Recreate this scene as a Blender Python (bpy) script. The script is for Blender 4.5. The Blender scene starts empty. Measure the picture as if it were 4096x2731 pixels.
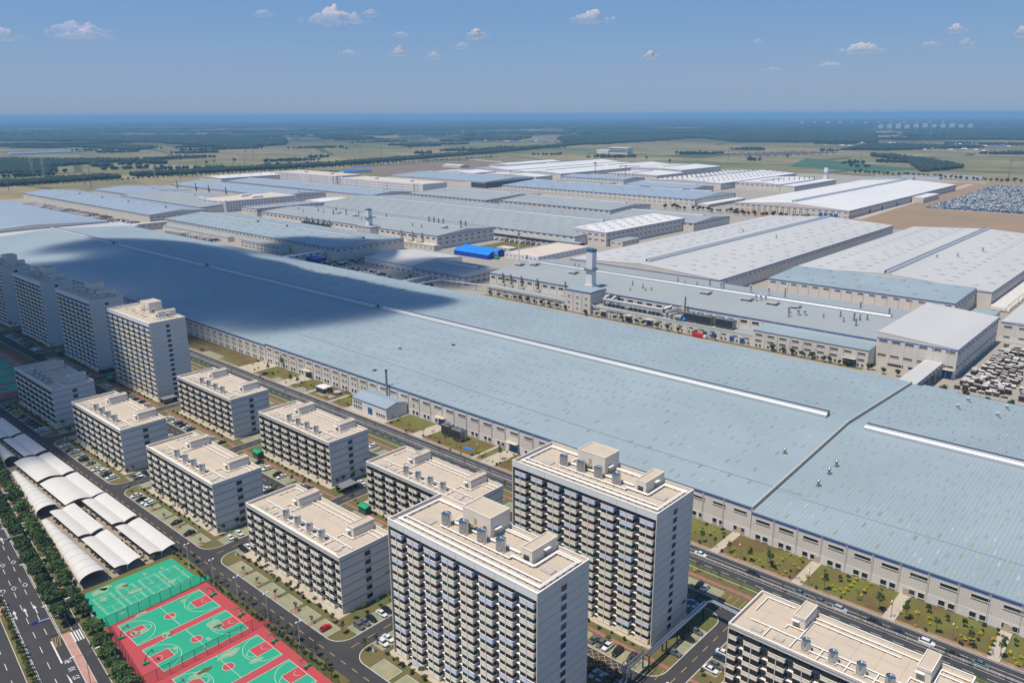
import bpy, math, random
import numpy as np
from mathutils import Vector, Matrix
random.seed(7); RS = np.random.RandomState(11)
SC = bpy.context.scene; COL = SC.collection
R = math.radians
# ---------------------------------------------------------------- camera
cam_d = bpy.data.cameras.new('camera'); cam = bpy.data.objects.new('camera', cam_d); COL.objects.link(cam)
cam_d.sensor_width = 36.0; cam_d.lens = 3179.864 / 4096.0 * 36.0
cam_d.clip_start = 1.0; cam_d.clip_end = 200000.0
_pitch, _roll, _az = 0.27829501, -0.0042735876, 2.30471228
_F = Vector((math.cos(_az)*math.cos(_pitch), math.sin(_az)*math.cos(_pitch), -math.sin(_pitch)))
_Rt = Vector((math.sin(_az), -math.cos(_az), 0.0)); _U = _Rt.cross(_F)
_R2 = _Rt*math.cos(_roll) + _U*math.sin(_roll); _U2 = -_Rt*math.sin(_roll) + _U*math.cos(_roll)
CAM = Vector((0, 0, 160.0))
cam.matrix_world = Matrix(((_R2.x, _U2.x, -_F.x, 0), (_R2.y, _U2.y, -_F.y, 0), (_R2.z, _U2.z, -_F.z, 160.0), (0, 0, 0, 1)))
SC.camera = cam
def px(x, y, z=0.0):                       # left-to-right order in the picture, used only to word labels
    d = Vector((x, y, z)) - CAM
    w = d.dot(_F)
    return d.dot(_R2) / w if w > 1 else -9.0
# ---------------------------------------------------------------- sky, sun, exposure
SUNV = Vector((-0.13, -0.37, 1.0)).normalized()
world = bpy.data.worlds.new('World'); SC.world = world; world.use_nodes = True
wn = world.node_tree.nodes; wl = world.node_tree.links
bg = wn['Background']
sky = wn.new('ShaderNodeTexSky'); sky.sky_type = 'NISHITA'; sky.sun_disc = False
sky.sun_elevation = math.asin(SUNV.z); sky.sun_rotation = math.atan2(SUNV.x, SUNV.y)
sky.altitude = 100; sky.air_density = 1.6; sky.dust_density = 0.6; sky.ozone_density = 3.5
geo = wn.new('ShaderNodeTexCoord'); sep = wn.new('ShaderNodeSeparateXYZ'); wl.new(geo.outputs['Generated'], sep.inputs[0])
ramp = wn.new('ShaderNodeValToRGB'); wl.new(sep.outputs['Z'], ramp.inputs[0])
e = ramp.color_ramp.elements
e[0].position = 0.0; e[0].color = (2.35, 3.75, 5.9, 1); e[1].position = 1.0; e[1].color = (0.50, 1.6, 4.6, 1)
for p_, c_ in ((0.10, (1.35, 3.0, 6.1, 1)), (0.28, (0.7, 2.1, 5.6, 1)), (0.6, (0.75, 2.0, 4.8, 1))):
    q_ = e.new(p_); q_.color = c_
mixw = wn.new('ShaderNodeMix'); mixw.data_type = 'RGBA'; mixw.inputs[0].default_value = 0.8
wl.new(sky.outputs[0], mixw.inputs[6]); wl.new(ramp.outputs[0], mixw.inputs[7])
wl.new(mixw.outputs[2], bg.inputs['Color']); bg.inputs['Strength'].default_value = 0.088
sd = bpy.data.lights.new('sun', 'SUN'); sd.energy = 4.4; sd.angle = R(0.53); sd.color = (1.0, 0.915, 0.79)
sun = bpy.data.objects.new('sun', sd); COL.objects.link(sun); sun.location = (0, 0, 900)
sun.rotation_euler = SUNV.to_track_quat('Z', 'Y').to_euler()
SC.view_settings.view_transform = 'Standard'; SC.view_settings.look = 'None'
SC.view_settings.exposure = 0.2; SC.view_settings.gamma = 1.0; SC.view_settings.use_curve_mapping = False
SC.cycles.max_bounces = 6; SC.cycles.diffuse_bounces = 2; SC.cycles.glossy_bounces = 2
SC.cycles.transparent_max_bounces = 24; SC.cycles.volume_bounces = 0; SC.cycles.use_denoising = True
# ---------------------------------------------------------------- materials
MATS = {}
def mat(name, col, rough=0.75, metal=0.0, var=0.0, vscale=0.3, col2=None, bump=0.0, stripes=None, spec=0.4, rnd=0.0, stretch=None, trans=0.0):
    """procedural material: base colour, two scales of noise, optional ribs (stripes=(axis, period, strength))"""
    if name in MATS: return MATS[name]
    m = bpy.data.materials.new(name); m.use_nodes = True; MATS[name] = m
    nt = m.node_tree; N = nt.nodes; L = nt.links
    b = N['Principled BSDF']; b.inputs['Roughness'].default_value = rough; b.inputs['Metallic'].default_value = metal
    b.inputs['Specular IOR Level'].default_value = spec
    b.inputs['Base Color'].default_value = (*col, 1)
    m.diffuse_color = (*col, 1)
    out = None
    tc = N.new('ShaderNodeTexCoord'); src = tc.outputs['Object']
    if stretch:
        mp = N.new('ShaderNodeMapping'); mp.inputs['Scale'].default_value = stretch; L.new(src, mp.inputs[0]); srcn = mp.outputs[0]
    else: srcn = src
    if var or col2:
        n1 = N.new('ShaderNodeTexNoise'); n1.inputs['Scale'].default_value = vscale; n1.inputs['Detail'].default_value = 6; n1.inputs['Roughness'].default_value = 0.65
        L.new(srcn, n1.inputs['Vector'])
        mr = N.new('ShaderNodeMapRange'); mr.inputs[1].default_value = 0.32; mr.inputs[2].default_value = 0.68; L.new(n1.outputs['Fac'], mr.inputs[0])
        mx = N.new('ShaderNodeMix'); mx.data_type = 'RGBA'; L.new(mr.outputs[0], mx.inputs[0])
        c2 = col2 if col2 else tuple(c*(1-var) for c in col); c1 = col if col2 else tuple(min(1, c*(1+var*0.6)) for c in col)
        mx.inputs[6].default_value = (*c1, 1); mx.inputs[7].default_value = (*c2, 1); out = mx.outputs[2]
    if stripes:
        sp = N.new('ShaderNodeSeparateXYZ'); L.new(src, sp.inputs[0])
        ma = N.new('ShaderNodeMath'); ma.operation = 'MULTIPLY'; ma.inputs[1].default_value = 1.0/stripes[1]; L.new(sp.outputs['XYZ'.index(stripes[0])], ma.inputs[0])
        fr = N.new('ShaderNodeMath'); fr.operation = 'FRACT'; L.new(ma.outputs[0], fr.inputs[0])
        pg = N.new('ShaderNodeMath'); pg.operation = 'LESS_THAN'; pg.inputs[1].default_value = 0.34; L.new(fr.outputs[0], pg.inputs[0])
        mm = N.new('ShaderNodeMath'); mm.operation = 'MULTIPLY'; mm.inputs[1].default_value = stripes[2]; L.new(pg.outputs[0], mm.inputs[0])
        mx = N.new('ShaderNodeMix'); mx.data_type = 'RGBA'; mx.blend_type = 'MULTIPLY'; L.new(mm.outputs[0], mx.inputs[0])
        if out: L.new(out, mx.inputs[6])
        else: mx.inputs[6].default_value = (*col, 1)
        mx.inputs[7].default_value = (0.45, 0.5, 0.55, 1); out = mx.outputs[2]
    if rnd:
        oi = N.new('ShaderNodeObjectInfo'); hs = N.new('ShaderNodeHueSaturation')
        mr2 = N.new('ShaderNodeMapRange'); mr2.inputs[3].default_value = 1-rnd; mr2.inputs[4].default_value = 1+rnd; L.new(oi.outputs['Random'], mr2.inputs[0]); L.new(mr2.outputs[0], hs.inputs['Value'])
        if out: L.new(out, hs.inputs['Color'])
        else: hs.inputs['Color'].default_value = (*col, 1)
        out = hs.outputs[0]
    if out: L.new(out, b.inputs['Base Color'])
    if bump:
        n2 = N.new('ShaderNodeTexNoise'); n2.inputs['Scale'].default_value = max(1.0, vscale*8); n2.inputs['Detail'].default_value = 4; L.new(src, n2.inputs['Vector'])
        bp = N.new('ShaderNodeBump'); bp.inputs['Strength'].default_value = bump; bp.inputs['Distance'].default_value = 0.2; L.new(n2.outputs['Fac'], bp.inputs['Height']); L.new(bp.outputs[0], b.inputs['Normal'])
    if trans:
        tr = N.new('ShaderNodeBsdfTranslucent'); ms = N.new('ShaderNodeMixShader'); ms.inputs[0].default_value = trans
        if out: L.new(out, tr.inputs[0])
        else: tr.inputs[0].default_value = (*col, 1)
        L.new(b.outputs[0], ms.inputs[1]); L.new(tr.outputs[0], ms.inputs[2]); L.new(ms.outputs[0], N['Material Output'].inputs[0])
    return m
M = dict(
 roofgrey=mat('roof_sheet_blue_grey', (.265,.33,.355), .62, .0, .09, .02, bump=.02, stripes=('X', 1.5, .20), spec=.5),
 roofgrey_y=mat('roof_sheet_blue_grey_cross', (.285,.335,.345), .62, .0, .09, .02, stripes=('Y', 1.5, .2), spec=.5),
 roofmid=mat('roof_sheet_grey_green', (.29,.315,.315), .65, .0, .08, .015, stripes=('X', 3.0, .12), spec=.4),
 roofblue=mat('roof_sheet_pale_blue', (.26,.32,.38), .6, .0, .07, .012, stripes=('X', 3.0, .1), spec=.4),
 roofwhite=mat('roof_sheet_pale', (.47,.465,.445), .6, .0, .07, .02, stripes=('Y', 3.0, .08), spec=.4, stretch=(1, .15, 1)),
 roofbright=mat('roof_sheet_white', (.62,.61,.585), .6, .0, .06, .012, spec=.4),
 clad=mat('wall_cladding_beige_grey', (.66,.60,.525), .8, 0, .06, .08, stripes=None),
 clad_rib=mat('wall_cladding_ribbed', (.68,.62,.55), .8, 0, .05, .08, stripes=('X', .9, .22)),
 clad_white=mat('wall_base_white', (.70,.67,.65), .85, 0, .07, .3),
 blue_trim=mat('blue_trim', (.015,.11,.48), .5),
 gutter=mat('gutter_grey', (.17,.18,.18), .6),
 pipewhite=mat('downpipe_white', (.66,.63,.58), .5),
 glass=mat('dark_window_glass', (.016,.02,.024), .12, spec=.8, var=.5, vscale=.4),
 frame=mat('window_frame_white', (.6,.6,.58), .6),
 steel=mat('polished_steel', (.42,.45,.47), .28, .9, .1, 2.0),
 ventmetal=mat('ridge_vent_metal', (.50,.52,.53), .5, .45, .05, .3),
 darkmetal=mat('dark_metal', (.045,.05,.055), .5, .3),
 galv=mat('galvanised_metal', (.28,.29,.29), .45, .6, .15, 1.0),
 rust=mat('rusty_steel', (.16,.085,.05), .8, 0, .3, 1.0),
 bluedoor=mat('blue_door', (.015,.10,.32), .6),
 paint=mat('building_paint_cream', (.72,.645,.54), .85, 0, .05, .12),
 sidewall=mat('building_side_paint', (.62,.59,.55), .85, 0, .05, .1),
 dormband=mat('parapet_paint_pale_blue', (.72,.73,.73), .8, 0, .05, .2),
 bandline=mat('blue_grey_band', (.25,.31,.40), .8),
 jointline=mat('dark_joint', (.26,.26,.26), .9),
 balc=mat('balcony_panel_cream', (.88,.79,.63), .8, rnd=.05),
 balcblue=mat('balcony_panel_pale_blue', (.66,.70,.82), .8, rnd=.04),
 rail=mat('balcony_rail_white', (.74,.70,.64), .7),
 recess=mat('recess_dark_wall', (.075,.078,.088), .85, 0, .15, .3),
 louvre=mat('louvre_dark_grey', (.05,.052,.06), .7, stripes=('Z', .18, .5)),
 roofdeck=mat('roof_deck_beige', (.50,.415,.315), .9, 0, .10, .12, col2=(.43,.37,.295), bump=.05),
 roofdeck2=mat('roof_deck_grid_joint', (.33,.28,.22), .9),
 hatch=mat('hatch_concrete', (.42,.38,.33), .9, 0, .15, 1),
 pipe=mat('lagged_pipe_white', (.86,.83,.78), .5),
 bracket=mat('pipe_bracket_brown', (.20,.15,.09), .8),
 curt_g=mat('curtain_green', (.012,.075,.065), .6), curt_b=mat('curtain_brown', (.07,.04,.035), .6), curt_d=mat('curtain_dark', (.02,.024,.03), .2, spec=.7),
 asphalt=mat('asphalt', (.036,.035,.038), .9, 0, .22, .08, col2=(.052,.049,.05), bump=.1),
 asphalt2=mat('asphalt_patch', (.028,.028,.031), .9),
 kerb=mat('kerb_stone', (.46,.45,.42), .9, 0, .12, .8),
 concrete=mat('concrete_paving', (.31,.28,.235), .9, 0, .14, .1, col2=(.29,.265,.225)),
 shedfloor=mat('shed_floor', (.33,.27,.195), .9, 0, .2, .08, col2=(.24,.20,.155)),
 beigepath=mat('path_beige', (.42,.36,.28), .9, 0, .1, .3),
 redpath=mat('path_red_brick', (.29,.125,.10), .9, 0, .25, .8),
 pinkpath=mat('path_pink', (.42,.235,.19), .9, 0, .12, .4),
 paver=mat('grass_paver', (.30,.265,.17), .95, 0, .3, .14, col2=(.175,.215,.135)),
 grass=mat('lawn', (.070,.100,.022), .95, 0, .3, .12, col2=(.15,.105,.045), bump=.4),
 lawn2=mat('lawn_dry', (.125,.145,.028), .95, 0, .3, .07, col2=(.115,.06,.026), bump=.4),
 soil=mat('bare_soil', (.30,.185,.11), .95, 0, .25, .3),
 mark=mat('road_paint_white', (.62,.61,.58), .8, 0, .15, 1.5),
 marky=mat('road_paint_yellow', (.50,.29,.10), .8, 0, .2, 1.0),
 ctgreen=mat('court_green', (.010,.30,.165), .7, 0, .08, .15, col2=(.02,.30,.18)),
 ctred=mat('court_red', (.42,.045,.055), .75, 0, .1, .1, col2=(.36,.06,.06)),
 ctpuddle=mat('dried_dust', (.30,.36,.22), .9, col2=(.12,.30,.19), vscale=.6),
 ctwet=mat('wet_dirt', (.11,.085,.03), .4, var=.3, vscale=.7),
 canopy=mat('canopy_membrane', (.56,.54,.50), .6, 0, .05, .1),
 canopyline=mat('canopy_seam', (.46,.41,.35), .8),
 tyre=mat('tyre_black', (.02,.02,.02), .8), carglass=mat('car_glass', (.012,.018,.022), .08, spec=.9),
 trunk=mat('bark', (.10,.075,.05), .9, 0, .2, 2),
 leafdark=mat('leaves_dark', (.020,.052,.014), .8, 0, .4, .5, col2=(.045,.085,.022), rnd=.25, trans=.12),
 leafmid=mat('leaves_mid', (.055,.105,.028), .8, 0, .4, .6, col2=(.075,.12,.035), rnd=.25, trans=.15),
 leafolive=mat('leaves_olive', (.06,.085,.025), .8, 0, .4, .6, col2=(.10,.115,.04), rnd=.25, trans=.15),
 leafyellow=mat('leaves_yellow', (.42,.38,.012), .8, 0, .2, 1.5, col2=(.55,.48,.02), rnd=.1, trans=.15),
 leafbush=mat('leaves_bush', (.035,.06,.02), .85, 0, .4, 1.5, rnd=.25),
 forest=mat('forest_foliage', (.010,.028,.016), .9, 0, .4, .01, col2=(.017,.040,.019)),
 greenbox=mat('green_metal', (.01,.27,.12), .6), greendark=mat('green_metal_dark', (.01,.12,.06), .6),
 bright_blue=mat('bright_blue_sheet', (.01,.20,.72), .45, 0, .08, .1), deep_blue=mat('deep_blue_sheet', (.005,.05,.36), .5, stripes=('X', 1.2, .3)),
 fence=mat('fence_dark_green', (.012,.035,.03), .7),
 cream=mat('roof_cream', (.54,.47,.38), .9, 0, .08, .03),
 offwhite=mat('office_white', (.70,.67,.67), .8, 0, .04, .05),
 crane=mat('crane_red', (.32,.07,.04), .7), skylight=mat('skylight_fibreglass', (.285,.325,.27), .5, rnd=.3),
 skylight_far=mat('skylight_box', (.34,.36,.36), .5), cream_door=mat('door_cream', (.45,.38,.28), .8), yellow_steel=mat('yellow_steel', (.52,.38,.10), .6),
 skin=mat('skin', (.35,.22,.16), .6), cloth=mat('dark_clothes', (.02,.02,.025), .9), shirt=mat('pale_shirt', (.35,.42,.55), .9), signblue=mat('sign_blue', (.01,.11,.42), .5),
 redpaint=mat('red_paint', (.5,.02,.02), .5),
)
# mesh fencing: mostly air between thin wires
def mesh_mat(name, col, a):
    m = bpy.data.materials.new(name); m.use_nodes = True; N = m.node_tree.nodes; L = m.node_tree.links
    b = N['Principled BSDF']; b.inputs['Base Color'].default_value = (*col, 1); b.inputs['Roughness'].default_value = .8
    t = N.new('ShaderNodeBsdfTransparent'); ms = N.new('ShaderNodeMixShader'); ms.inputs[0].default_value = a
    L.new(t.outputs[0], ms.inputs[1]); L.new(b.outputs[0], ms.inputs[2]); L.new(ms.outputs[0], N['Material Output'].inputs[0]); return m
M['wire'] = mesh_mat('fence_wire_mesh', (.015, .05, .04), .22)
M['wire2'] = mesh_mat('fence_wire_light', (.10, .22, .15), .3)
CARC = dict(white=(.72,.73,.73), black=(.014,.015,.017), grey=(.12,.125,.14), silver=(.38,.40,.42), navy=(.02,.035,.075), blue=(.03,.09,.20), skyblue=(.18,.32,.42), red=(.55,.008,.006), lime=(.42,.60,.02), teal=(.09,.17,.17), sage=(.22,.27,.25), brown=(.10,.06,.05), orange=(.5,.12,.02))
for k_, c_ in CARC.items(): M['car_'+k_] = mat('car_paint_'+k_, c_, .25, .15, spec=.7)
# ---------------------------------------------------------------- mesh builder
class MB:
    def __init__(s): s.v=[]; s.f=[]; s.m=[]
    def add(s, vs, fs, mi=0):
        o=len(s.v); s.v+=[tuple(v) for v in vs]
        for f in fs: s.f.append([o+i for i in f]); s.m.append(mi)
        return s
    def box(s, x0,x1,y0,y1,z0,z1, mi=0, top=None, bot=True):
        vs=[(x0,y0,z0),(x1,y0,z0),(x1,y1,z0),(x0,y1,z0),(x0,y0,z1),(x1,y0,z1),(x1,y1,z1),(x0,y1,z1)]
        s.add(vs, [(0,1,5,4),(1,2,6,5),(2,3,7,6),(3,0,4,7)], mi); s.add(vs, [(4,5,6,7)], mi if top is None else top)
        if bot: s.add(vs, [(3,2,1,0)], mi)
        return s
    def quad(s, pts, mi=0): return s.add(pts, [tuple(range(len(pts)))], mi)
    def cyl(s, p0, p1, r0, r1=None, n=10, mi=0, caps=True, capmi=None):
        r1 = r0 if r1 is None else r1; p0=Vector(p0); p1=Vector(p1); d=(p1-p0).normalized()
        a = d.orthogonal().normalized(); b=d.cross(a); vs=[]
        for p,r in ((p0,r0),(p1,r1)):
            for i in range(n):
                t=2*math.pi*i/n; vs.append(p+(a*math.cos(t)+b*math.sin(t))*r)
        s.add(vs, [(i,(i+1)%n,n+(i+1)%n,n+i) for i in range(n)], mi)
        if caps: s.add(vs, [tuple(range(n-1,-1,-1)), tuple(range(n,2*n))], mi if capmi is None else capmi)
        return s
    def path(s, pts, r, n=6, mi=0):
        for a,b in zip(pts[:-1], pts[1:]): s.cyl(a,b,r,r,n,mi)
        return s
    def prism(s, pts, z0, z1, mi=0, top=None):
        n=len(pts); vs=[(p[0],p[1],z0) for p in pts]+[(p[0],p[1],z1) for p in pts]
        s.add(vs, [(i,(i+1)%n,n+(i+1)%n,n+i) for i in range(n)], mi); s.add(vs, [tuple(range(n,2*n))], mi if top is None else top); return s
    def mesh(s, name, mats, smooth=False):
        me=bpy.data.meshes.new(name); me.from_pydata(s.v, [], s.f)
        if not isinstance(mats,(list,tuple)): mats=[mats]
        for m_ in mats: me.materials.append(m_)
        if len(mats)>1: me.polygons.foreach_set('material_index', s.m)
        if smooth: me.polygons.foreach_set('use_smooth', [True]*len(me.polygons))
        me.update(); return me
def link(name, me, parent=None, loc=(0,0,0), rz=0.0):
    o=bpy.data.objects.new(name, me); COL.objects.link(o)
    if parent is not None: o.parent=parent
    o.location=loc
    if rz: o.rotation_euler=(0,0,rz)
    return o
def tag(o, label, cat, group=None, kind=None):
    if label: o['label']=label
    if cat: o['category']=cat
    if group: o['group']=group
    if kind: o['kind']=kind
    return o
def thing(name, label, cat, loc=(0,0,0), rz=0.0, group=None): return tag(link(name, None, None, loc, rz), label, cat, group)
def struct(name, me, loc=(0,0,0)):
    o=link(name, me, None, loc); o['kind']='structure'; return o
def copy_thing(src, loc, rz=None, label=None, scale=None):
    r=src.copy(); COL.objects.link(r); r.location=loc
    if rz is not None: r.rotation_euler=(0,0,rz)
    if scale: r.scale=(scale,)*3
    if label: r['label']=label
    for ch in src.children:
        c=ch.copy(); COL.objects.link(c); c.parent=r
        for g in ch.children:
            d=g.copy(); COL.objects.link(d); d.parent=c
    return r
ORD=['','second','third','fourth','fifth','sixth','seventh','eighth','ninth','tenth','eleventh','twelfth','thirteenth','fourteenth','fifteenth','sixteenth','seventeenth','eighteenth','nineteenth','twentieth']
TENS={2:'twenty',3:'thirty',4:'forty',5:'fifty',6:'sixty',7:'seventy',8:'eighty',9:'ninety'}
TH={2:'twentieth',3:'thirtieth',4:'fortieth',5:'fiftieth',6:'sixtieth',7:'seventieth',8:'eightieth',9:'ninetieth'}
ON=['','first']+ORD[1:10]
def ordw(i):
    if i==0: return 'leftmost'
    if i<20: return ORD[i]
    n=i+1; h=''
    if n>=100:
        h=('hundred and ' if n<200 else 'two-hundred and '); n%=100
        if n==0: return 'hundredth'
        if n<20: return h+(['','first']+ORD[1:])[n]
    return h+(TH[n//10] if n%10==0 else TENS[n//10]+'-'+ON[n%10])
def autolabel(items):
    """items: (object, what, where). Things alike in one place are told apart by their order from the left."""
    d={}
    for o,a,b in items: d.setdefault((a,b),[]).append(o)
    for (a,b),os_ in d.items():
        if len(os_)==1: os_[0]['label']=f'{a} {b}'; continue
        os_.sort(key=lambda o: px(*o.location))
        for i,o in enumerate(os_):
            o['label']= f'leftmost {a} {b}' if i==0 else (f'rightmost {a} {b}' if i==len(os_)-1 else f'{a} {ordw(i)} from left {b}')
def scatter(parent, name, me, pts, cap=280, mats=None):
    """pts (x,y,z,rz) in the parent's space: the nearest ones are parts of their own, the rest one joined part"""
    if not pts: return
    base=parent.location
    pts=sorted(pts, key=lambda p: (base.x+p[0])**2+(base.y+p[1])**2)
    for p in pts[:cap]: link(name, me, parent, p[:3], p[3])
    rest=pts[cap:]
    if rest:
        nv=len(me.vertices); co=np.empty(nv*3); me.vertices.foreach_get('co', co); co=co.reshape(-1,3)
        fs=[list(p.vertices) for p in me.polygons]; mi=[p.material_index for p in me.polygons]
        V=[]; Fc=[]; MI=[]
        for k,p in enumerate(rest):
            c,s_=math.cos(p[3]),math.sin(p[3]); q=co.copy(); q[:,0]=co[:,0]*c-co[:,1]*s_+p[0]; q[:,1]=co[:,0]*s_+co[:,1]*c+p[1]; q[:,2]=co[:,2]+p[2]
            V.append(q); Fc+=[[i+k*nv for i in f] for f in fs]; MI+=mi
        m2=bpy.data.meshes.new(name+'_far'); m2.from_pydata(np.concatenate(V).tolist(), [], Fc)
        for m_ in me.materials: m2.materials.append(m_)
        m2.polygons.foreach_set('material_index', MI); m2.update()
        o=link(name+'s_beyond', m2, parent); o['kind']='stuff'
def rrect(x0,x1,y0,y1,r=(0,0,0,0),n=6):
    pts=[]
    for (cx_,cy_,a0,rr) in ((x0+r[0],y0+r[0],180,r[0]),(x1-r[1],y0+r[1],270,r[1]),(x1-r[2],y1-r[2],0,r[2]),(x0+r[3],y1-r[3],90,r[3])):
        if rr==0: pts.append((cx_,cy_)); continue
        for i in range(n+1):
            t=R(a0+90*i/n); pts.append((cx_+rr*math.cos(t), cy_+rr*math.sin(t)))
    return pts
def sheet(name, rects, z, m, loc=(0,0,0), kind='structure'):
    b=MB()
    for r_ in rects:
        if len(r_)==4 and not isinstance(r_[0],(tuple,list)): x0,x1,y0,y1=r_; b.quad([(x0,y0,z),(x1,y0,z),(x1,y1,z),(x0,y1,z)])
        else: b.quad([(p[0],p[1],z) for p in r_])
    o=link(name, b.mesh(name, m), None, loc); o['kind']=kind; return o
# ---- positions measured on the ground plane
CARS = [(-415.0, 124.1, 'white', 'y', 's'), (-407.6, 123.9, 'navy', 'y', 's'), (-403.7, 124.8, 'white', 'y', 'u'), (-394.3, 124.6, 'silver', 'y', 'u'), (-390.3, 124.0, 'black', 'y', 's'), (-383.6, 124.3, 'sage', 'y', 's'), (-374.3, 123.7, 'white', 'y', 's'), (-369.8, 125.1, 'white', 'y', 'u'), (-365.0, 124.4, 'black', 'y', 's'), (-360.1, 124.5, 'white', 'y', 'u'), (-499.7, 123.9, 'navy', 'y', 's'), (-492.6, 124.0, 'navy', 'y', 'u'), (-488.5, 124.3, 'lime', 'y', 's'), (-476.4, 123.8, 'black', 'y', 's'), (-467.0, 123.7, 'blue', 'y', 's'), (-462.9, 123.9, 'black', 'y', 'u'), (-459.1, 124.2, 'navy', 'y', 's'), (-454.0, 124.3, 'navy', 'y', 's'), (-448.7, 123.9, 'white', 'y', 's'), (-444.6, 123.8, 'silver', 'y', 's'), (-445.3, 125.3, 'white', 'y', 'u'), (-333.6, 124.2, 'white', 'y', 's'), (-328.3, 124.1, 'black', 'y', 's'), (-324.0, 124.4, 'white', 'y', 'u'), (-321.3, 124.8, 'white', 'y', 'u'), (-297.2, 124.7, 'black', 'y', 's'), (-285.0, 124.0, 'black', 'y', 's'), (-193.7, 124.1, 'red', 'y', 'h'), (-352.9, 131.7, 'grey', 'x', 's'), (-353.2, 134.3, 'white', 'x', 's'), (-353.4, 137.0, 'black', 'x', 's'), (-437.9, 133.9, 'blue', 'x', 's'), (-269.5, 133.0, 'white', 'x', 'h'), (-270.2, 137.2, 'white', 'x', 's'), (-257.7, 132.0, 'black', 'x', 's'), (-257.8, 134.1, 'white', 'x', 's'), (-186.5, 132.0, 'grey', 'x', 'u'), (-186.6, 134.5, 'grey', 'x', 's'), (-186.7, 137.1, 'black', 'x', 's'), (-186.2, 141.1, 'white', 'x', 's'), (-186.5, 143.5, 'black', 'x', 's'), (-174.4, 134.2, 'white', 'x', 's'), (-173.9, 131.6, 'white', 'x', 'u'), (-315.0, 177.1, 'white', 'y', 'u'), (-306.3, 177.1, 'black', 'y', 's'), (-302.6, 177.0, 'white', 'y', 's'), (-286.2, 177.8, 'silver', 'y', 's'), (-281.8, 178.0, 'black', 'y', 's'), (-324.1, 178.6, 'black', 'y', 's'), (-296.1, 165.4, 'white', 'y', 's'), (-292.9, 164.5, 'black', 'y', 'u'), (-270.1, 197.6, 'white', 'x', 's'), (-268.5, 195.2, 'navy', 'x', 's'), (-298.7, 226.7, 'white', 'y', 'u'), (-411.6, 176.8, 'white', 'y', 's'), (-405.6, 177.0, 'white', 'y', 's'), (-401.5, 176.6, 'navy', 'y', 's'), (-396.9, 176.8, 'black', 'y', 's'), (-393.0, 177.0, 'white', 'y', 's'), (-388.4, 176.6, 'navy', 'y', 's'), (-369.5, 177.5, 'white', 'y', 's'), (-359.7, 178.5, 'black', 'y', 's'), (-492.6, 176.6, 'white', 'y', 'u'), (-482.9, 176.9, 'white', 'y', 's'), (-470.3, 177.9, 'black', 'y', 's'), (-464.9, 177.9, 'silver', 'y', 's'), (-457.2, 177.8, 'navy', 'y', 's'), (-449.8, 178.1, 'black', 'y', 's'), (-443.4, 177.6, 'white', 'y', 's'), (-551.6, 177.5, 'white', 'y', 's'), (-543.0, 177.8, 'silver', 'y', 's'), (-530.5, 177.9, 'black', 'y', 's'), (-669.1, 176.3, 'white', 'y', 's'), (-661.2, 176.2, 'silver', 'y', 's'), (-654.4, 176.0, 'white', 'y', 's'), (-647.3, 176.1, 'white', 'y', 'u'), (-639.9, 175.9, 'silver', 'y', 's'), (-633.1, 176.0, 'black', 'y', 's'), (-625.5, 175.7, 'navy', 'y', 's'), (-618.1, 176.6, 'white', 'y', 's'), (-613.8, 177.4, 'blue', 'y', 's'), (-678.8, 184.8, 'blue', 'y', 's'), (-125.2, 177.2, 'grey', 'y', 's'), (-122.6, 177.1, 'grey', 'y', 's'), (-120.1, 177.1, 'white', 'y', 'u'), (-116.5, 177.2, 'black', 'y', 'u'), (-111.4, 177.6, 'black', 'y', 'u'), (-118.2, 165.2, 'black', 'y', 's'), (-115.7, 164.1, 'skyblue', 'y', 's'), (-113.2, 164.4, 'skyblue', 'y', 's'), (-110.7, 165.2, 'black', 'y', 'u'), (-103.5, 202.1, 'grey', 'x', 's'), (-103.7, 197.1, 'black', 'x', 'u'), (-103.2, 188.3, 'grey', 'x', 's'), (-111.9, 215.2, 'skyblue', 'x', 's'), (-109.9, 212.2, 'silver', 'x', 's'), (-91.8, 198.2, 'white', 'x', 's'), (-91.4, 195.4, 'navy', 'x', 's'), (-90.8, 191.5, 'grey', 'x', 's'), (-91.0, 188.7, 'white', 'x', 's'), (-115.7, 226.1, 'black', 'y', 's'), (-113.2, 225.7, 'silver', 'y', 's'), (-125.5, 244.7, 'white', 'r', 's'), (-104.7, 244.9, 'black', 'r', 'u'), (-87.3, 245.0, 'teal', 'r', 's'), (-80.0, 244.9, 'grey', 'r', 's'), (-73.5, 244.7, 'silver', 'r', 'u'), (-62.5, 244.6, 'black', 'r', 'u'), (-55.3, 244.7, 'navy', 'r', 's'), (-46.7, 245.1, 'white', 'r', 'u'), (-39.2, 244.5, 'black', 'r', 's'), (-31.7, 245.1, 'teal', 'r', 's'), (-442.9, 253.8, 'navy', 'y', 's'), (-525.2, 254.2, 'brown', 'r', 's')] 
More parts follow.
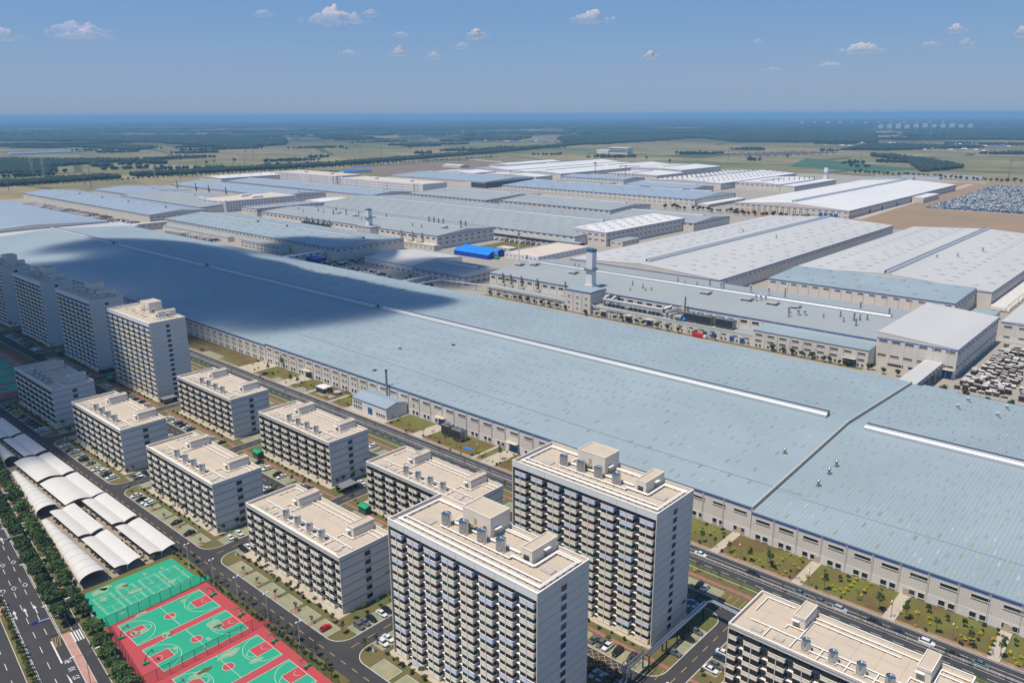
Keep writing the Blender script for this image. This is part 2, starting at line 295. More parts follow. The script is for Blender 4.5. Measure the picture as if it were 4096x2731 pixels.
GTREES = [(-102.4, 253.9, 'b'), (-92.3, 252.9, 's'), (-82.1, 252.9, 'b'), (-80.0, 261.6, 'r'), (-77.8, 263.5, 'r'), (-71.2, 254.4, 's'), (-63.8, 253.1, 'b'), (-55.5, 253.7, 'b'), (-51.2, 263.1, 'r'), (-46.2, 252.9, 'b'), (-36.6, 252.7, 'b'), (-28.2, 252.9, 'b'), (-25.9, 262.2, 'r'), (-130.0, 253.7, 'b'), (-124.3, 253.3, 's'), (-118.3, 253.3, 'b'), (-109.6, 252.6, 'b'), (-126.8, 264.6, 'r'), (-104.3, 256.3, 'b'), (-45.3, 262.0, 'r'), (-40.3, 262.6, 'r'), (-444.0, 257.5, 'b'), (-446.0, 268.3, 'b'), (-412.3, 253.1, 'b'), (-407.2, 254.9, 'b'), (-400.8, 255.0, 's'), (-391.0, 255.5, 's'), (-380.1, 254.6, 's'), (-373.2, 255.6, 'b'), (-359.2, 250.6, 's'), (-352.7, 251.5, 's'), (-317.4, 255.4, 's'), (-313.1, 257.0, 's'), (-289.5, 252.3, 's'), (-284.5, 254.8, 's'), (-273.3, 253.2, 's'), (-266.3, 253.8, 's'), (-253.3, 254.5, 's'), (-244.6, 251.7, 's'), (-240.9, 258.4, 'b'), (-300.6, 252.5, 's')] 
BUSH = [(-100.5, 267.0, 'y'), (-100.8, 263.6, 'y'), (-100.7, 261.4, 'y'), (-100.7, 257.5, 'y'), (-96.7, 267.0, 'y'), (-96.4, 261.1, 'y'), (-93.8, 259.3, 'y'), (-96.4, 254.5, 'y'), (-96.6, 251.9, 'y'), (-89.7, 256.5, 'y'), (-89.7, 252.1, 'y'), (-85.0, 259.1, 'y'), (-80.7, 256.7, 'y'), (-79.0, 254.5, 'y'), (-77.5, 256.3, 'y'), (-75.9, 254.7, 'y'), (-75.8, 257.6, 'y'), (-75.9, 260.9, 'y'), (-75.7, 263.9, 'y'), (-75.7, 266.6, 'y'), (-71.1, 266.8, 'y'), (-71.2, 263.7, 'y'), (-71.2, 260.9, 'y'), (-71.1, 257.5, 'y'), (-62.0, 259.5, 'y'), (-57.9, 256.2, 'y'), (-53.5, 259.7, 'y'), (-49.8, 259.4, 'y'), (-54.8, 256.2, 'y'), (-48.9, 256.0, 'y'), (-51.8, 252.1, 'y'), (-41.7, 259.3, 'y'), (-39.8, 256.3, 'y'), (-38.3, 254.6, 'y'), (-36.8, 256.3, 'y'), (-35.1, 261.1, 'y'), (-31.5, 260.8, 'y'), (-31.3, 254.9, 'y'), (-26.3, 256.5, 'y'), (-23.3, 256.4, 'y'), (-24.5, 254.8, 'y'), (-23.3, 252.4, 'y'), (-102.6, 256.5, 'd'), (-100.3, 254.2, 'd'), (-95.7, 256.4, 'd'), (-94.1, 252.1, 'd'), (-84.6, 251.9, 'd'), (-75.8, 251.8, 'd'), (-70.9, 260.1, 'd'), (-63.4, 254.9, 'd'), (-49.0, 252.1, 'd'), (-38.8, 251.9, 'd'), (-35.3, 266.8, 'd'), (-35.2, 263.8, 'd'), (-35.3, 257.6, 'd'), (-31.6, 267.2, 'd'), (-31.1, 264.7, 'd'), (-31.1, 257.5, 'd'), (-31.0, 252.0, 'd'), (-35.2, 253.0, 'd'), (-28.6, 263.9, 'd'), (-94.7, 265.1, 'd'), (-134.8, 260.8, 'y'), (-130.4, 260.8, 'y'), (-130.3, 263.9, 'y'), (-121.4, 259.7, 'y'), (-117.7, 256.4, 'y'), (-115.2, 252.2, 'y'), (-112.7, 259.7, 'y'), (-108.4, 256.1, 'y'), (-110.3, 254.8, 'y'), (-121.4, 233.6, 'y'), (-107.0, 254.9, 'y'), (-135.2, 266.6, 'd'), (-130.3, 252.4, 'd'), (-120.8, 252.0, 'd'), (-127.0, 258.7, 'd'), (-111.8, 252.6, 'd'), (-104.4, 252.1, 'd'), (-125.0, 262.1, 'd'), (-302.7, 252.8, 'y'), (-254.6, 255.4, 'y'), (-254.2, 256.6, 'y'), (-254.4, 259.1, 'y'), (-244.0, 266.5, 'y'), (-256.6, 256.3, 'y'), (-215.9, 205.1, 'y'), (-289.7, 252.5, 'd'), (-287.1, 254.8, 'd'), (-277.2, 251.9, 'd'), (-266.9, 249.9, 'd'), (-254.1, 252.2, 'd'), (-237.5, 252.3, 'd'), (-237.6, 254.8, 'd'), (-316.7, 253.5, 'd'), (-316.5, 258.0, 'd'), (-302.4, 251.4, 'd'), (-404.4, 262.3, 'y'), (-406.8, 268.9, 'y'), (-401.0, 268.2, 'y'), (-382.1, 258.8, 'y'), (-376.4, 261.2, 'y'), (-376.6, 264.2, 'y'), (-375.7, 267.1, 'y'), (-438.7, 257.1, 'd'), (-440.1, 262.0, 'd'), (-396.2, 254.4, 'd'), (-370.4, 266.5, 'd'), (-366.3, 264.9, 'd'), (-440.9, 249.2, 'd')] 
STREES = [(-271.6, 114.0), (-264.0, 115.5), (-291.9, 141.5), (-244.7, 114.3), (-240.8, 115.0), (-229.6, 114.5), (-224.0, 115.2), (-205.4, 114.2), (-200.8, 114.5), (-195.8, 114.6), (-184.8, 114.6), (-178.7, 113.9), (-188.9, 112.2), (-203.2, 111.7), (-198.7, 112.0), (-193.9, 112.0), (-183.9, 112.0), (-178.3, 111.6), (-173.1, 111.8), (-175.8, 126.0), (-175.7, 130.4), (-162.7, 128.1), (-157.9, 129.1), (-153.3, 129.4), (-191.4, 137.7), (-191.5, 133.5), (-191.1, 143.6), (-190.4, 147.6), (-188.0, 126.7), (-207.4, 129.6), (-194.8, 127.5), (-217.4, 129.6), (-221.7, 129.3), (-230.2, 128.1), (-237.5, 130.0), (-242.2, 129.7), (-295.4, 167.4), (-290.7, 167.2), (-293.8, 177.0), (-287.4, 178.9), (-275.3, 177.3), (-259.6, 184.9), (-319.0, 177.6), (-277.1, 189.5), (-270.7, 184.9), (-276.7, 192.9), (-277.2, 198.6), (-274.8, 202.2), (-443.7, 133.6), (-356.0, 130.4), (-360.1, 134.7), (-361.5, 140.0), (-274.9, 131.5), (-276.4, 134.3), (-276.5, 140.2), (-276.1, 142.9), (-262.5, 131.7), (-346.2, 131.4), (-433.5, 133.3), (-395.3, 130.8), (-382.3, 130.9), (-372.3, 130.5), (-324.0, 130.6), (-313.0, 130.8), (-302.8, 130.6), (-292.9, 130.5), (-282.3, 130.2), (-366.0, 129.5), (-340.7, 124.3), (-91.8, 184.8), (-110.3, 167.7), (-120.8, 178.4), (-599.3, 167.2), (-594.0, 168.3), (-586.3, 168.2), (-614.8, 186.4), (-701.0, 185.8), (-701.5, 189.9)] 
STAKED = [(-316.2, 123.3), (-304.7, 123.2), (-293.5, 123.3), (-283.4, 123.4), (-274.5, 123.4), (-403.6, 123.5), (-378.3, 123.5), (-389.7, 123.5), (-233.5, 123.4), (-221.5, 123.3), (-209.3, 123.3), (-199.5, 122.9), (-242.8, 123.4)] 
MEDIAN = [(-120.5, 234.0), (-112.2, 234.3), (-104.2, 234.2), (-92.1, 241.8), (-66.4, 243.2), (-58.2, 241.4), (-40.6, 240.9), (-34.2, 241.9), (-24.5, 241.6), (-492.3, 237.4), (-457.7, 239.4), (-427.2, 242.9), (-396.8, 240.0), (-383.2, 241.7), (-368.1, 242.7), (-359.8, 242.9), (-348.8, 241.1), (-350.1, 243.5), (-330.9, 240.5), (-325.6, 243.0), (-315.5, 241.4), (-302.9, 238.6), (-294.5, 238.2), (-293.8, 244.7), (-266.8, 242.5), (-255.4, 238.8), (-247.6, 240.7), (-233.9, 243.1), (-219.3, 237.6)] 
GLAMPS = [(-87.4, 252.3), (-59.7, 252.5), (-41.4, 252.4), (-113.2, 252.5), (-277.2, 252.6), (-251.3, 254.4), (-404.1, 254.8), (-372.8, 253.4), (-510.0, 256.0), (-502.2, 259.3), (-242.6, 110.4)] 
NTREES = [(-495.4, 518.7), (-481.3, 516.5), (-471.8, 516.3), (-463.4, 518.0), (-457.5, 517.7), (-448.3, 517.5), (-440.4, 517.7), (-432.6, 517.9), (-423.6, 517.1), (-414.3, 516.7), (-406.1, 517.6), (-381.1, 513.2), (-384.1, 516.3), (-371.7, 516.9), (-353.9, 516.6), (-348.0, 517.6), (-341.2, 517.3), (-334.6, 517.0), (-327.1, 517.5), (-315.1, 516.2), (-306.1, 516.4), (-295.4, 516.3), (-282.7, 518.2), (-273.6, 517.1), (-264.7, 516.1), (-221.8, 517.3), (-214.5, 519.1), (-207.2, 517.6), (-200.4, 516.7), (-193.4, 517.6), (-185.0, 516.6), (-181.3, 516.5), (-174.7, 515.8), (-169.7, 516.9), (-166.3, 518.4), (-157.1, 518.5), (-154.8, 519.0), (-147.0, 515.7), (-138.7, 516.5)] 
ETREES = [(-107.3, 515.6), (-98.4, 510.1), (-88.7, 508.4), (-80.7, 510.3), (-72.4, 507.8)] 
# ================================================================ GROUND
def terrain_mat():
    m=bpy.data.materials.new('farmland'); m.use_nodes=True; N=m.node_tree.nodes; L=m.node_tree.links; b=N['Principled BSDF']; b.inputs['Roughness'].default_value=.95; b.inputs['Specular IOR Level'].default_value=.1
    tc=N.new('ShaderNodeTexCoord')
    def vor(sx, sy, rot, seedoff):
        mp=N.new('ShaderNodeMapping'); mp.inputs['Scale'].default_value=(sx,sy,0); mp.inputs['Rotation'].default_value=(0,0,rot); mp.inputs['Location'].default_value=(seedoff,0,0); L.new(tc.outputs['Object'], mp.inputs[0])
        v=N.new('ShaderNodeTexVoronoi'); v.feature='F1'; v.distance='CHEBYCHEV'; v.inputs['Scale'].default_value=1; L.new(mp.outputs[0], v.inputs['Vector']); return v
    v=vor(1/520., 1/210., .35, 3.1)
    sp=N.new('ShaderNodeSeparateColor'); L.new(v.outputs['Color'], sp.inputs[0])
    rp=N.new('ShaderNodeValToRGB'); L.new(sp.outputs[0], rp.inputs[0]); el=rp.color_ramp.elements; rp.color_ramp.interpolation='CONSTANT'
    cols=[(0,(.190,.170,.085)),(.2,(.225,.19,.10)),(.38,(.165,.165,.075)),(.55,(.25,.205,.115)),(.72,(.20,.175,.09)),(.88,(.12,.14,.06)),(.95,(.21,.18,.10))]
    el[0].position=0; el[0].color=(*cols[0][1],1); el[1].position=cols[1][0]; el[1].color=(*cols[1][1],1)
    for p,c in cols[2:]: q=el.new(p); q.color=(*c,1)
    n=N.new('ShaderNodeTexNoise'); n.inputs['Scale'].default_value=1/130.; n.inputs['Detail'].default_value=8; n.inputs['Roughness'].default_value=.7; L.new(tc.outputs['Object'], n.inputs['Vector'])
    mr=N.new('ShaderNodeMapRange'); mr.inputs[1].default_value=.3; mr.inputs[2].default_value=.7; mr.inputs[3].default_value=.72; mr.inputs[4].default_value=1.22; L.new(n.outputs['Fac'], mr.inputs[0])
    mx=N.new('ShaderNodeMix'); mx.data_type='RGBA'; mx.blend_type='MULTIPLY'; mx.inputs[0].default_value=1; L.new(rp.outputs[0], mx.inputs[6]); L.new(mr.outputs[0], mx.inputs[7])
    # plough and tree lines between the fields
    w=N.new('ShaderNodeTexVoronoi'); w.feature='DISTANCE_TO_EDGE'; mp=N.new('ShaderNodeMapping'); mp.inputs['Scale'].default_value=(1/900.,1/420.,0); mp.inputs['Rotation'].default_value=(0,0,.2); L.new(tc.outputs['Object'], mp.inputs[0]); L.new(mp.outputs[0], w.inputs['Vector']); w.inputs['Scale'].default_value=1
    lt=N.new('ShaderNodeMath'); lt.operation='LESS_THAN'; lt.inputs[1].default_value=.018; L.new(w.outputs['Distance'], lt.inputs[0])
    m2=N.new('ShaderNodeMix'); m2.data_type='RGBA'; L.new(lt.outputs[0], m2.inputs[0]); L.new(mx.outputs[2], m2.inputs[6]); m2.inputs[7].default_value=(.075,.09,.045,1)
    # far away most of the land is woods and villages between the fields
    n3=N.new('ShaderNodeTexNoise'); n3.inputs['Scale'].default_value=1/1500.; n3.inputs['Detail'].default_value=9; n3.inputs['Roughness'].default_value=.62; n3.inputs['Distortion'].default_value=.4; L.new(tc.outputs['Object'], n3.inputs['Vector'])
    gt=N.new('ShaderNodeMapRange'); gt.inputs[1].default_value=.46; gt.inputs[2].default_value=.48; L.new(n3.outputs['Fac'], gt.inputs[0])
    le=N.new('ShaderNodeVectorMath'); le.operation='LENGTH'; L.new(tc.outputs['Object'], le.inputs[0])
    fr=N.new('ShaderNodeMapRange'); fr.inputs[1].default_value=4200; fr.inputs[2].default_value=6000; L.new(le.outputs['Value'], fr.inputs[0])
    mu=N.new('ShaderNodeMath'); mu.operation='MULTIPLY'; L.new(gt.outputs[0], mu.inputs[0]); L.new(fr.outputs[0], mu.inputs[1])
    m3=N.new('ShaderNodeMix'); m3.data_type='RGBA'; L.new(mu.outputs[0], m3.inputs[0]); L.new(m2.outputs[2], m3.inputs[6]); m3.inputs[7].default_value=(.026,.048,.028,1)
    L.new(m3.outputs[2], b.inputs['Base Color']); return m
TERR=terrain_mat()
S_=60000.0
ring=MB(); n_=24
rad=[0,800,2500,7000,20000,S_]
vs=[(0,0,0)]
for r_ in rad[1:]:
    for i in range(48): t=2*math.pi*i/48; vs.append((r_*math.cos(t), r_*math.sin(t), 0))
fs=[(0,1+i,1+(i+1)%48) for i in range(48)]
for k in range(len(rad)-2):
    for i in range(48): a=1+k*48; fs.append((a+i,a+48+i,a+48+(i+1)%48,a+(i+1)%48))
ring.add(vs,fs); struct('farmland_ground', ring.mesh('farmland_ground', TERR), (0,0,-.30))
# factory ground: concrete yards between the halls, and the paler construction dirt to the north
sheet('factory_yard', [(-1830,120,236.2,700),(-1900,-60,700,1290),(-1700,-640,1290,1620),(-1560,-440,1620,2200)], -.10, M['concrete'])
M['dirt']=mat('construction_dirt', (.30,.185,.115), .95, 0, .25, .008, col2=(.22,.17,.095))
M['dirt2']=mat('rubble_field', (.215,.145,.10), .95, 0, .3, .02, col2=(.15,.125,.08))
sheet('dirt_field', [[(-640,1240),(-60,1180),(-60,1500),(-400,1520),(-412,2100),(-480,2160),(-560,2000)]], -.05, M['dirt'])
sheet('rubble_field', [[(-2093,1619),(-1880,1453),(-1600,1420),(-1500,1700),(-1700,1960),(-1909,2065),(-2064,2116)]], -.05, M['dirt2'])
sheet('site_road', [[(-440,1290),(-428,1290),(-455,2100),(-467,2100)]], .0, M['beigepath'])
M['greensheet']=mat('green_crop', (.05,.11,.055), .95, 0, .3, .01)
sheet('green_field', [[(-1206,2966),(-693,2557),(-750,2358),(-1047,2438)],[(-700,1560),(-690,1640),(-640,1640),(-650,1560)]], -.12, M['greensheet'])
sheet('car_lot', [[(-400,1510),(-40,1500),(-40,2130),(-411,2110)]], .03, M['concrete'])
# ---- dormitory quarter: asphalt lanes with kerbed blocks on them
BX=[(-94,-10),(-177,-100.5),(-260.5,-183.5),(-344.5,-267),(-428,-351),(-512,-434.5),(-596,-518.5),(-683,-602.5),(-775,-690)]
sheet('lane_asphalt', [(-900,0,114.9,236.0),(-240,0,60,114.9)], -.02, M['asphalt'])
KH=.12
gb=MB(); kb=MB()
def block(x0,x1,y0,y1,r=6.0,rs=None):
    rs=rs or (r,)*4
    o=rrect(x0,x1,y0,y1,rs); i=rrect(x0+.28,x1-.28,y0+.28,y1-.28,tuple(max(0,q-.28) for q in rs))
    n=len(o); vs=[(p[0],p[1],-.02) for p in o]+[(p[0],p[1],KH) for p in o]+[(p[0],p[1],KH) for p in i]
    kb.add(vs,[(k,(k+1)%n,n+(k+1)%n,n+k) for k in range(n)]+[(n+k,n+(k+1)%n,2*n+(k+1)%n,2*n+k) for k in range(n)])
    gb.add([(p[0],p[1],KH) for p in i],[tuple(range(n))])
for k,(x0,x1) in enumerate(BX):
    if k<6: block(x0,x1,121.6,167.3)
    block(x0,x1,173.8,216.2)
block(-700,-518.5,121.6,167.3)
block(-900,-12,222.9,236.0,1.0)
struct('block_lawn', gb.mesh('block_lawn', M['grass'])); struct('kerb', kb.mesh('kerb', M['kerb']))
pav=[];path=[];red=[];stall=[];kerbl=[]
for k,(x0,x1) in enumerate(BX):
    bx1=x1-18 if k!=1 and k!=0 else x1-10
    bx0=x0+ (6.5 if k>1 else 8.7)
    B0={0:-85,1:-168.4,2:-254,3:-335,4:-418.5,5:-503.5,6:-588.7,7:-675,8:-759}[k]; B1=B0+58
    if k<6:
        path.append((B0-1.2,B1+1.2,130.0,154.6))
        x=x0+9
        while x<x1-14:                     # parking bays of three between planted trees
            pav.append((x,x+8.4,121.95,127.3)); x+=10.6
        pav.append((x0+9,x1-9,162.0,167.0))
    path.append((B0-1.2,B1+1.2,184.7,209.2)); red.append((x0+.4,x1-.4,180.6,182.0))
    x=x0+9
    while x<x1-12: pav.append((x,x+8.4,174.15,179.6)); x+=10.6
    pav.append((x0+9,x1-9,210.8,215.9))
    if k in (1,2,3,4,5): pav.append((x1-5.6,x1-.3,129.2,148)); 
    if k in (1,2,3,4,5,6): pav.append((x1-5.6,x1-.3,187,206)) if k!=1 else None
    if k in (1,2,3,4): pav.append((x0+.3,x0+5.4,129.5,139))
pav+=[(-105.2,-100.9,190,197),(-105.2,-100.9,199,204.5),(-94+.3,-88.5,187,200),(-90,-12,223.3,228.8),(-122,-107.5,223.3,228.8)]
pav+=[(x,x+9,223.3,228.8) for x in range(-700,-130,12)]
sheet('parking_bay', pav, KH+.015, M['paver']); sheet('apron', path, KH+.03, M['beigepath']); sheet('brick_path', red, KH+.04, M['redpath'])
kl=MB()
for r_ in pav:
    x0,x1,y0,y1=r_
    for (a,b_,c,d) in ((x0,x1,y1-.08,y1+.08),(x0-.08,x0+.08,y0,y1),(x1-.08,x1+.08,y0,y1)): kl.box(a,b_,c,d,KH,KH+.09)
struct('bay_edging', kl.mesh('bay_edging', M['kerb']))
sheet('brick_path', [(-900,-12,230.4,232.2)], KH+.02, M['redpath'])
# yellow bay lines and hatched crossing
yl=MB()
def line(b,p,q,w,z):
    d=Vector((q[0]-p[0],q[1]-p[1])); L_=d.length
    if L_<1e-6: return
    n=Vector((-d.y,d.x))/L_*w/2; b.quad([(p[0]-n.x,p[1]-n.y,z),(q[0]-n.x,q[1]-n.y,z),(q[0]+n.x,q[1]+n.y,z),(p[0]+n.x,p[1]+n.y,z)])
for x in np.arange(-165,-105,2.6): line(yl,(x,122),(x,127.2),.16,KH+.03)
for x in np.arange(-130,-100,2.6): line(yl,(x,174.3),(x,179.5),.16,KH+.03)
for x in np.arange(-120,-14,2.6): line(yl,(x,223.5),(x,228.7),.16,KH+.03)
for y in np.arange(188,205,2.6): line(yl,(-105,y),(-101,y),.16,KH+.03)
for (x0,x1,y0,y1) in ((-133,-112,168.2,173.4),(-126,-114,216.9,222.3)):
    for x in np.arange(x0-5,x1,2.4):
        a=max(x,x0); b_=min(x+5.2,x1)
        if b_>a: line(yl,(a,y0+(a-x)),(b_,y0+(b_-x)),.14,.01); line(yl,(a,y1-(a-x)),(b_,y1-(b_-x)),.14,.014)
for x in np.arange(-620,-20,5.6): line(yl,(x,118.2),(x+2.6,118.2),.2,.01)
for x in np.arange(-700,-20,5.6): line(yl,(x,170.6),(x+2.6,170.6),.2,.01); line(yl,(x,219.6),(x+2.6,219.6),.2,.01)
for xc in (-97.3,-180.2,-263.7,-347.8,-431.2,-515.2):
    for y in list(np.arange(124,166,6.5))+list(np.arange(176,214,6.5)): line(yl,(xc,y),(xc,y+3.2),.2,.01)
struct('road_marking', yl.mesh('yellow_marking', M['marky']))
sheet('asphalt_patch', [[(-196.5,115.5),(-190.5,115.5),(-190.5,121.2),(-196.5,121.2)]], .006, M['asphalt2'])
# ---- factory road north of the dormitories
sheet('factory_road', [(-900,0,238.4,250.0)], .0, M['asphalt']); sheet('road_verge', [(-900,0,236.0,238.4)], .06, M['lawn2'])
wm=MB()
for x in np.arange(-900,-4,6.6): line(wm,(x,239.75),(x+3.3,239.75),.16,.012)
line(wm,(-900,246.6),(0,246.6),.16,.012); line(wm,(-900,249.5),(0,249.5),.16,.012); line(wm,(-900,242.7),(0,242.7),.14,.012)
struct('road_marking', wm.mesh('white_marking', M['mark']))
kg=MB().box(-900,0,250.0,250.3,-.1,.13); struct('kerb', kg.mesh('kerb_long', M['kerb']))
# garden strip, path gaps measured from the picture
paths_=[(-20.5,-17.5),(-24,-21),(-51,-47.7),(-60.6,-57.4),(-97.5,-94.4),(-101.5,-98.5),(-134.5,-131),(-262,-255),(-299,-292),(-345,-320),(-372,-369.5),(-399,-397),(-420,-412),(-470,-455),(-486,-482)]
gp=[(-31,-27.9),(-61.7,-58.2),(-92.6,-89.3),(-124.5,-121.4),(-155,-152),(-186,-183),(-247,-238.5),(-253,-251.5),(-297,-289),(-354.5,-319.5),(-371,-369),(-394.5,-392),(-424,-412),(-470,-452)]
gp.sort(); xs=-900; gr=[]
for a,b_ in gp:
    gr.append((xs,a,250.3,268.9)); xs=b_
gr.append((xs,0,250.3,268.9))
sheet('garden_lawn', [r_ for r_ in gr if r_[1]-r_[0]>1], .10, M['lawn2']); sheet('garden_path', [(a,b_,250.3,269.4) for a,b_ in gp], .11, M['beigepath'])
sheet('verge_soil', [(a,b_,250.35,252.0) for a,b_,c,d in gr if b_-a>2], .115, M['soil'])
sheet('parking_bay', [(-405,-396,250.4,256.2),(-388,-380,254,258),(-432,-425,251,257),(-520,-498,250.5,257)], .13, M['paver'])
sheet('garden_path', [(-380,-374,255,259)], .13, M['concrete'])
kk=MB()
for a,b_ in gp:
    for x in (a,b_): kk.box(x-.12,x+.12,250.4,269,.0,.2)
struct('kerb', kk.mesh('path_edging', M['kerb']))
# yard between the long hall and the paint shop
sheet('yard_road', [(-1150,-60,479,508)], -.05, M['asphalt']); sheet('yard_verge', [(-500,-160,515,518.5),(-160,60,500,506)], .02, M['lawn2']); sheet('brick_path', [(-113,60,492,496)], .02, M['pinkpath'])
# ---- courts
sheet('court_yard', [[(-276,78.8),(-215,71.2),(-168,66),(-168,114.6),(-276,114.6)]], .01, M['lawn2'])
green=[(-273.2,79.2),(-273.4,111.1),(-256.0,111.2),(-252.3,114.2),(-249.6,114.2),(-249.6,110.9),(-248,77.2),(-251,76.8)]
sheet('badminton_court_surface', [green], .03, M['ctgreen'])
redp=[(-248,77.0),(-248.4,111.9),(-213.4,111.9),(-213.2,114.4),(-209.8,114.4),(-209.6,111.6),(-168,110.6),(-168,66.9),(-213,72.6)]
sheet('basketball_court_surface', [redp], .03, M['ctred'])
courts=[(-246.0,-230.9,79.95,107.85),(-227.8,-213.0,79.9,107.9),(-208.0,-193.3,79.9,107.9),(-189.9,-175.0,79.9,107.9)]
cg=[]; cr=[]; wl_=MB(); W_=.09
def rectl(b,x0,x1,y0,y1,z,w=.09):
    line(b,(x0,y0),(x1,y0),w,z); line(b,(x0,y1),(x1,y1),w,z); line(b,(x0,y0),(x0,y1),w,z); line(b,(x1,y0),(x1,y1),w,z)
def arc(b,cx_,cy_,r,a0,a1,z,w=.09,n=20):
    P=[(cx_+r*math.cos(R(a0+(a1-a0)*i/n)), cy_+r*math.sin(R(a0+(a1-a0)*i/n))) for i in range(n+1)]
    for a,c in zip(P[:-1],P[1:]): line(b,a,c,w,z)
for (x0,x1,y0,y1) in courts:
    xc=(x0+x1)/2; yc=(y0+y1)/2; cg.append((x0,x1,y0,y1))
    cr.append((xc-2.45,xc+2.45,y0,y0+5.8)); cr.append((xc-2.45,xc+2.45,y1-5.8,y1)); cr.append([(xc+1.8*math.cos(R(a)),yc+1.8*math.sin(R(a))) for a in range(0,360,15)])
    rectl(wl_,x0,x1,y0,y1,.062,.13); line(wl_,(x0,yc),(x1,yc),.11,.062); arc(wl_,xc,yc,1.8,0,360,.066,.11)
    for s_,yy in ((1,y0),(-1,y1)):
        rectl(wl_,xc-2.45,xc+2.45,min(yy,yy+s_*5.8),max(yy,yy+s_*5.8),.066,.11)
        arc(wl_,xc,yy+s_*5.8,1.8,0,180*s_,.062,.11); arc(wl_,xc,yy+s_*1.575,1.25,0,180*s_,.066,.09); arc(wl_,xc,yy+s_*1.575,6.75,12*s_,168*s_,.062,.11,28)
        line(wl_,(xc-6.6,yy),(xc-6.6,yy+s_*3),.11,.064); line(wl_,(xc+6.6,yy),(xc+6.6,yy+s_*3),.11,.064)
sheet('court_green_field', cg, .046, M['ctgreen']); sheet('court_key', cr, .058, M['ctred'])
for (x0,x1,y0,y1) in ((-267.5,-254.6,80.3,86.4),(-267.5,-254.6,88.1,93.9),(-267.6,-255.0,95.9,102.2),(-267.6,-254.3,103.3,109.4)):
    rectl(wl_,x0,x1,y0,y1,.045,.08); rectl(wl_,x0,x1,y0+.46,y1-.46,.047,.07); rectl(wl_,x0+.8,x1-.8,y0,y1,.047,.07)
    xm=(x0+x1)/2; ym=(y0+y1)/2; line(wl_,(xm-2,y0),(xm-2,y1),.07,.047); line(wl_,(xm+2,y0),(xm+2,y1),.07,.047); line(wl_,(x0,ym),(xm-2,ym),.07,.047); line(wl_,(xm+2,ym),(x1,ym),.07,.047)
struct('court_marking', wl_.mesh('court_marking', M['mark']))
def blob(cx_,cy_,rx,ry,seed,n=22,wob=.3):
    rr=random.Random(seed); ph=[rr.uniform(0,6.28) for _ in range(4)]
    return [(cx_+rx*(1+wob*(math.sin(2*t+ph[0])*.5+math.sin(3*t+ph[1])*.4+math.sin(5*t+ph[2])*.3))*math.cos(t), cy_+ry*(1+wob*(math.sin(2*t+ph[3])*.4+math.sin(4*t+ph[1])*.4))*math.sin(t)) for t in [2*math.pi*i/n for i in range(n)]]
dust=[blob(-270.5,84,1.6,3.2,1),blob(-268.5,90.5,1.8,2.2,2),blob(-262,92.5,1.2,2.4,3),blob(-258,104,1.0,1.6,4),blob(-237,84.5,1.4,1.6,5),blob(-223,101.5,3.0,2.6,6),blob(-229.5,88.5,2.0,1.4,7),blob(-206,97,1.4,3.6,8),blob(-204,86,1.6,2.8,9),blob(-271.5,86.5,1.2,2.2,10),blob(-243.4,101,.9,1.0,11),blob(-236.7,94.2,1.0,.8,12),blob(-238,70+12,1.0,1.4,13),blob(-197,101,1.0,2.2,14),blob(-262.5,98.5,.9,1.1,15),blob(-265,83,1,1.4,16),blob(-221,87.5,.8,1.1,17),blob(-217.5,96.5,1.0,.8,18),blob(-247,88,.7,2.0,19),blob(-252,84,.7,1.0,20),blob(-270,99.5,.9,.7,21),blob(-269.3,105.5,.8,.6,22),blob(-180,93,1.2,2.4,23)]
sheet('dried_dust_patch', dust, .070, M['ctpuddle'], kind='stuff')
sheet('wet_patch', [blob(-267.7,91.6,.8,1.0,31),blob(-221.5,101.8,.8,1.5,32),blob(-229.5,88,.5,.5,33),blob(-228.6,89.2,.6,.7,34),blob(-229.6,90.1,.4,.4,35),blob(-204.3,88.2,.8,2.4,36),blob(-218.5,105.5,.3,.3,37),blob(-207.6,79,.3,.3,38)], .074, M['ctwet'], kind='stuff')
# ---- bicycle shed yard
sheet('shed_yard', [[(-520,112.4),(-520,114.7),(-276,114.7),(-276,79.7),(-345,87.2),(-420,97)]], .0, M['shedfloor'])
# ---- highway on the left, running slightly askew of the blocks
HD=Vector((.9930,-.1182)); HN=Vector((.1182,.9930))
H0=Vector((-254.7,65.9))                       # kerb between carriageway and side path
def hp(s,t): v=H0+HD*s+HN*t; return (v.x,v.y)
def strip(s0,s1,t0,t1): return [hp(s0,t0),hp(s1,t0),hp(s1,t1),hp(s0,t1)]
sheet('highway', [strip(-900,700,-30,9.0)], -.04, M['asphalt'])
def kstrip(name,s0,s1,t0,t1,z,m,h=.14):
    p=strip(s0,s1,t0,t1); b=MB().prism(p,-.05,h); return struct(name,b.mesh(name,m))
kstrip('tree_strip',-900,0,.1,3.2,0,M['grass'],.16); kstrip('kerb',-900,0,-.15,.1,0,M['kerb'],.17); kstrip('kerb',-900,0,3.2,3.4,0,M['kerb'],.17)
kstrip('island_path',0,700,.1,2.3,0,M['pinkpath'],.14); kstrip('kerb',0,700,-.15,.1,0,M['kerb'],.15); kstrip('kerb',0,700,2.3,2.5,0,M['kerb'],.15)
kstrip('kerb',-900,700,5.6,5.8,0,M['kerb'],.17); kstrip('outer_strip',-900,700,5.8,10.5,0,M['grass'],.15)
sheet('tile_path', [strip(-900,-95,5.9,9.2),strip(-30,-20,5.9,9.3)], .17, M['redpath']); sheet('tile_path', [strip(-900,-95,9.2,10.4)], .175, M['beigepath'])
kstrip('median',-900,700,-13.0,-10.4,0,M['lawn2'],.15); kstrip('kerb',-900,700,-10.4,-10.2,0,M['kerb'],.17); kstrip('kerb',-900,700,-13.2,-13.0,0,M['kerb'],.17)
sheet('median_soil', [strip(-45,-25,-12.6,-10.8)], .16, M['pinkpath'])
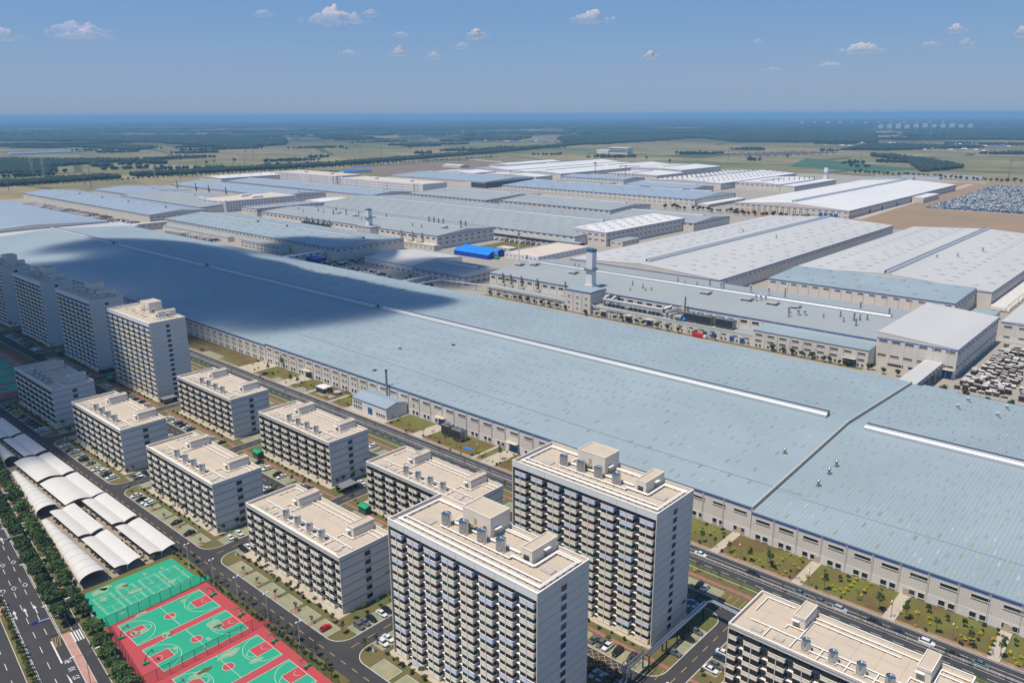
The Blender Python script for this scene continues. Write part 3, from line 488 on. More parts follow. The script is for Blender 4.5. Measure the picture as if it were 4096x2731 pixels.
hm=MB()
def hline(s0,s1,t,w): line(hm,hp(s0,t),hp(s1,t),w,-.025)
for t in (-3.35,-6.5):
    for s_ in np.arange(-300,120 if t<-5 else 0,9.85): hline(s_-3.1+(0 if t>-5 else -.4), s_+.9+(0 if t>-5 else -.4), t,.17)
for t in (-16.4,-19.6):
    for s_ in np.arange(-200,120,9.85): hline(s_-3.1,s_+.9,t,.17)
hline(1.2,200,-3.2,.45); hline(-300,200,-9.9,.16); hline(-300,0,-.45,.14)
for s_ in (0,):                                 # yellow hatched wedge by the bus lane
    pass
for (cx_,cy_) in ((-315.4,67.0),(-314.9,70.4),(-296.3,61.5),(-295.6,64.7),(-295.1,68.1),(-316.0,63.8)):
    c=Vector((cx_,cy_)); P=[c+HD*1.5,c+HN*.75,c-HD*1.5,c-HN*.75]
    for a,b_ in zip(P,P[1:]+P[:1]): line(hm,(a.x,a.y),(b_.x,b_.y),.2,-.025)
def arrow(cx_,cy_,left=False):
    c=Vector((cx_,cy_)); q=lambda s_,t: (c.x+HD.x*s_+HN.x*t, c.y+HD.y*s_+HN.y*t, -.024)
    hm.quad([q(3,-.14),q(3,.14),q(-1,.14),q(-1,-.14)]); hm.quad([q(-1,-.55),q(-1,.55),q(-3.2,0)])
    if left: hm.quad([q(2.2,-.14),q(1.6,-.14),q(.8,-1.2),q(1.4,-1.2)]); hm.quad([q(.3,-1.3),q(2.0,-1.3),q(.9,-2.1)])
arrow(-335.7,72.8); arrow(-277.7,59.7,True); arrow(-276.8,62.6); arrow(-276.3,65.8-.4)
for i in range(5): t=3.4-1.0+.0
for i in range(4):                               # zebra crossing of the side path
    s_=2.0; t=2.75+i*.78; line(hm,hp(.2,t),hp(6.6,t),.42,-.025)
struct('road_marking', hm.mesh('highway_marking', M['mark']))
ym=MB()
for a,b_ in (((0,-3),(0,-.6)),((5.2,-3),(5.2,-1.0)),((0,-.8),(5.2,-2.6)),((1.6,-.8),(5.2,-1.4)),((0,-2.6),(3.6,-2.9)),((0,-.4),(1.6,-.4)),((0.0,-1.7),(5.2,-2.9))): line(ym,hp(*a),hp(*b_),.16,-.022)
struct('road_marking', ym.mesh('bus_lane_hatching', M['marky']))
# the painted words of the bus lane
for ch,(cx_,cy_) in zip('车交公', ((-239.5,62.4),(-234.9,61.9),(-230.1,61.3))):
    cu=bpy.data.curves.new('lane_lettering','FONT'); cu.body=ch; cu.size=2.3; cu.extrude=.008; cu.align_x='CENTER'; cu.align_y='CENTER';  cu.materials.append(M['mark'])
    o=bpy.data.objects.new('road_lettering',cu); COL.objects.link(o); o.location=(cx_,cy_,-.02); o.rotation_euler=(0,0,math.atan2(HD.y,HD.x)+math.pi/2); o['kind']='structure'

# the second court ground, at the left edge in the shade
x0,x1,y0,y1=-640,-524,126,160
sheet('basketball_court_surface', [(x0,x1,y0,y1)], KH+.03, M['ctred'])
sheet('court_green_field', [(x,x+15,y0+3,y1-3) for x in (-636,-618,-600,-582,-564,-545)], KH+.05, M['ctgreen'])
sheet('court_key', [(x+5,x+10,y0+3,y0+8.8) for x in (-636,-618,-600,-582,-564,-545)]+[(x+5,x+10,y1-8.8,y1-3) for x in (-636,-618,-600,-582,-564,-545)], KH+.07, M['ctred'])
fm=MB()
for x in (-636,-618,-600,-582,-564,-545): rectl(fm,x,x+15,y0+3,y1-3,KH+.07,.14); line(fm,(x,(y0+y1)/2),(x+15,(y0+y1)/2),.12,KH+.07); arc(fm,x+7.5,(y0+y1)/2,1.8,0,360,KH+.075,.12)
struct('court_marking', fm.mesh('far_court_marking', M['mark']))
M['tanktop']=mat('tank_lid_metal',(.10,.17,.26),.3,.6,.1,1)  # blue of the mirrored sky is put into the lid's base colour
# ================================================================ DORMITORIES
WCACHE={}
def box_mesh(key, w,d,h, m, off=(0,0,0)):
    k=('box',key)
    if k not in WCACHE: WCACHE[k]=MB().box(-w/2+off[0],w/2+off[0],off[1],off[1]+d,off[2],off[2]+h).mesh(key,m)
    return WCACHE[k]
def window_mesh(w,h,mull=2,glass=None,frame=None,deep=.10,sill=True):
    """window set in a wall that faces -y: white frame standing proud, dark glass behind, mullions"""
    k=('win',w,h,mull,glass and glass.name,frame and frame.name,sill)
    if k in WCACHE: return WCACHE[k]
    g_=glass or M['glass']; f_=frame or M['frame']; b=MB(); t=.09
    b.box(-w/2,w/2,-.02,.0,0,h,0)
    for (x0,x1,z0,z1) in ((-w/2-t,-w/2,-t,h+t),(w/2,w/2+t,-t,h+t),(-w/2,w/2,h,h+t)): b.box(x0,x1,-deep,0,z0,z1,1)
    b.box(-w/2-t*(2 if sill else 1),w/2+t*(2 if sill else 1),-deep-(.12 if sill else 0),0,-t*1.6,0,1)
    for i in range(1,mull): x=-w/2+w*i/mull; b.box(x-.035,x+.035,-.07,-.02,0,h,2)
    WCACHE[k]=b.mesh('window',[g_,f_,M['darkmetal']]); return WCACHE[k]
def dorm(name,label,group,x0,y0,nfl,fh,H,tower,cut=False,tanks=True,dim=False):
    WX,DY=57.8,21.5; B=thing(name,label,'dormitory',(x0,y0,0),0,group)
    ZT=nfl*fh+.35; RD=2.0                        # bays stop under the parapet band; the wall behind is set back
    # body
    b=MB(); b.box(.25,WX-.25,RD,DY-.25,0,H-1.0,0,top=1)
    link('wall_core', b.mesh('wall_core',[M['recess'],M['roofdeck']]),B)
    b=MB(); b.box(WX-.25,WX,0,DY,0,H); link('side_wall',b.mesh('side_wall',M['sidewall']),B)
    b=MB(); b.box(0,.25,0,DY,0,H); link('side_wall',b.mesh('side_wall',M['paint']),B)
    b=MB(); b.box(.25,WX-.25,DY-.25,DY,0,H); link('rear_wall',b.mesh('rear_wall',M['paint']),B)
    pb=M['dormband'] if tower else M['paint']
    b=MB(); b.box(.25,WX-.25,0,.28,ZT,H); b.box(.25,WX-.25,.28,RD,ZT,H-1.0); link('parapet',b.mesh('parapet',pb),B)
    b=MB(); c=.32
    for r_ in ((-.05,WX+.05,-.05,c,H,H+.10),(-.05,WX+.05,DY-c,DY+.05,H,H+.10),(-.05,c,c,DY-c,H,H+.10),(WX-c,WX+.05,c,DY-c,H,H+.10)): b.box(*r_)
    link('coping',b.mesh('coping',M['rail']),B)
    if not tower:
        b=MB(); b.box(-.02,WX+.02,-.02,0,H-.95,H-.55); link('band_line',b.mesh('band_line',M['bandline']),B)
    for x in (WX*.0+7.2*i for i in range(1,8)):
        link('joint',box_mesh('joint_'+('t' if tower else 'l'),.07,.02,H-ZT,M['jointline'],(0,-.02,0)),B,(x,0,ZT))
    # bays
    fhp=fh; ph=(1.62 if tower else 1.38); gh=fhp-ph; pit=WX/8.0; BW=pit*.66
    def bay_mesh(w,colm,key):
        k=('bay',key,w,ph,fh)
        if k not in WCACHE:
            b=MB(); b.box(-w/2,w/2,0,RD-.02,0,ph-.14,0); b.box(-w/2-.08,w/2+.08,-.10,RD-.02,ph-.14,ph,1)
            if w>3: b.box(-.10,.10,-.13,-.005,-gh,ph,1); b.box(-w/2+.25,-.3,-.03,.0,.12,ph-.3,0); b.box(.3,w/2-.25,-.03,.0,.12,ph-.3,0)
            WCACHE[k]=b.mesh('balcony',[colm,M['rail']])
        return WCACHE[k]
    def glz_mesh(w,m,key):
        k=('glz',key,w,gh)
        if k not in WCACHE:
            b=MB(); b.box(-w/2+.14,w/2-.14,.12,RD-.02,0,gh,0)
            n=4 if w>3 else 2
            for i in range(n+1): x=-w/2+.16+(w-.32)*i/n; b.box(x-.035,x+.035,.06,.12,0,gh,1)
            b.box(-w/2+.12,w/2-.12,.07,.12,gh*.28,gh*.28+.05,1)
            WCACHE[k]=b.mesh('glazing',[m,M['frame'] if key=='f' else M['darkmetal']])
        return WCACHE[k]
    cms=[M['curt_d'],M['curt_g'],M['curt_b'],M['glass']]
    cols=[(pit*(i+.5),BW) for i in range(8)] if tower else [(BW/4+.3,BW/2)]+[(pit*i,BW) for i in range(1,8)]+[(WX-BW/4-.3,BW/2)]
    rr=random.Random(hash(label)%1000 if False else int(abs(x0)*3+y0))
    for ci,(xc,w) in enumerate(cols):
        for f in range(nfl):
            z=.35+f*fh
            blue = tower and (f==nfl-1 or (f+ci)%4==(1 if ci%2 else 3) and (f*7+ci*5)%9<6)
            link('balcony',bay_mesh(w,M['balcblue'] if blue else M['balc'],'b' if blue else 'c'),B,(xc,.05,z))
            q=rr.random(); ck=0 if q<.45 else (1 if q<.72 else 2) if tower else (0 if q<.8 else 3)
            link('glazing',glz_mesh(w,cms[ck],str(ck)),B,(xc,.05,z+ph))
    # recesses between the bays: louvred ledge for the air conditioners and a narrow window
    gaps=[(a[0]+a[1]/2,b_[0]-b_[1]/2) for a,b_ in zip(cols[:-1],cols[1:])]
    if tower: gaps.append((cols[-1][0]+cols[-1][1]/2,WX-.3))
    for (a,b_) in gaps:
        w=b_-a-.1; xc=(a+b_)/2
        k=('ledge',round(w,2))
        if k not in WCACHE:
            m_=MB(); m_.box(-w/2,w/2,-.9,-.8,-.35,.62,0); m_.box(-w/2,w/2,-.95,0,.62,.72,1); WCACHE[k]=m_.mesh('ledge',[M['louvre'],M['rail']])
        wn_=window_mesh(min(.95,w*.45),1.35,1,sill=False)
        for f in range(nfl):
            z=.35+f*fh
            if f<nfl-1 or True: link('ledge',WCACHE[k],B,(xc,RD-.02,z+.1)) 
            link('window',wn_,B,(xc-w*.08,RD,z+.95))
    # side windows and floor lines on the end wall
    sw=window_mesh(2.3 if tower else 2.4,1.75,3,sill=False)
    yc=10.6 if tower else 11.3
    if tower: link('window_strip',MB().box(WX,WX+.02,yc-1.3,yc+1.3,2.4,H-2.2).mesh('window_strip',M['balcblue']),B)
    for f in range(nfl): link('window',sw,B,(WX+(.025 if tower else 0),yc,f*fh+(1.25 if tower else 1.1)),math.pi/2)
    for f in range(1,nfl+1):
        if tower:
            link('floor_line',box_mesh('floor_line_t',.02,DY-.1,.10,M['jointline']),B,(WX+.012,.05,f*fh+.2-1.5+.35))
        else: link('floor_line',box_mesh('floor_line_l',.02,DY-.1,.42,M['bandline']),B,(WX+.012,.05,f*fh-.05))
    link('number_plate',MB().box(WX,WX+.06,DY-3.4,DY-.7,fh*2+.3,fh*2+1.1).mesh('number_plate',M['bandline'] if not tower else M['darkmetal']),B)
    # roof
    Z=H-1.0
    b=MB()
    for x in np.arange(6,WX,6.2): b.box(x-.05,x+.05,.4,DY-.4,Z+.001,Z+.012)
    for y in (7.2,14.0): b.box(.4,WX-.4,y-.05,y+.05,Z+.002,Z+.014)
    link('roof_joint',b.mesh('roof_joint',M['roofdeck2']),B)
    def house(xa,xb,ya,yb,h,door):
        b=MB(); b.box(xa,xb,ya,yb,Z,Z+h,0,top=1)
        for r_ in ((xa-.05,xb+.05,ya-.05,ya+.2),(xa-.05,xb+.05,yb-.2,yb+.05),(xa-.05,xa+.2,ya+.2,yb-.2),(xb-.2,xb+.05,ya+.2,yb-.2)): b.box(*r_,Z+h,Z+h+.32,2)
        o=link('stair_house',b.mesh('stair_house',[M['paint'],M['roofdeck'],M['jointline'] if False else M['paint']]),B)
        return o
    def part_on(o,name,b_,mats): link(name,b_.mesh(name,mats),o)
    if tower:
        s1=house(18.2,29.4,13.2,21.3,5.9,None)
        part_on(s1,'door',MB().box(22.9,24.0,13.13,13.2,Z+2.1,Z+4.1),M['cream_door']); part_on(s1,'window',MB().box(26.6,27.7,13.12,13.2,Z+1.7,Z+2.9),M['glass'])
        part_on(s1,'landing',MB().box(21.0,24.2,11.9,13.2,Z+1.8,Z+1.95).box(19.4,21.0,12.0,13.1,Z+.9,Z+1.05).box(20.9,24.2,11.9,11.95,Z+1.95,Z+2.8),M['beigepath'])
        part_on(s1,'porch_roof',MB().box(29.4,30.6,14.2,16.8,Z+2.5,Z+2.65),M['rail']); part_on(s1,'door',MB().box(29.4,29.46,14.8,16.2,Z,Z+2.1),M['cream_door'])
        s2=house(43.2,47.0,10.6,21.3,3.6,None)
        part_on(s2,'porch_roof',MB().box(47.0,48.1,15.0,17.4,Z+2.5,Z+2.65),M['rail']); part_on(s2,'door',MB().box(47.0,47.06,15.4,16.6,Z,Z+2.1),M['cream_door']); part_on(s2,'louvre',MB().box(44.0,46.0,10.53,10.6,Z+.6,Z+2.0),M['glass'])
    else:
        for xa in (13.5,46.1):
            s1=house(xa,xa+3.5,12.1,21.0,3.5,None)
            part_on(s1,'band_line',MB().box(xa-.02,xa+3.52,12.08,12.1,Z+2.7,Z+3.0).box(xa+3.5,xa+3.52,12.1,21.0,Z+2.7,Z+3.0),M['bandline'])
            part_on(s1,'porch_roof',MB().box(xa-1.4+1.2,xa+2.0,11.2,12.1,Z+2.3,Z+2.42),M['rail']); part_on(s1,'door',MB().box(xa+.4,xa+1.8,12.04,12.08,Z,Z+2.1),M['cream_door'])
    def pipes(segs,r=.20,h=.6):
        b=MB()
        for (x0_,y0_,x1_,y1_) in segs:
            b.cyl((x0_,y0_,Z+h),(x1_,y1_,Z+h),r,r,6,0)
            L_=math.hypot(x1_-x0_,y1_-y0_); n=max(1,int(L_/3.2))
            for i in range(n+1):
                t=(i+.5)/(n+1); x=x0_+(x1_-x0_)*t; y=y0_+(y1_-y0_)*t; b.box(x-.2,x+.2,y-.2,y+.2,Z,Z+h-r,1)
        return b
    if tower:
        ys=(3.1,3.9) ; segs=[(1.5,3.0,56.2,3.0),(1.5,3.45,56.2,3.45),(2.0,5.3,54.5,5.3),(1.8,3.4,1.8,19.0),(2.3,3.4,2.3,19.0),(1.8,19.3,18,19.3),(2.3,18.7,18,18.7),(13.9,8.2,41,8.2),(41,8.2,41,9.2),(40.5,9.4,48.6,9.4),(40.5,9.8,48.6,9.8),(48.4,9.4,48.4,19.8),(48.8,9.8,48.8,19.8),(48.6,19.6,56.6,19.6),(48.6,18.8,56.6,18.8),(55.6,3.2,55.6,19.4),(56.1,3.2,56.1,19.4),(30.0,19.5,43,19.5),(30.0,18.7,43,18.7),(15.4,12.0,41.5,12.0),(15.4,12.4,41.5,12.4),(15.3,12.0,15.3,18.6)]
        if not tanks: segs=[(1.5,1.6,56.2,1.6),(1.5,3.2,1.5,19.0),(41,9.6,48.6,9.6),(48.6,9.6,48.6,19.6),(48.6,19.6,56.6,19.6),(15.4,12.0,31,12.0)]
        link('roof_pipes',pipes(segs).mesh('roof_pipes',[M['pipe'],M['bracket']]),B)
        hs=[(7.2,6.8,11.2,9.6),(50.4,9.8,54.0,12.4)] if tanks else [(6,8,8.4,10),(11,9.5,13.4,11.5),(16,8,18.6,10),(22,7,24.6,9),(28,7.6,30.6,9.6),(34,6.5,36.6,8.5)]
        tk=(14.4,21.6,28.8,36.0); ty=10.3; tr=1.45; th=3.3
        stand=MB()
        for x in np.arange(5,54,7.4): 
            for d in (0,.7): stand.cyl((x+d,3.2,Z),(x+d,3.2,Z+1.9),.05,.05,5)
        for x in np.arange(2,56,7.2): stand.cyl((x,.8,Z),(x,.8,Z+1.7),.035,.035,4); stand.cyl((x,20.8,Z),(x,20.8,Z+1.7),.035,.035,4)
        link('vent_stub',stand.mesh('vent_stub',M['pipe']),B)
    else:
        segs=[(3.4,7.0,55.6,7.0),(17.2,19.4,45.9,19.4),(17.6,17.4,41,17.4),(17.4,7.6,17.4,17.4),(12.6,11.4,17.4,11.4),(12.6,9.6,12.6,11.4),(2.6,12.0,2.6,20.2),(2.6,20.2,11,20.2),(45.2,8.2,45.2,11.2),(45.2,10.8,50.2,10.8),(50.4,10.8,50.4,19.4),(50.4,19.4,57,19.4),(50.4,17.4,57,17.4)]+[(x,2.0,x,7.0) for x in (9.5,17,24.4,31.6,38.8,46,52)]+[(20.6,4.0,44,4.0)]
        link('roof_pipes',pipes(segs,.17,.45).mesh('roof_pipes',[M['pipe'],M['bracket']]),B)
        hs=[(5.4,2.8,8.4,4.6),(11.8,2.8,14.6,4.8),(49.6,2.6,53,4.6),(54.0,1.6,56.6,4.0)]
        tk=(20.5,27.8,35.0,42.2); ty=4.3; tr=1.2; th=2.9
        stand=MB()
        for x in np.arange(2,56,7.2): stand.cyl((x,.8,Z),(x,.8,Z+1.5),.03,.03,4); stand.cyl((x,20.8,Z),(x,20.8,Z+1.9),.03,.03,4)
        link('vent_stub',stand.mesh('vent_stub',M['pipe']),B)
    for (xa,ya,xb,yb) in hs: link('roof_hatch',MB().box(xa,xb,ya,yb,Z,Z+.35).mesh('roof_hatch',M['hatch']),B)
    if tanks:
        k=('tank',tr)
        if k not in WCACHE:
            b=MB(); b.box(-tr-.2,tr+.2,-tr-.2,tr+.2,0,.35,2); b.cyl((0,0,.35),(0,0,.35+th),tr,tr,20,0,True,1); b.cyl((0,0,.35+th),(0,0,.55+th),tr*.98,.25,20,1); b.cyl((0,0,.5+th),(0,0,.85+th),.2,.2,6,3); b.cyl((-.1,0,.72+th),(tr,.2,.6+th),.06,.06,5,3); b.cyl((tr+.12,.1,0),(tr+.12,.1,.4+th),.07,.07,5,3)
            WCACHE[k]=b.mesh('water_tank',[M['steel'],M['tanktop'],M['hatch'],M['pipe']])
            for p_ in WCACHE[k].polygons: p_.use_smooth=(p_.material_index==0 and len(p_.vertices)==4)
        for x in tk: link('water_tank',WCACHE[k],B,(x,ty,Z))
    return B
DORMS=[]
TG='fifteen-storey dormitory towers'; LG='six-storey dormitory blocks'
DORMS.append(dorm('dormitory_tower','tall cream dormitory tower nearest the camera, cut off by the bottom edge',TG,-168.4,131.6,15,2.9,46.0,True))
DORMS.append(dorm('dormitory_tower','tall cream dormitory tower whose foot meets a silver overhead pipeline',TG,-168.2,186.3,15,2.9,46.0,True))
DORMS.append(dorm('dormitory_tower','tall sunlit tower without roof tanks, rightmost of the four at left',TG,-503.5,186.3,15,2.93,46.6,True,tanks=False))
DORMS.append(dorm('dormitory_tower','shaded tall tower beside the sunlit one, third of the four at left',TG,-588.6,186.3,15,2.93,46.6,True,tanks=False))
DORMS.append(dorm('dormitory_tower','shaded tall tower second of the four standing at left edge',TG,-674.8,186.0,15,2.93,46.6,True,tanks=False))
DORMS.append(dorm('dormitory_tower','shaded tall tower half outside the left edge of the photo',TG,-759.0,185.8,15,2.93,46.6,True,tanks=False))
LS=[(-253.6,132.6,'six-storey block with red car before it, behind the basketball courts'),(-334.8,131.7,'six-storey block behind the four butterfly canopies, white cars in front'),(-418.7,131.5,'six-storey block behind the vaulted canopies in the shade edge'),(-503.6,131.4,'fully shaded six-storey block at left edge with a lime car in front'),
    (-418.2,186.2,'six-storey block right beside the sunlit tank-free tower'),(-334.9,186.6,'six-storey block with black canopied gate shelter at its right end'),(-249.4,185.4,'six-storey block with antennas, behind the nearest tower'),(-85,185.2,'six-storey block at bottom right with roof tanks beside the road'),(-85,131.0,'dormitory roof corner just showing at the bottom edge')]
for x,y,l in LS: DORMS.append(dorm('dormitory_block',l,LG,x,y,6,3.25,21.4,False))
# antennas on the block behind the nearest tower
t=thing('phone_antenna','phone antenna mast cluster on the stair house of the antenna block','antenna',(-234.4,200.5,23.9))
b=MB().cyl((0,0,0),(0,0,4.6),.09,.06,6)
for i in range(3): a=2.1*i; b.box(.5*math.cos(a)-.15,.5*math.cos(a)+.15,.5*math.sin(a)-.1,.5*math.sin(a)+.1,1.8,3.6)
link('mast',b.mesh('mast',M['galv']),t)
t2=copy_thing(t,(-202.8,205.0,23.9),1.0,'second phone antenna mast, on the right stair house of the antenna block')
t['group']=t2['group']='antenna masts'
# ================================================================ FACTORY HALLS
def vent_mesh(L_,w,h,key):
    """long ridge ventilator: low base walls, rounded metal hood, solid dark strip for the shade in the slot behind it"""
    k=('vent',round(L_,1),w,h)
    if k in WCACHE: return WCACHE[k]
    b=MB(); n=8; prof=[]
    for i in range(n+1):
        t=math.pi*(0.02+.98*i/n); prof.append((-w/2*math.cos(t)*1.0, h*.25+h*.75*math.sin(t)**.8))
    prof=[(-w/2,-.6)]+[q for q in prof if q[0]<w*.04]+[(w*.04,h*.98),(w*.04,-.6)]
    vs=[(0,y,z) for y,z in prof]+[(L_,y,z) for y,z in prof]; m=len(prof)
    b.add(vs,[(i,i+1,m+i+1,m+i) for i in range(m-1)],0); b.add(vs,[tuple(range(m-1,-1,-1)),tuple(range(m,2*m))],0)
    b.box(0,L_,w*.04,w*.34,h*.5,h*1.0,1).box(0,L_,w*.34,w*.40,-.6,h*1.0,0)  # dark box stands in for the shade inside the open top, then the far rim
    WCACHE[k]=b.mesh('ridge_vent',[M['ventmetal'],M['darkmetal']]); return WCACHE[k]
def hall(name,label,x0,x1,y0,y1,ze,zr,axis='x',rp=.5,zf=None,roof='roofmid',clad='clad',group=None,cat='factory hall',
         front=(),right=(),base=0.0,stripe=True,vents=(),vw=3.0,vh=1.7,sky=None,bay=9.1,pipes=True,gutter=True,mono=False):
    """gabled hall; ridge along axis; rp ridge position across; front=-y face rows, right=+x face rows: (z,w,h,n per bay)"""
    zf=ze if zf is None else zf
    B=thing(name,label,cat,(x0,y0,0),0,group); X=x1-x0; Y=y1-y0
    W=Y if axis=='x' else X; L_=X if axis=='x' else Y
    prof=[(0,ze),(W*rp,zr),(W,zf)] if not mono else [(0,ze),(W,zf)]
    P=(lambda l,w,z:(l,w,z)) if axis=='x' else (lambda l,w,z:(w,l,z))
    sec=[(0,0)]+prof+[(W,0)]; n=len(sec); b=MB()
    vs=[P(0,w,z) for w,z in sec]+[P(L_,w,z) for w,z in sec]
    fs=[(i,i+1,n+i+1,n+i) for i in (0,n-2)]+[tuple(range(n))[::-1],tuple(range(n,2*n))]
    b.add(vs,fs,0); link('wall',b.mesh('wall',M[clad]),B)
    oh=.12; b=MB()
    for (a,c) in zip(prof[:-1],prof[1:]):
        sl=(c[1]-a[1])/(c[0]-a[0]); wa,za=(a[0]-oh,a[1]-sl*oh) if a is prof[0] else a; wb,zb=(c[0]+oh,c[1]+sl*oh) if c is prof[-1] else c
        q=[P(-oh,wa,za+.06),P(L_+oh,wa,za+.06),P(L_+oh,wb,zb+.06),P(-oh,wb,zb+.06)]; q2=[(x,y,z+.24) for x,y,z in q]
        b.add(q+q2,[(4,5,6,7),(3,2,1,0),(0,1,5,4),(1,2,6,5),(2,3,7,6),(3,0,4,7)])
    link('roof',b.mesh('roof',M[roof]),B)
    def zroof(w):
        for a,c in zip(prof[:-1],prof[1:]):
            if a[0]<=w<=c[0]+1e-6: return a[1]+(c[1]-a[1])*(w-a[0])/(c[0]-a[0])
        return ze
    zfront=ze if axis=='x' else min(ze,zf); zright=zf if axis=='y' else min(ze,zf)
    zright=min(ze,zf)
    if stripe:
        if axis=='x': b=MB().box(0,X,-.12,0,ze-1.0,ze-.36); 
        else: b=MB().box(0,X,-.12,0,min(ze,zf)-1.0,min(ze,zf)-.36)
        b.box(X,X+.1,0,Y,zright-1.0,zright-.36); link('stripe',b.mesh('stripe',M['blue_trim']),B)
    if gutter:
        b=MB()
        if axis=='x': b.box(-.1,X+.1,-.2,-.02,ze-.3,ze+.02)
        else: b.box(X+.02,X+.2,-.1,Y+.1,zf-.3,zf+.02)
        link('gutter',b.mesh('gutter',M['gutter']),B)
    if base:
        b=MB().box(0,X,-.06,0,0,base).box(X,X+.06,-.06,Y,0,base); link('base_wall',b.mesh('base_wall',M['clad_white']),B)
    if pipes:
        b=MB().box(-.28,-.14,-.16,-.02,0,ze-.3).box(.14,.28,-.16,-.02,0,ze-.3) if axis=='x' else MB().box(-.14,.14,-.14,-.02,0,zfront-.3)
        nb=int(X/bay+.5); me=b.mesh('downpipe',M['pipewhite']); scatter(B,'downpipe',me,[(bay*i,-.06,0,0) for i in range(1,nb)],150)
        if axis=='y':
            nb=int(Y/bay+.5); me=MB().box(-.12,.12,-.14,-.02,0,zf-.3).mesh('downpipe',M['pipewhite']); scatter(B,'downpipe',me,[(X+.06,bay*i,0,math.pi/2) for i in range(1,nb)],140)
    for rows,face in ((front,'f'),(right,'r')):
        LL=X if face=='f' else Y; off=-.0
        for row in rows:
            z,w,h,c=row[:4]; lo,hi=(row[4],row[5]) if len(row)>4 else (0,LL)
            nb=max(1,int(LL/bay+.5)); st=LL/nb; pts=[]
            for i in range(nb):
                for j in range(c):
                    p=st*(i+(j+.5)/c) if c==1 else st*(i+.5+(j-(c-1)/2)*(.32 if c==2 else .8/c))
                    if lo<=p<=hi: pts.append((p,-.03-(.06 if z<base else 0),z,0) if face=='f' else (X+.03+(.06 if z<base else 0),p,z,math.pi/2))
            scatter(B,'window',window_mesh(w,h,4 if w>3 else 2),pts,130 if len(rows)>1 else 280)
    for (a,c) in vents:                          # along the ridge
        wr=W*rp
        if axis=='x': link('ridge_vent',vent_mesh(c-a,vw,vh,name),B,(a-x0,wr,zr+.1))
        else: link('ridge_vent',vent_mesh(c-a,vw,vh,name),B,(wr,a-y0,zr+.1),math.pi/2)
    if sky:
        (dl,dw,sl,sw,h,seed,m)=sky; rr=random.Random(seed); me=MB().box(-sl/2,sl/2,-sw/2,sw/2,0,h).mesh('skylight',m); pts=[]
        w=dw*.6
        while w<W-dw*.35:
            if abs(w-W*rp)>vw*.5+sw*.6 or mono:
                l=dl*.5+ (dl*.5 if int(w/dw)%2 else 0)
                while l<L_-sl:
                    p=P(l+rr.uniform(-.06,.06)*dl,w,zroof(w)+.27)
                    pts.append((p[0],p[1],p[2], 0 if axis=='x' else 0)); l+=dl
            w+=dw
        # tilt follows the roof: build the boxes already tilted by sampling both edges is not needed at these slopes
        scatter(B,'skylight',me,pts,280)
    return B
def stack(parent,x,y,z,h,r=.45,cap=True,m='galv'):
    k=('stack',round(h,1),r,cap,m)
    if k not in WCACHE:
        b=MB().box(-r*1.6,r*1.6,-r*1.6,r*1.6,-.3,.35,0).cyl((0,0,.3),(0,0,h),r,r,10,0)
        if cap: b.cyl((0,0,h+.15),(0,0,h+.7),r*1.7,r*.2,10,0).cyl((0,0,h-.1),(0,0,h+.2),r*.5,r*.5,6,0)
        WCACHE[k]=b.mesh('roof_stack',M[m])
    return link('roof_stack',WCACHE[k],parent,(x-parent.location.x,y-parent.location.y,z))
W1=(8.3,5.4,1.05,1)
# --- the long hall with the cloud shadow: two roof heights, one ridge ventilator run
HA=hall('long_hall','very long grey-roofed hall across the picture, raised left of the dividing step',-466.5,-118,269.7,469,12.7,18.6,roof='roofgrey',clad='clad_rib',base=3.4,
  front=((9.0,5.4,1.1,1),(5.4,1.25,1.2,2,0,150),(.9,1.7,1.9,2)),right=(),vents=((-462.7,-127.5),),vw=5.6,vh=2.6)
me=MB().box(-.42,.42,-2.0,2.0,-.06,.05).mesh('skylight',M['skylight'])
def roofz(y,y0,y1,ze,zr): ym=(y0+y1)/2; return ze+(zr-ze)*(1-abs(y-ym)/((y1-y0)/2))
def strip_lights(H,x0,x1,y0,y1,ze,zr,seed,dx=4.55,dy=11.0,side='both'):
    rr=random.Random(seed); me_=[]
    for s_,tilt in ((1,math.atan2(zr-ze,(y1-y0)/2)),(-1,-math.atan2(zr-ze,(y1-y0)/2))):
        c=math.tan(tilt); b=MB(); vs=[(-.38,-1.7,-1.7*c),(.38,-1.7,-1.7*c),(.38,1.7,1.7*c),(-.38,1.7,1.7*c)]
        b.add([(x,y,z+.0) for x,y,z in vs]+[(x,y,z+.09) for x,y,z in vs],[(4,5,6,7),(0,1,5,4),(1,2,6,5),(2,3,7,6),(3,0,4,7)]); me=b.mesh('skylight',M['skylight']); pts=[]
        ym=(y0+y1)/2; y=y0+7; r_=0
        while y<y1-5:
            if (s_>0 and y<ym-6) or (s_<0 and y>ym+6):
                x=x0+3+(r_%2)*dx*.5
                while x<x1-2:
                    if rr.random()<.86:
                        yy=y+rr.choice((-2.4,0,0,2.4)); pts.append((x-H.location.x+rr.choice((-.75,0,0,.75)),yy-H.location.y,roofz(yy,y0,y1,ze,zr)+.31,0))
                    x+=dx
            y+=dy; r_+=1
        scatter(H,'skylight',me,pts,140)
strip_lights(HA,-466,-120,269.7,469,12.7,18.6,3)
HB=hall('long_hall','long hall section left of the raised part, mostly under the cloud shadow',-1145,-466.5,269.2,470,11.9,18.2,roof='roofgrey',clad='clad_rib',base=3.2,
  front=((8.4,5.2,1.0,1),(5.2,1.2,1.1,2,380,679),(.9,1.6,1.7,2,380,679)),vents=((-1140,-952),(-932,-735),(-720,-472)),vw=5.6,vh=2.4)
strip_lights(HB,-720,-468,269.2,470,11.9,18.2,5,6.5,15)
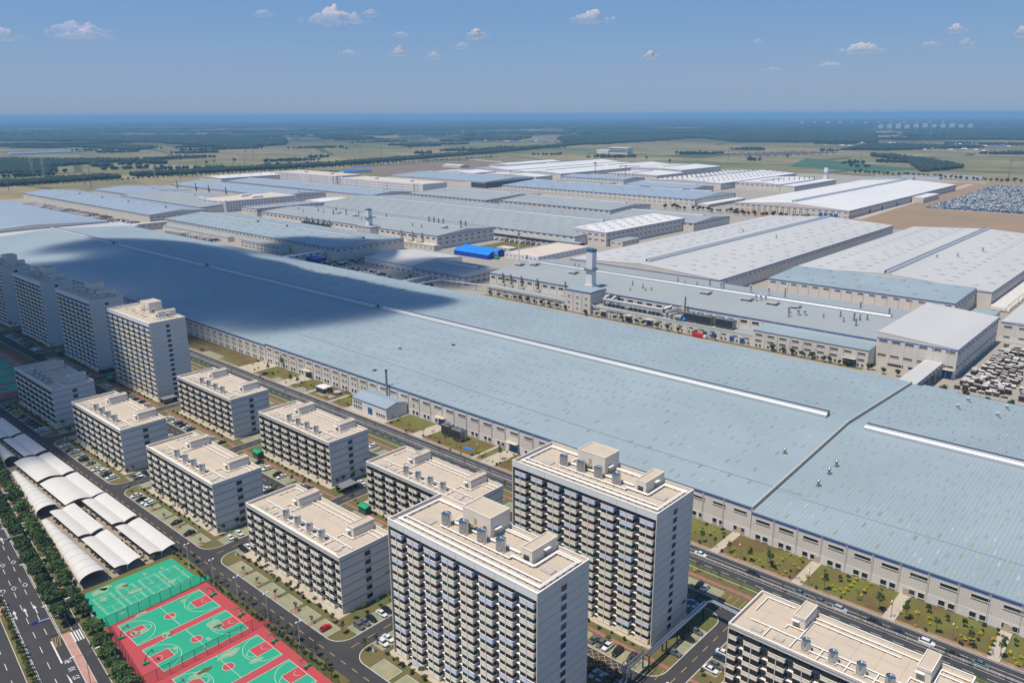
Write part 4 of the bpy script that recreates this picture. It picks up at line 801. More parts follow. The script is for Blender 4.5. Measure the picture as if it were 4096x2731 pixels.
HC=hall('long_hall','lower grey-roofed hall right of the dividing step, running out at right',-117.4,60,268.8,470,11.4,17.3,roof='roofgrey',clad='clad_rib',base=3.5,
  front=((7.9,5.5,1.25,1),(.9,1.9,1.9,2)),right=(),vents=((-109.6,50),),vw=5.6,vh=2.5)
strip_lights(HC,-116,58,268.8,470,11.4,17.3,9,3.7,9.0)
# flashing wall along the step, the ridge cap and expansion joints
b=MB(); pr=[(269.4,12.7,11.4),(369.3,18.6,17.3),(469.3,12.7,11.4)]
for (ya,za,zb),(yb,zc,zd) in zip(pr[:-1],pr[1:]): b.add([(x,y,z) for x in (-.6,.1) for (y,z) in ((ya,zb),(yb,zd),(yb,zc+.62),(ya,za+.62))],[(0,1,2,3),(7,6,5,4),(3,2,6,7),(0,3,7,4),(1,5,6,2)])
link('step_flashing',b.mesh('step_flashing',M['hatch']),HA,(-117.6+466.5,-269.7,0))
cb=MB()
for k in range(26):                              # lightning wire lying on the roofs
    x0_=-466+k*20; x1_=x0_+20; f_=lambda x: 292-0.0*x+3*math.sin(x*.01)
    ze_,zr_=(12.7,18.6) if x0_<-118 else (11.4,17.3)
    cb.cyl((x0_,f_(x0_),roofz(f_(x0_),269.7,469,ze_,zr_)+.36),(x1_,f_(x1_),roofz(f_(x1_),269.7,469,ze_,zr_)+.36),.07,.07,4)
link('roof_wire',cb.mesh('roof_wire',M['darkmetal']),HA,(466.5,-269.7,0))
for x,y in ((-105.4,303),(-105.9,315.5),(-106.1,324)): stack(HC,x,y,roofz(y,268.8,470,11.4,17.3)+.3,2.4,.5)
for x,y in ((-86.5,436.6),(-68.6,436.6),(-85.8,454.8),(-68,455.1)): stack(HC,x,y,roofz(y,268.8,470,11.4,17.3)+.3,2.6,.8,True,'ventmetal')
stack(HA,-127.3,320,15.9,2.2,.5); stack(HA,-381,314.6,15.6,1.8,.8,True,'ventmetal'); stack(HA,-357.5,340,17,.8,.7,False,'darkmetal'); stack(HA,-362.7,280,13.6,.6,.7,False,'darkmetal')
for i in range(17):                              # raised vents in the shade
    pass
rr=random.Random(4); me=MB().box(-.5,.5,-4.5,4.5,0,.5).mesh('roof_curb',M['skylight_far'])
for i,(x,y) in enumerate([(x,y) for x in range(-690,-500,27) for y in (410,435)][:14]): link('roof_curb',me,HB,(x+1145+(6 if y>420 else 0),y-269.2,roofz(y,269.2,470,11.9,18.2)+.2))
# entrances of the long hall
def door(parent,x,y,w,h,m='bluedoor',rz=0,roof=True):
    o=link('door',MB().box(-w/2,w/2,-.12,-.02,0,h).mesh('door',M[m]),parent,(x-parent.location.x,y-parent.location.y,0),rz)
    if roof: link('porch_roof',MB().box(-w/2-1.6,w/2+1.6,-2.6,-.1,h+.7,h+.95).mesh('porch_roof',M['cream']),o)
for H_,x,w,h in ((HA,-294,3.6,4.2),(HA,-242.5,4.2,4.2),(HA,-417,5.0,4.0),(HA,-188,2.6,2.6),(HC,-29.5,2.2,2.6),(HC,-60,2.0,2.6),(HC,-91,2.0,2.6),(HA,-122.5,2.0,2.6)):
    door(H_,x,269.5 if H_ is HA else 268.6,w,h,'bluedoor' if w>3 and x>-400 else ('darkmetal' if w>4 else 'cream_door'),0,w>3)
# --- boiler house with chimney in the garden
BHs=hall('boiler_house','small white boiler house with pale blue roof in the garden strip',-351.5,-321.5,254.3,269.0,6.6,8.4,roof='roofblue',clad='clad_white',stripe=False,pipes=False,cat='boiler house',
   front=((1.2,1.3,1.6,4,0,11),(4,1.2,1.4,4,0,11),(1.2,1.3,1.6,4,19,30)))
door(BHs,-335.5,254.2,3.6,4.0,'bluedoor',0,False)
c=thing('chimney','slim grey steel chimney rising behind the boiler house','chimney',(-337.5,269.3-1.0,0)); link('stack',MB().cyl((0,0,0),(0,0,22),.62,.55,14).mesh('stack',M['galv']),c); link('cap',MB().cyl((0,0,21.2),(0,0,22.3),.66,.66,14).mesh('cap',M['darkmetal']),c)
b=MB()
for a in (0,2.1,4.2): b.cyl((0,0,16),(5*math.cos(a+.5),5*math.sin(a+.5)-2,7.5),.04,.04,4)
link('guy_wire',b.mesh('guy_wire',M['darkmetal']),c)
d=thing('steam_duct','white steam ducts beside the left end of the boiler house','duct',(-352.5,262,0)); link('duct',MB().path([(0,0,0),(0,0,5),(0,6.8,6.5)],.5,8).mesh('duct',M['ventmetal']),d); link('duct',MB().path([(1.4,1,0),(1.4,1,5.6),(1.4,6.8,7.2)],.4,8).mesh('duct',M['ventmetal']),d); link('frame',MB().box(-3.5,1,-.1,.1,5,5.2).box(-3.5,-3.3,-.1,.1,0,5).mesh('frame',M['darkmetal']),d)
def cooling(x,y,w,d_,h,label,group):
    t=thing('cooling_tower',label,'cooling tower',(x,y,0),0,group)
    link('tank',MB().box(0,w,0,d_,1.3,h).mesh('tank',M['galv']),t); link('louvre',MB().box(.15,w-.15,-.08,0,1.4,h-.3).mesh('louvre',M['darkmetal']),t)
    b=MB()
    for a in (.2,w-.2):
        for c_ in (.2,d_-.2): b.box(a-.15,a+.15,c_-.15,c_+.15,0,1.3)
    b.box(0,w,0,d_,1.0,1.3); link('base_frame',b.mesh('base_frame',M['concrete']),t)
    n=2 if w>6 else 1
    for i in range(n): link('fan',MB().cyl((w*(i+.5)/n,d_/2,h),(w*(i+.5)/n,d_/2,h+.9),min(d_,w/n)*.36,min(d_,w/n)*.33,16,0).cyl((w*(i+.5)/n,d_/2,h+.9),(w*(i+.5)/n,d_/2,h+.95),min(d_,w/n)*.3,.1,16,0).mesh('fan',[M['galv']]),t)
    link('pipework',MB().path([(w*.3,d_/2,h+.6),(w+.6,d_/2+.5,h+.6),(w+.6,d_/2+.5,0)],.18,6).path([(0,d_,h+.2),(w,d_,h+.2)],.15,6).box(0,w,0,.08,h,h+.5).mesh('pipework',M['ventmetal']),t); return t
cooling(-284.5,260.3,5.2,4.6,6.0,'left cooling tower on concrete legs in the garden strip','garden cooling towers'); cooling(-276.2,259.6,6.6,5.0,6.0,'right cooling tower on concrete legs in the garden strip','garden cooling towers')
# --- paint shop and its neighbours north of the long hall
PSg=None
PS=hall('paint_shop','long paint shop with square white chimney tower and rooftop ducts',-512,-158,536.5,634,15.8,20.2,roof='roofmid',base=0,front=((11.6,5.2,1.8,1),),right=((11,4,1.2,1),(5,4,1.2,1)),vents=((-507,-166),),vw=4.0,vh=2.2)
PA=hall('paint_shop_annex','low flat annex before the paint shop carrying pipes and cooling units',-500,-238,520.5,536.4,7.0,7.4,roof='roofmid',clad='clad',stripe=False,gutter=False,cat='annex',front=((4.4,3.6,.9,1),(.9,1.6,1.4,2)),zf=7.2)
PB=hall('paint_shop_wing','two-storey wing with grey roof left of the tall box hall',-237.8,-158.3,519.8,536.2,12.0,13.0,roof='roofgrey',clad='clad',stripe=False,cat='annex',front=((8.8,5.0,1.1,1),(4.6,4.6,1.1,1),(.9,1.6,1.4,2)),zf=13.6,rp=.9)
PC=hall('chimney_base_block','square block under the white chimney tower of the paint shop',-407,-380,518,540,18.4,19.0,roof='roofgrey',clad='clad',cat='annex',front=((12.6,2.4,.9,1),(7.4,2.2,.9,1),(3,2,.9,1)),right=((8,2,1,1),),pipes=True)
def square_chimney(x,y,zb,h,w,label,capm='roofblue'):
    t=thing('chimney_tower',label,'chimney tower',(x,y,zb))
    link('shaft',MB().box(-w/2,w/2,-w/2,w/2,0,h*.93).mesh('shaft',M['offwhite']),t); link('cap',MB().box(-w/2-.06,w/2+.06,-w/2-.06,w/2+.06,h*.93,h).mesh('cap',M['bluecap']),t)
    link('foot',MB().box(-w/2-1,w/2+1,-w/2-1,w/2+1,0,h*.12).mesh('foot',M['clad']),t)
    b=MB()
    for z in (h*.48,): b.box(-w/2-1.3,w/2+1.3,-w/2-1.3,w/2+1.3,z,z+.25)
    link('platform',b.mesh('platform',M['galv']),t)
    b=MB()
    for s_ in (-1,1): b.box(-w/2-1.3,w/2+1.3,s_*(w/2+1.25)-.04,s_*(w/2+1.25)+.04,h*.48+.25,h*.48+1.3); b.box(s_*(w/2+1.25)-.04,s_*(w/2+1.25)+.04,-w/2-1.3,w/2+1.3,h*.48+.25,h*.48+1.3)
    b.box(-w/2-.5,-w/2,-.3,.3,h*.1,h*.9); link('ladder',b.mesh('ladder',M['galv']),t)
    for i in range(2): link('outlet',MB().cyl((w*.2*(2*i-1),0,h),(w*.2*(2*i-1),0,h+1.2),.5,.5,10).mesh('outlet',M['galv']),t)
    return t
M['bluecap']=mat('chimney_blue_cap',(.02,.13,.24),.5)
square_chimney(-396.5,540.5,15.8,34.5,6.2,'square white chimney tower with blue cap on the paint shop')
for i,(x,y) in enumerate(((-440,572),(-306,574),(-270,574),(-249,574),(-232,574),(-505,571),(-492,578))):
    k='hood'
    if k not in WCACHE: WCACHE[k]=MB().box(-2,2,-2,2,-1,1.6,0).box(-4.6,4.6,-3.6,3.6,1.6,2.5,0,top=1).mesh('roof_hood',[M['clad_white'],M['roofmid']])
    link('roof_hood',WCACHE[k],PS,(x+512,y-536.5,19.2 if y<577 else 20))
rr=random.Random(21)
for (x,y,h,r) in [(-458,598,3.4,.5),(-454,599,3,.5),(-440,605,3.4,.5),(-371,566,3.2,.5),(-358,562,3.4,.5),(-352,557,2.6,.4),(-349,561,2.8,.4),(-364,552,2.4,.4),(-351,607,3.5,.45),(-340,600,2.4,.4),(-330,603,3,.4),(-322,611,5,.6),(-308,609,4,.6),(-306,600,5,.9),(-281,603,6,.9),(-266,604,6,.8),(-254,608,7,.5),(-263,575,4.6,.8),(-260,577,4.6,.8),(-257,579,4.6,.8),(-230,560,4,.9),(-222,558,4.4,1.0),(-218,560,4,.9),(-226,551,7,.5),(-205,562,3.5,.4),(-190,560,3.5,.4),(-196,570,4,.5),(-180,556,5,.5),(-172,600,4,.6),(-196,611,4,.6),(-185,566,5.5,.6),(-182,569,4,.5),(-178,572,4,.5)]:
    stack(PS,x,y,roofz(y,536.5,634,15.8,20.2)+.3,h,r,True,'galv' if r<.8 else 'ventmetal')
# machinery along the annex roof
def ductset(name,label,x,y,z,pts_list,r,m='galv'):
    t=thing(name,label,'duct',(x,y,z))
    for pts in pts_list: link('duct',MB().path(pts,r,8).mesh('duct',M[m]),t)
    return t
t=thing('pipe_rack','long steel pipe rack with pale pipes on the paint shop annex','pipe rack',(-372,525,7.3))
for i in range(14): link('post',box_mesh('rack_post',.3,.3,5.2,M['ventmetal'],(0,0,0)),t,(i*4.2,0,0))
for i in range(14): link('post',box_mesh('rack_post',.3,.3,5.2,M['ventmetal'],(0,0,0)),t,(i*4.2,3.4,0))
link('pipe',MB().cyl((-1,1,6.0),(56,1,6.0),.8,.8,10).mesh('pipe',M['ventmetal']),t); link('pipe',MB().cyl((-1,2.6,5.6),(56,2.6,5.6),.4,.4,8).mesh('pipe',M['galv']),t)
link('rack_beam',MB().box(-1,56,-.1,.2,3.2,3.5).box(-1,56,3.3,3.6,3.2,3.5).box(-1,56,-.1,3.6,4.9,5.1).mesh('rack_beam',M['ventmetal']),t)
link('machine',MB().box(3,20,.6,3,0,2.6).box(24,40,.6,3,0,2.4).box(43,54,.6,3,0,2.7).mesh('machine',M['darkmetal']),t)
ductset('air_ducts','thick bent silver ducts at the left end of the pipe rack','x' and -374,529,7.3,[[(0,0,0),(0,0,5.5),(2,4,7.5),(2,8,7.5)],[(7,0,0),(7,0,5.5),(9,4,7.5),(9,8,7.5)]],1.5)
ductset('air_ducts','curved silver ducts between the pipe rack and cooling units',-312,526,7.3,[[(0,0,1),(0,0,4.5),(4,2,6),(9,6,6)],[(5,-2,1),(5,-2,4),(9,0,5.4),(13,5,5.4)],[(-4,2,3),(-4,2,6),(0,6,8)]],1.1)
q=thing('filter_drum','round grey filter drum with a blue fan by the cooling units','filter drum',(-303,524.5,7.3)); link('drum',MB().cyl((0,0,2.4),(5,0,2.4),2.2,2.2,14).mesh('drum',M['galv']),q); link('fan',MB().cyl((6,0,1.6),(8.4,0,1.6),1.4,1.4,12).mesh('fan',M['bright_blue']),q)
cooling(-296.5,524.2,8.5,6,7.2,'small cooling unit left of the two big ones on the annex','annex cooling units').location.z=7.3
cooling(-287.0,524.0,14,6.5,7.2,'middle cooling unit on the paint shop annex roof','annex cooling units').location.z=7.3
cooling(-270.0,524.0,14,6.5,7.2,'right cooling unit on the paint shop annex roof','annex cooling units').location.z=7.3
for i,(x,l) in enumerate(((-494,'far left'),(-484,'left'),(-471,'middle'),(-452,'fourth'),(-420,'right'))):
    t=thing('exhaust_tower',f'yellow stair frame with exhaust pipe, {l} one before the paint shop wall','exhaust tower',(x,528,7.3),0,'exhaust frames')
    link('exhaust_pipe',MB().cyl((0,7.2,0),(0,7.2,10.8 if i<4 else 12.5),.8,.75,10).mesh('exhaust_pipe',M['galv']),t); link('stair',MB().path([(-3,2,0),(3,4,4.2)],.14,4).path([(-3,3,0),(3,5,4.2)],.14,4).box(1.5,4,3,6,4.2,4.4).box(3.9,4.0,3,6,4.4,5.4).mesh('stair',M['yellow_steel']),t); link('blower',MB().box(3,8,0,2.6,0,2.4).mesh('blower',M['hatch']),t)
c=thing('chimney','thin dark exhaust chimney at the left of the annex cooling units','chimney',(-301,533.5,7.3)); link('stack',MB().cyl((0,0,0),(0,0,17),.7,.65,10).mesh('stack',M['galv']),c); link('platform',MB().box(-4,.2,-1.6,1.6,8,8.2).path([(-4,-1.6,8.2),(-4,-1.6,9.2),(0,-1.6,9.2)],.06,4).path([(-6,0,0),(-4,0,8)],.14,4).mesh('platform',M['yellow_steel']),c)
pl=thing('service_pipe','thin pale service pipe on posts along the annex front','pipeline',(-500,519.4,0)); link('pipe',MB().cyl((0,0,8.1),(154,0,8.1),.28,.28,6).cyl((154,0,7.4),(154,0,8.1),.25,.25,6).mesh('pipe',M['pipewhite']),pl)
for i in range(0,24): link('post',box_mesh('pipe_post',.18,.18,8.0,M['pipewhite']),pl,(i*6.6,.1,0))
for x in (-368,-344,-276,-268.5,-254,-246,-324): door(PA,x,520.4,3.6,4.2,'bluedoor',0,x in(-368,-344,-324))
door(PB,-170,519.7,5.5,4.4)
# --- tall box hall with bridge
BHh=hall('tall_box_hall','tall pale box hall with sloping white roof above the crate yard',-158,-110,532.3,642,22.4,19.2,axis='y',mono=True,zf=19.2,roof='roofwhite',clad='clad',front=((16.6,5.2,1.1,1),(7.2,5.2,1.1,1)),right=((15.8,5,1.1,1),(7,5,1.1,1),(1,3,1.4,1)),bay=8.6,cat='factory hall',gutter=False)
link('door',MB().box(-7,-1.5,-.1,0,0,5.5).mesh('door',M['bluedoor']),BHh,(48,0,0)); link('porch_roof',MB().box(-8,-.5,-3,-.1,6,6.3).mesh('porch_roof',M['cream']),BHh,(48,0,0))
link('window',MB().box(8,18,-.1,-.02,1.2,2.8).box(21,27,-.1,-.02,1.2,2.8).mesh('window',M['glass']),BHh,(0,0,0))
br=thing('covered_bridge','covered white-roofed bridge from the long hall to the tall box hall','bridge',(-127.4,470,0))
link('deck',MB().box(0,10,-1,62,6.6,9.6).mesh('deck',M['clad']),br); link('roof',MB().box(-.3,10.3,-1.2,62,9.62,9.85).mesh('roof',M['roofwhite']),br)
for y in (16,22,36,50): link('leg',MB().box(0,.6,y,y+.6,0,6.6).box(9.4,10,y,y+.6,0,6.6).mesh('leg',M['clad']),br)
for y in np.arange(14,60,7): link('window',window_mesh(2.0,1.3,2),br,(10.03,float(y),7.6),math.pi/2)
sh=hall('lean_to_shed','low grey lean-to roof behind the long hall near the bridge',-113.8,-96,470.5,480.5,9,9.6,roof='roofgrey',stripe=False,pipes=False,cat='shed')
MH=hall('grey_cross_hall','grey-roofed hall with box skylights standing before two white halls',-306,-150,691.5,757,14,16.4,rp=.98,zf=16.3,roof='roofgrey',clad='clad',front=((11.0,5,1.1,1),),right=((10.4,4,1,1),),bay=9.5,sky=(22,22,3.4,2.6,.8,2,M['skylight_far']))
SKW=(12.5,23,6.4,1.8,.7)
WA=hall('white_hall','large white-roofed hall left of the pair behind the paint shop',-508,-335,654,1138,14,18.8,axis='y',roof='roofwhite',front=(),right=((10.4,3.6,1.1,1),),vents=((668,1136),),vw=5.2,vh=2.4,bay=9.5)
WB=hall('white_hall','large white-roofed hall right of the pair, cut by the right edge',-311,-138,757.2,1143,14,18.8,axis='y',roof='roofwhite',front=(),right=((10.4,3.6,1.1,1),(3,3,1,1)),vents=((759,1142),),vw=5.2,vh=2.4,bay=9.5)
me=MB().box(-3.1,3.1,-.95,.95,0,.35).mesh('skylight',M['skylight_far'])
for H_,x0,x1,y0,y1 in ((WA,-508,-335,654,1138),(WB,-311,-138,757,1143)):
    pts=[]
    for i,y in enumerate(np.arange(y0+18,y1-14,20.5)):
        for j,fx in enumerate((.12,.24,.35,.66,.78,.90)):
            x=x0+(x1-x0)*fx+((i%2)*9 if j%2 else 0); z=14+4.8*(1-abs(x-(x0+x1)/2)/((x1-x0)/2))+.3
            if x<x1-5: pts.append((x-x0,float(y)-y0,z,0))
    scatter(H_,'skylight',me,pts,280)
for H_,x,y in ((WA,-395,905),(WA,-447,925),(WB,-190,960),(WB,-214,880),(WB,-201,905)): stack(H_,x,y,17.8,3.6,.9,True,'ventmetal')
hall('white_hall','white-roofed hall corner at the right edge beyond the tall box hall',-110,60,652,1000,14,18,axis='y',roof='roofwhite',front=((10.4,5.2,1.1,1),(3,4,1,1)),bay=9.5,base=3)
hall('low_link_roof','small grey roof between the white hall and the right edge',-141,-124,706,724,6,6.4,roof='roofgrey',stripe=False,pipes=False,cat='shed')
hall('side_canopy','low white canopy on the right edge beside the white hall',-124,-100,860,874,6,6.3,roof='roofwhite',stripe=False,pipes=False,cat='shed')
# --- middle left
hall('left_big_hall','big grey gabled hall at the left edge before the dark truck row',-1715,-1215,271,471,12,17,roof='roofblue',front=(),right=(),vents=())
hall('white_low_roof','low white flat roof strip below the big left gable',-1214,-1148,275,486,10,10.6,roof='roofwhite',stripe=False,cat='link building')
hall('link_corridor','white corridor with windows linking the long hall to the next hall',-1178,-1168,486,540,9.6,9.9,axis='y',roof='roofbright',stripe=False,pipes=False,right=((6,3,1,1),),cat='corridor')
hall('truck_row_hall','blue-grey hall with four ridge ventilators behind the row of trucks',-1800,-1240,541,637,12.5,16.5,roof='roofblue',front=((10,3.6,1.0,1),),right=((8,3,1,2),(3,3,1,2)),vents=((-1775,-1640),(-1625,-1535),(-1520,-1425),(-1410,-1285)),vw=4.2,vh=2.2,sky=(42,17,7,2,.5,7,M['skylight_far']))
hall('back_hall','grey gabled hall at the left back behind the truck row hall',-1780,-1607,667,795,12,16,roof='roofblue',front=((9.6,3.6,.9,1),),vents=((-1740,-1640),),vw=4.2,sky=(16,13,7,1.6,.4,8,M['skylight_far']))
hall('back_hall','grey hall joined to the right of the left back hall, two ridge ventilators',-1606,-1292,651,795,11,15.5,roof='roofmid',front=((8.6,3.6,.9,1),),vents=((-1560,-1450),(-1430,-1330)),vw=4.2,sky=(16,13,7,1.6,.4,9,M['skylight_far']))
C1=hall('shadow_edge_hall','hall with pale wall half under the cloud shadow, behind the long hall',-1172,-752,533,636,13.6,17.6,roof='roofgrey',front=((10.6,4.4,1.1,1),),right=((10,4.6,1.1,1),),vents=((-1162,-1000),(-985,-928),(-905,-765)),vw=4.6,vh=2.4,sky=(30,16,6,2,.5,12,M['skylight_far']))
hall('dock_canopy','low loading canopy along the wall of the shadow edge hall',-1160,-975,524,532.8,5.2,6,roof='roofgrey',stripe=False,pipes=False,cat='canopy')
hall('office_annex','small white office annex with many windows by the shadow edge hall',-930,-842,517,531.5,8,8.4,roof='roofmid',clad='clad_white',stripe=False,pipes=False,cat='annex',front=((1,1.6,1.6,3),(4.8,1.6,1.6,3)))
hall('blue_box_shed','deep blue metal shed in the shadow near the hall corner',-770,-748,506,518,5,5.4,roof='deep_blue',clad='deep_blue',stripe=False,pipes=False,cat='shed')
b2=thing('covered_bridge','covered bridge from the long hall to the shadow edge hall','bridge',(-775,470,0)); link('deck',MB().box(0,6,-2,62,6,9).mesh('deck',M['clad_white']),b2); link('roof',MB().box(-.3,6.3,-2,62,9.02,9.25).mesh('roof',M['roofbright']),b2)
for y in np.arange(6,60,9): link('window',window_mesh(3.6,1.2,2),b2,(6.03,float(y),7),math.pi/2)
for y in (20,40): link('leg',MB().box(0,.6,y,y+.6,0,6).box(5.4,6,y,y+.6,0,6).mesh('leg',M['clad']),b2)
b3=thing('covered_walkway','pale roofed walkway on steel trusses behind the long hall','walkway',(-580,472,0)); link('roof',MB().box(0,7,0,46,7.2,7.5).mesh('roof',M['roofmid']),b3); link('truss',MB().box(.1,.3,0,46,5.8,6).box(6.7,6.9,0,46,5.8,6).mesh('truss',M['galv']),b3)
for y in (12,30,45): link('leg',MB().box(.1,.4,y,y+.3,0,7.2).box(6.6,6.9,y,y+.3,0,7.2).mesh('leg',M['galv']),b3)
b4=thing('pipe_bridge','thin pale pipe bridge crossing the yard to the paint shop','pipe bridge',(-557,470,0)); link('pipe',MB().path([(0,0,7),(2,46,7),(2,46,6),(60,58,6)],.5,6).mesh('pipe',M['pipewhite']),b4)
for x,y in ((2,46),(20,49),(40,53),(58,57)): link('post',MB().box(x-.2,x+.2,y-.2,y+.2,0,6).mesh('post',M['galv']),b4)
C3=hall('middle_hall','blue-grey hall with thin stacks left of the white office block',-1775,-1338,830,936,12.5,16.5,roof='roofblue',front=((10,3.6,1,1),),right=((9,4,1,1),),vents=((-1765,-1350),),vw=4.0,vh=2,sky=(40,22,6,2,.5,13,M['skylight_far']))
for x,h in ((-1740,14),(-1655,12),(-1600,10),(-1530,10)): 
    o=stack(C3,x,829,0,12+h*.5,1.0,False,'galv' if h!=12 else 'skybl') if False else stack(C3,x,828.5,0,14+h*.6,1.1,False,'galv')
hall('middle_hall','blue-grey hall with full-length ventilator below the white factory offices',-1755,-1222,956,1058,12.5,16.5,roof='roofblue',front=((10,3.6,1,1),),vents=((-1745,-1245),),vw=4.0,vh=2,sky=(44,24,6,2,.5,14,M['skylight_far']))
hall('white_roof_hall','white-roofed hall at the back left next to the white offices',-1965,-1858,997,1190,11,14,axis='y',roof='roofbright',front=((8.4,4,1,1),),right=((8.4,5,1.2,1),),sky=(30,25,5,2,.5,15,M['skylight_far']))
def office(name,label,x0,x1,y0,y1,h,nf,front=True,towers=()):
    B=thing(name,label,'office building',(x0,y0,0),0,'white factory offices'); X=x1-x0; Y=y1-y0
    link('wall',MB().box(0,X,0,Y,0,h).mesh('wall',M['offwhite']),B); link('roof',MB().box(.6,X-.6,.6,Y-.6,h,h+.05).mesh('roof',M['cream']),B)
    b=MB(); 
    for r_ in ((0,X,0,.6),(0,X,Y-.6,Y),(0,.6,.6,Y-.6),(X-.6,X,.6,Y-.6)): b.box(*r_,h,h+.9)
    link('parapet',b.mesh('parapet',M['offwhite']),B)
    w_=window_mesh(1.9,2.0,1,sill=False); pts=[]
    fh=h/nf
    for f in range(nf):
        x=4
        while x<X-3: pts.append((x,-.03,f*fh+1.2,0)); x+=4.6 if (int(x/23)%5) else 6.5
        y=5
        while y<Y-4: pts.append((X+.03,y,f*fh+1.2,math.pi/2)); y+=5.4
    scatter(B,'window',w_,pts,280)
    for fx in (.22,.6):
        for f in range(nf): link('stair_window',MB().box(X*fx-1.6,X*fx+1.6,-.07,-.0,f*fh+.8,f*fh+3.0).mesh('stair_window',M['bluedoor']),B)
    for tx in towers:
        link('stair_tower',MB().box(tx,tx+14,-1.2,6,0,h+1.6).mesh('stair_tower',M['offwhite']),B)
        for k in (4,8): link('tower_glazing',MB().box(tx+k,tx+k+1.8,-1.26,-1.2,0,h+.6).mesh('tower_glazing',M['glass']),B)
    for fx in (.3,.72): link('roof_house',MB().box(X*fx-6,X*fx+6,Y*.45,Y*.6,h,h+3.6).mesh('roof_house',M['offwhite']),B)
    return B
office('factory_office','nearest white factory office block with four storeys, left of centre',-1376,-1286,693,835,17.5,4,towers=(-2,72))
office('factory_office','white factory office block farthest back, long with rows of windows',-1880,-1612,1160,1235,18,4,towers=(0,250))
office('factory_office','white factory office block in the middle with regular windows',-1586,-1292,1150,1222,16.5,3,towers=(-2,262))
hall('box_hall','square block with pale sloping roof left of the second paint shop',-1195,-1150,672,800,17.2,18.6,axis='y',mono=True,zf=17.2,roof='roofmid',front=((12.6,5,1.2,1),),right=((12.6,7,1.3,1),),bay=11,sky=(16,25,2,2,.8,16,M['skylight_far']))
hall('white_roof_annex','white curved roof piece behind the box hall',-1230,-1182,815,892,14,15.4,roof='roofbright',stripe=False,cat='shed')
E1=hall('second_paint_shop','second paint shop with pipes, hoods and chimney tower in the middle distance',-1119,-721,662,764,16.2,20,roof='roofmid',front=((12,5.6,1.8,1),),right=((11.5,5,1.3,1),(6,5,1.3,1)),vents=((-1100,-730),),vw=4.0,vh=2.2,bay=11)
hall('second_paint_annex','low flat annex with pale roof before the second paint shop',-1140,-714,650,661.8,6.2,6.6,roof='cream',clad='clad',stripe=False,cat='annex',front=((2.6,2,1.4,1),),right=((2.6,2,1.4,1),))
hall('chimney_base_block','block carrying the chimney tower of the second paint shop',-866,-836,650,668,17.6,18,roof='roofmid',cat='annex',front=((11,2.4,1,1),(6,2.4,1,1)))
square_chimney(-854,663,17,22.5,6.4,'square white chimney with dark cap on the second paint shop')
for x,y,h,r in [(-1075,700,4,.6),(-1048,690,4,.6),(-1030,705,5,.7),(-1012,702,4,.6),(-1000,716,6,1),(-985,700,6,1),(-962,706,7,.9),(-940,712,5,.7),(-925,700,4,.6),(-905,690,4,.6),(-890,722,5,.8),(-815,735,7,1),(-806,736,7,1),(-798,737,6,1),(-790,738,6,1),(-760,742,6,1.2),(-752,743,6,1.2),(-800,692,4,.6),(-780,690,4,.6),(-742,700,4,.6),(-1090,742,4,.6)]: stack(E1,x,y,roofz(y,662,764,16.2,20)+.2,h,r)
for x,y in ((-985,708),(-940,704),(-905,712),(-795,716),(-752,704)): link('roof_hood',WCACHE['hood'],E1,(x+1119,y-662,19.4))
for i,x in enumerate((-1000,-986,-972,-958,-944,-790,-768,-750)):
    t=thing('exhaust_unit',f'{["dark","grey"][i>4]} exhaust unit before the second paint shop wall, {ordw(i)} from left','exhaust unit',(x,654,6.6),0,'far exhaust units'); link('housing',MB().box(0,9,0,4,0,5.5 if i<5 else 2.5).mesh('housing',M['darkmetal' if i<5 else 'hatch']),t); link('pipe',MB().cyl((4,6.5,0),(4,6.5,12),.7,.7,8).mesh('pipe',M['galv']),t)
E2=hall('wide_hall','very wide hall with rows of skylights and long pale ventilator in the centre',-1190,-606,790,1008,12,17.4,roof='roofmid',front=((9.8,4.6,1.2,1),(3.4,4.6,1.4,1)),vents=((-1180,-640),),vw=5,vh=2.4,bay=11,sky=(27,17,7,1.9,.5,17,M['skylight_far']))
hall('dock_canopy','long loading canopy before the wide central hall',-745,-590,778,789.8,6.2,7,roof='roofmid',clad='darkmetal',stripe=False,pipes=False,cat='canopy')
hall('tall_white_box_hall','tall hall with bright sloping roof and two rows of windows, right of centre',-626,-576,815,1006,19.8,17,axis='y',mono=True,zf=17,roof='roofbright',front=((13,5.4,1.3,1),(6.6,5.4,1.3,1)),right=((13,5.4,1.3,1),(6.6,5.4,1.3,1)),bay=10.5,sky=(22,14,7,2.4,.6,18,M['skylight_far']))
hall('small_annex','low grey-roofed annex at the foot of the tall white box hall',-575.5,-556,822,860,7,7.6,axis='y',roof='roofmid',stripe=False,cat='annex',front=((4,5,1,1),),right=((4,5,1,1),))
hall('grey_hall','plain grey gabled hall left of the pair behind the wide hall',-1177,-975,1013,1165,15,19,rp=.6,roof='roofmid',front=((12.4,5,1.2,1),),right=((12.4,4,1.2,1),),vents=((-1170,-995),),vw=4,vh=2,bay=10.5)
hall('grey_hall','plain grey gabled hall right of the pair behind the wide hall',-955,-721,1028,1145,15,19,rp=.6,roof='roofmid',front=((12.4,5,1.2,1),(6,5,1.2,1)),right=(),vents=((-952,-738),),vw=4,vh=2,bay=10.5)
hall('grey_hall','lower grey hall with one ventilator behind the tall white box hall',-704,-558,1000,1107,11.5,15.5,roof='roofmid',front=((9.4,5,1.1,1),),right=((9.2,5,1.1,1),),vents=((-697,-572),),vw=4,vh=2,bay=10.5)
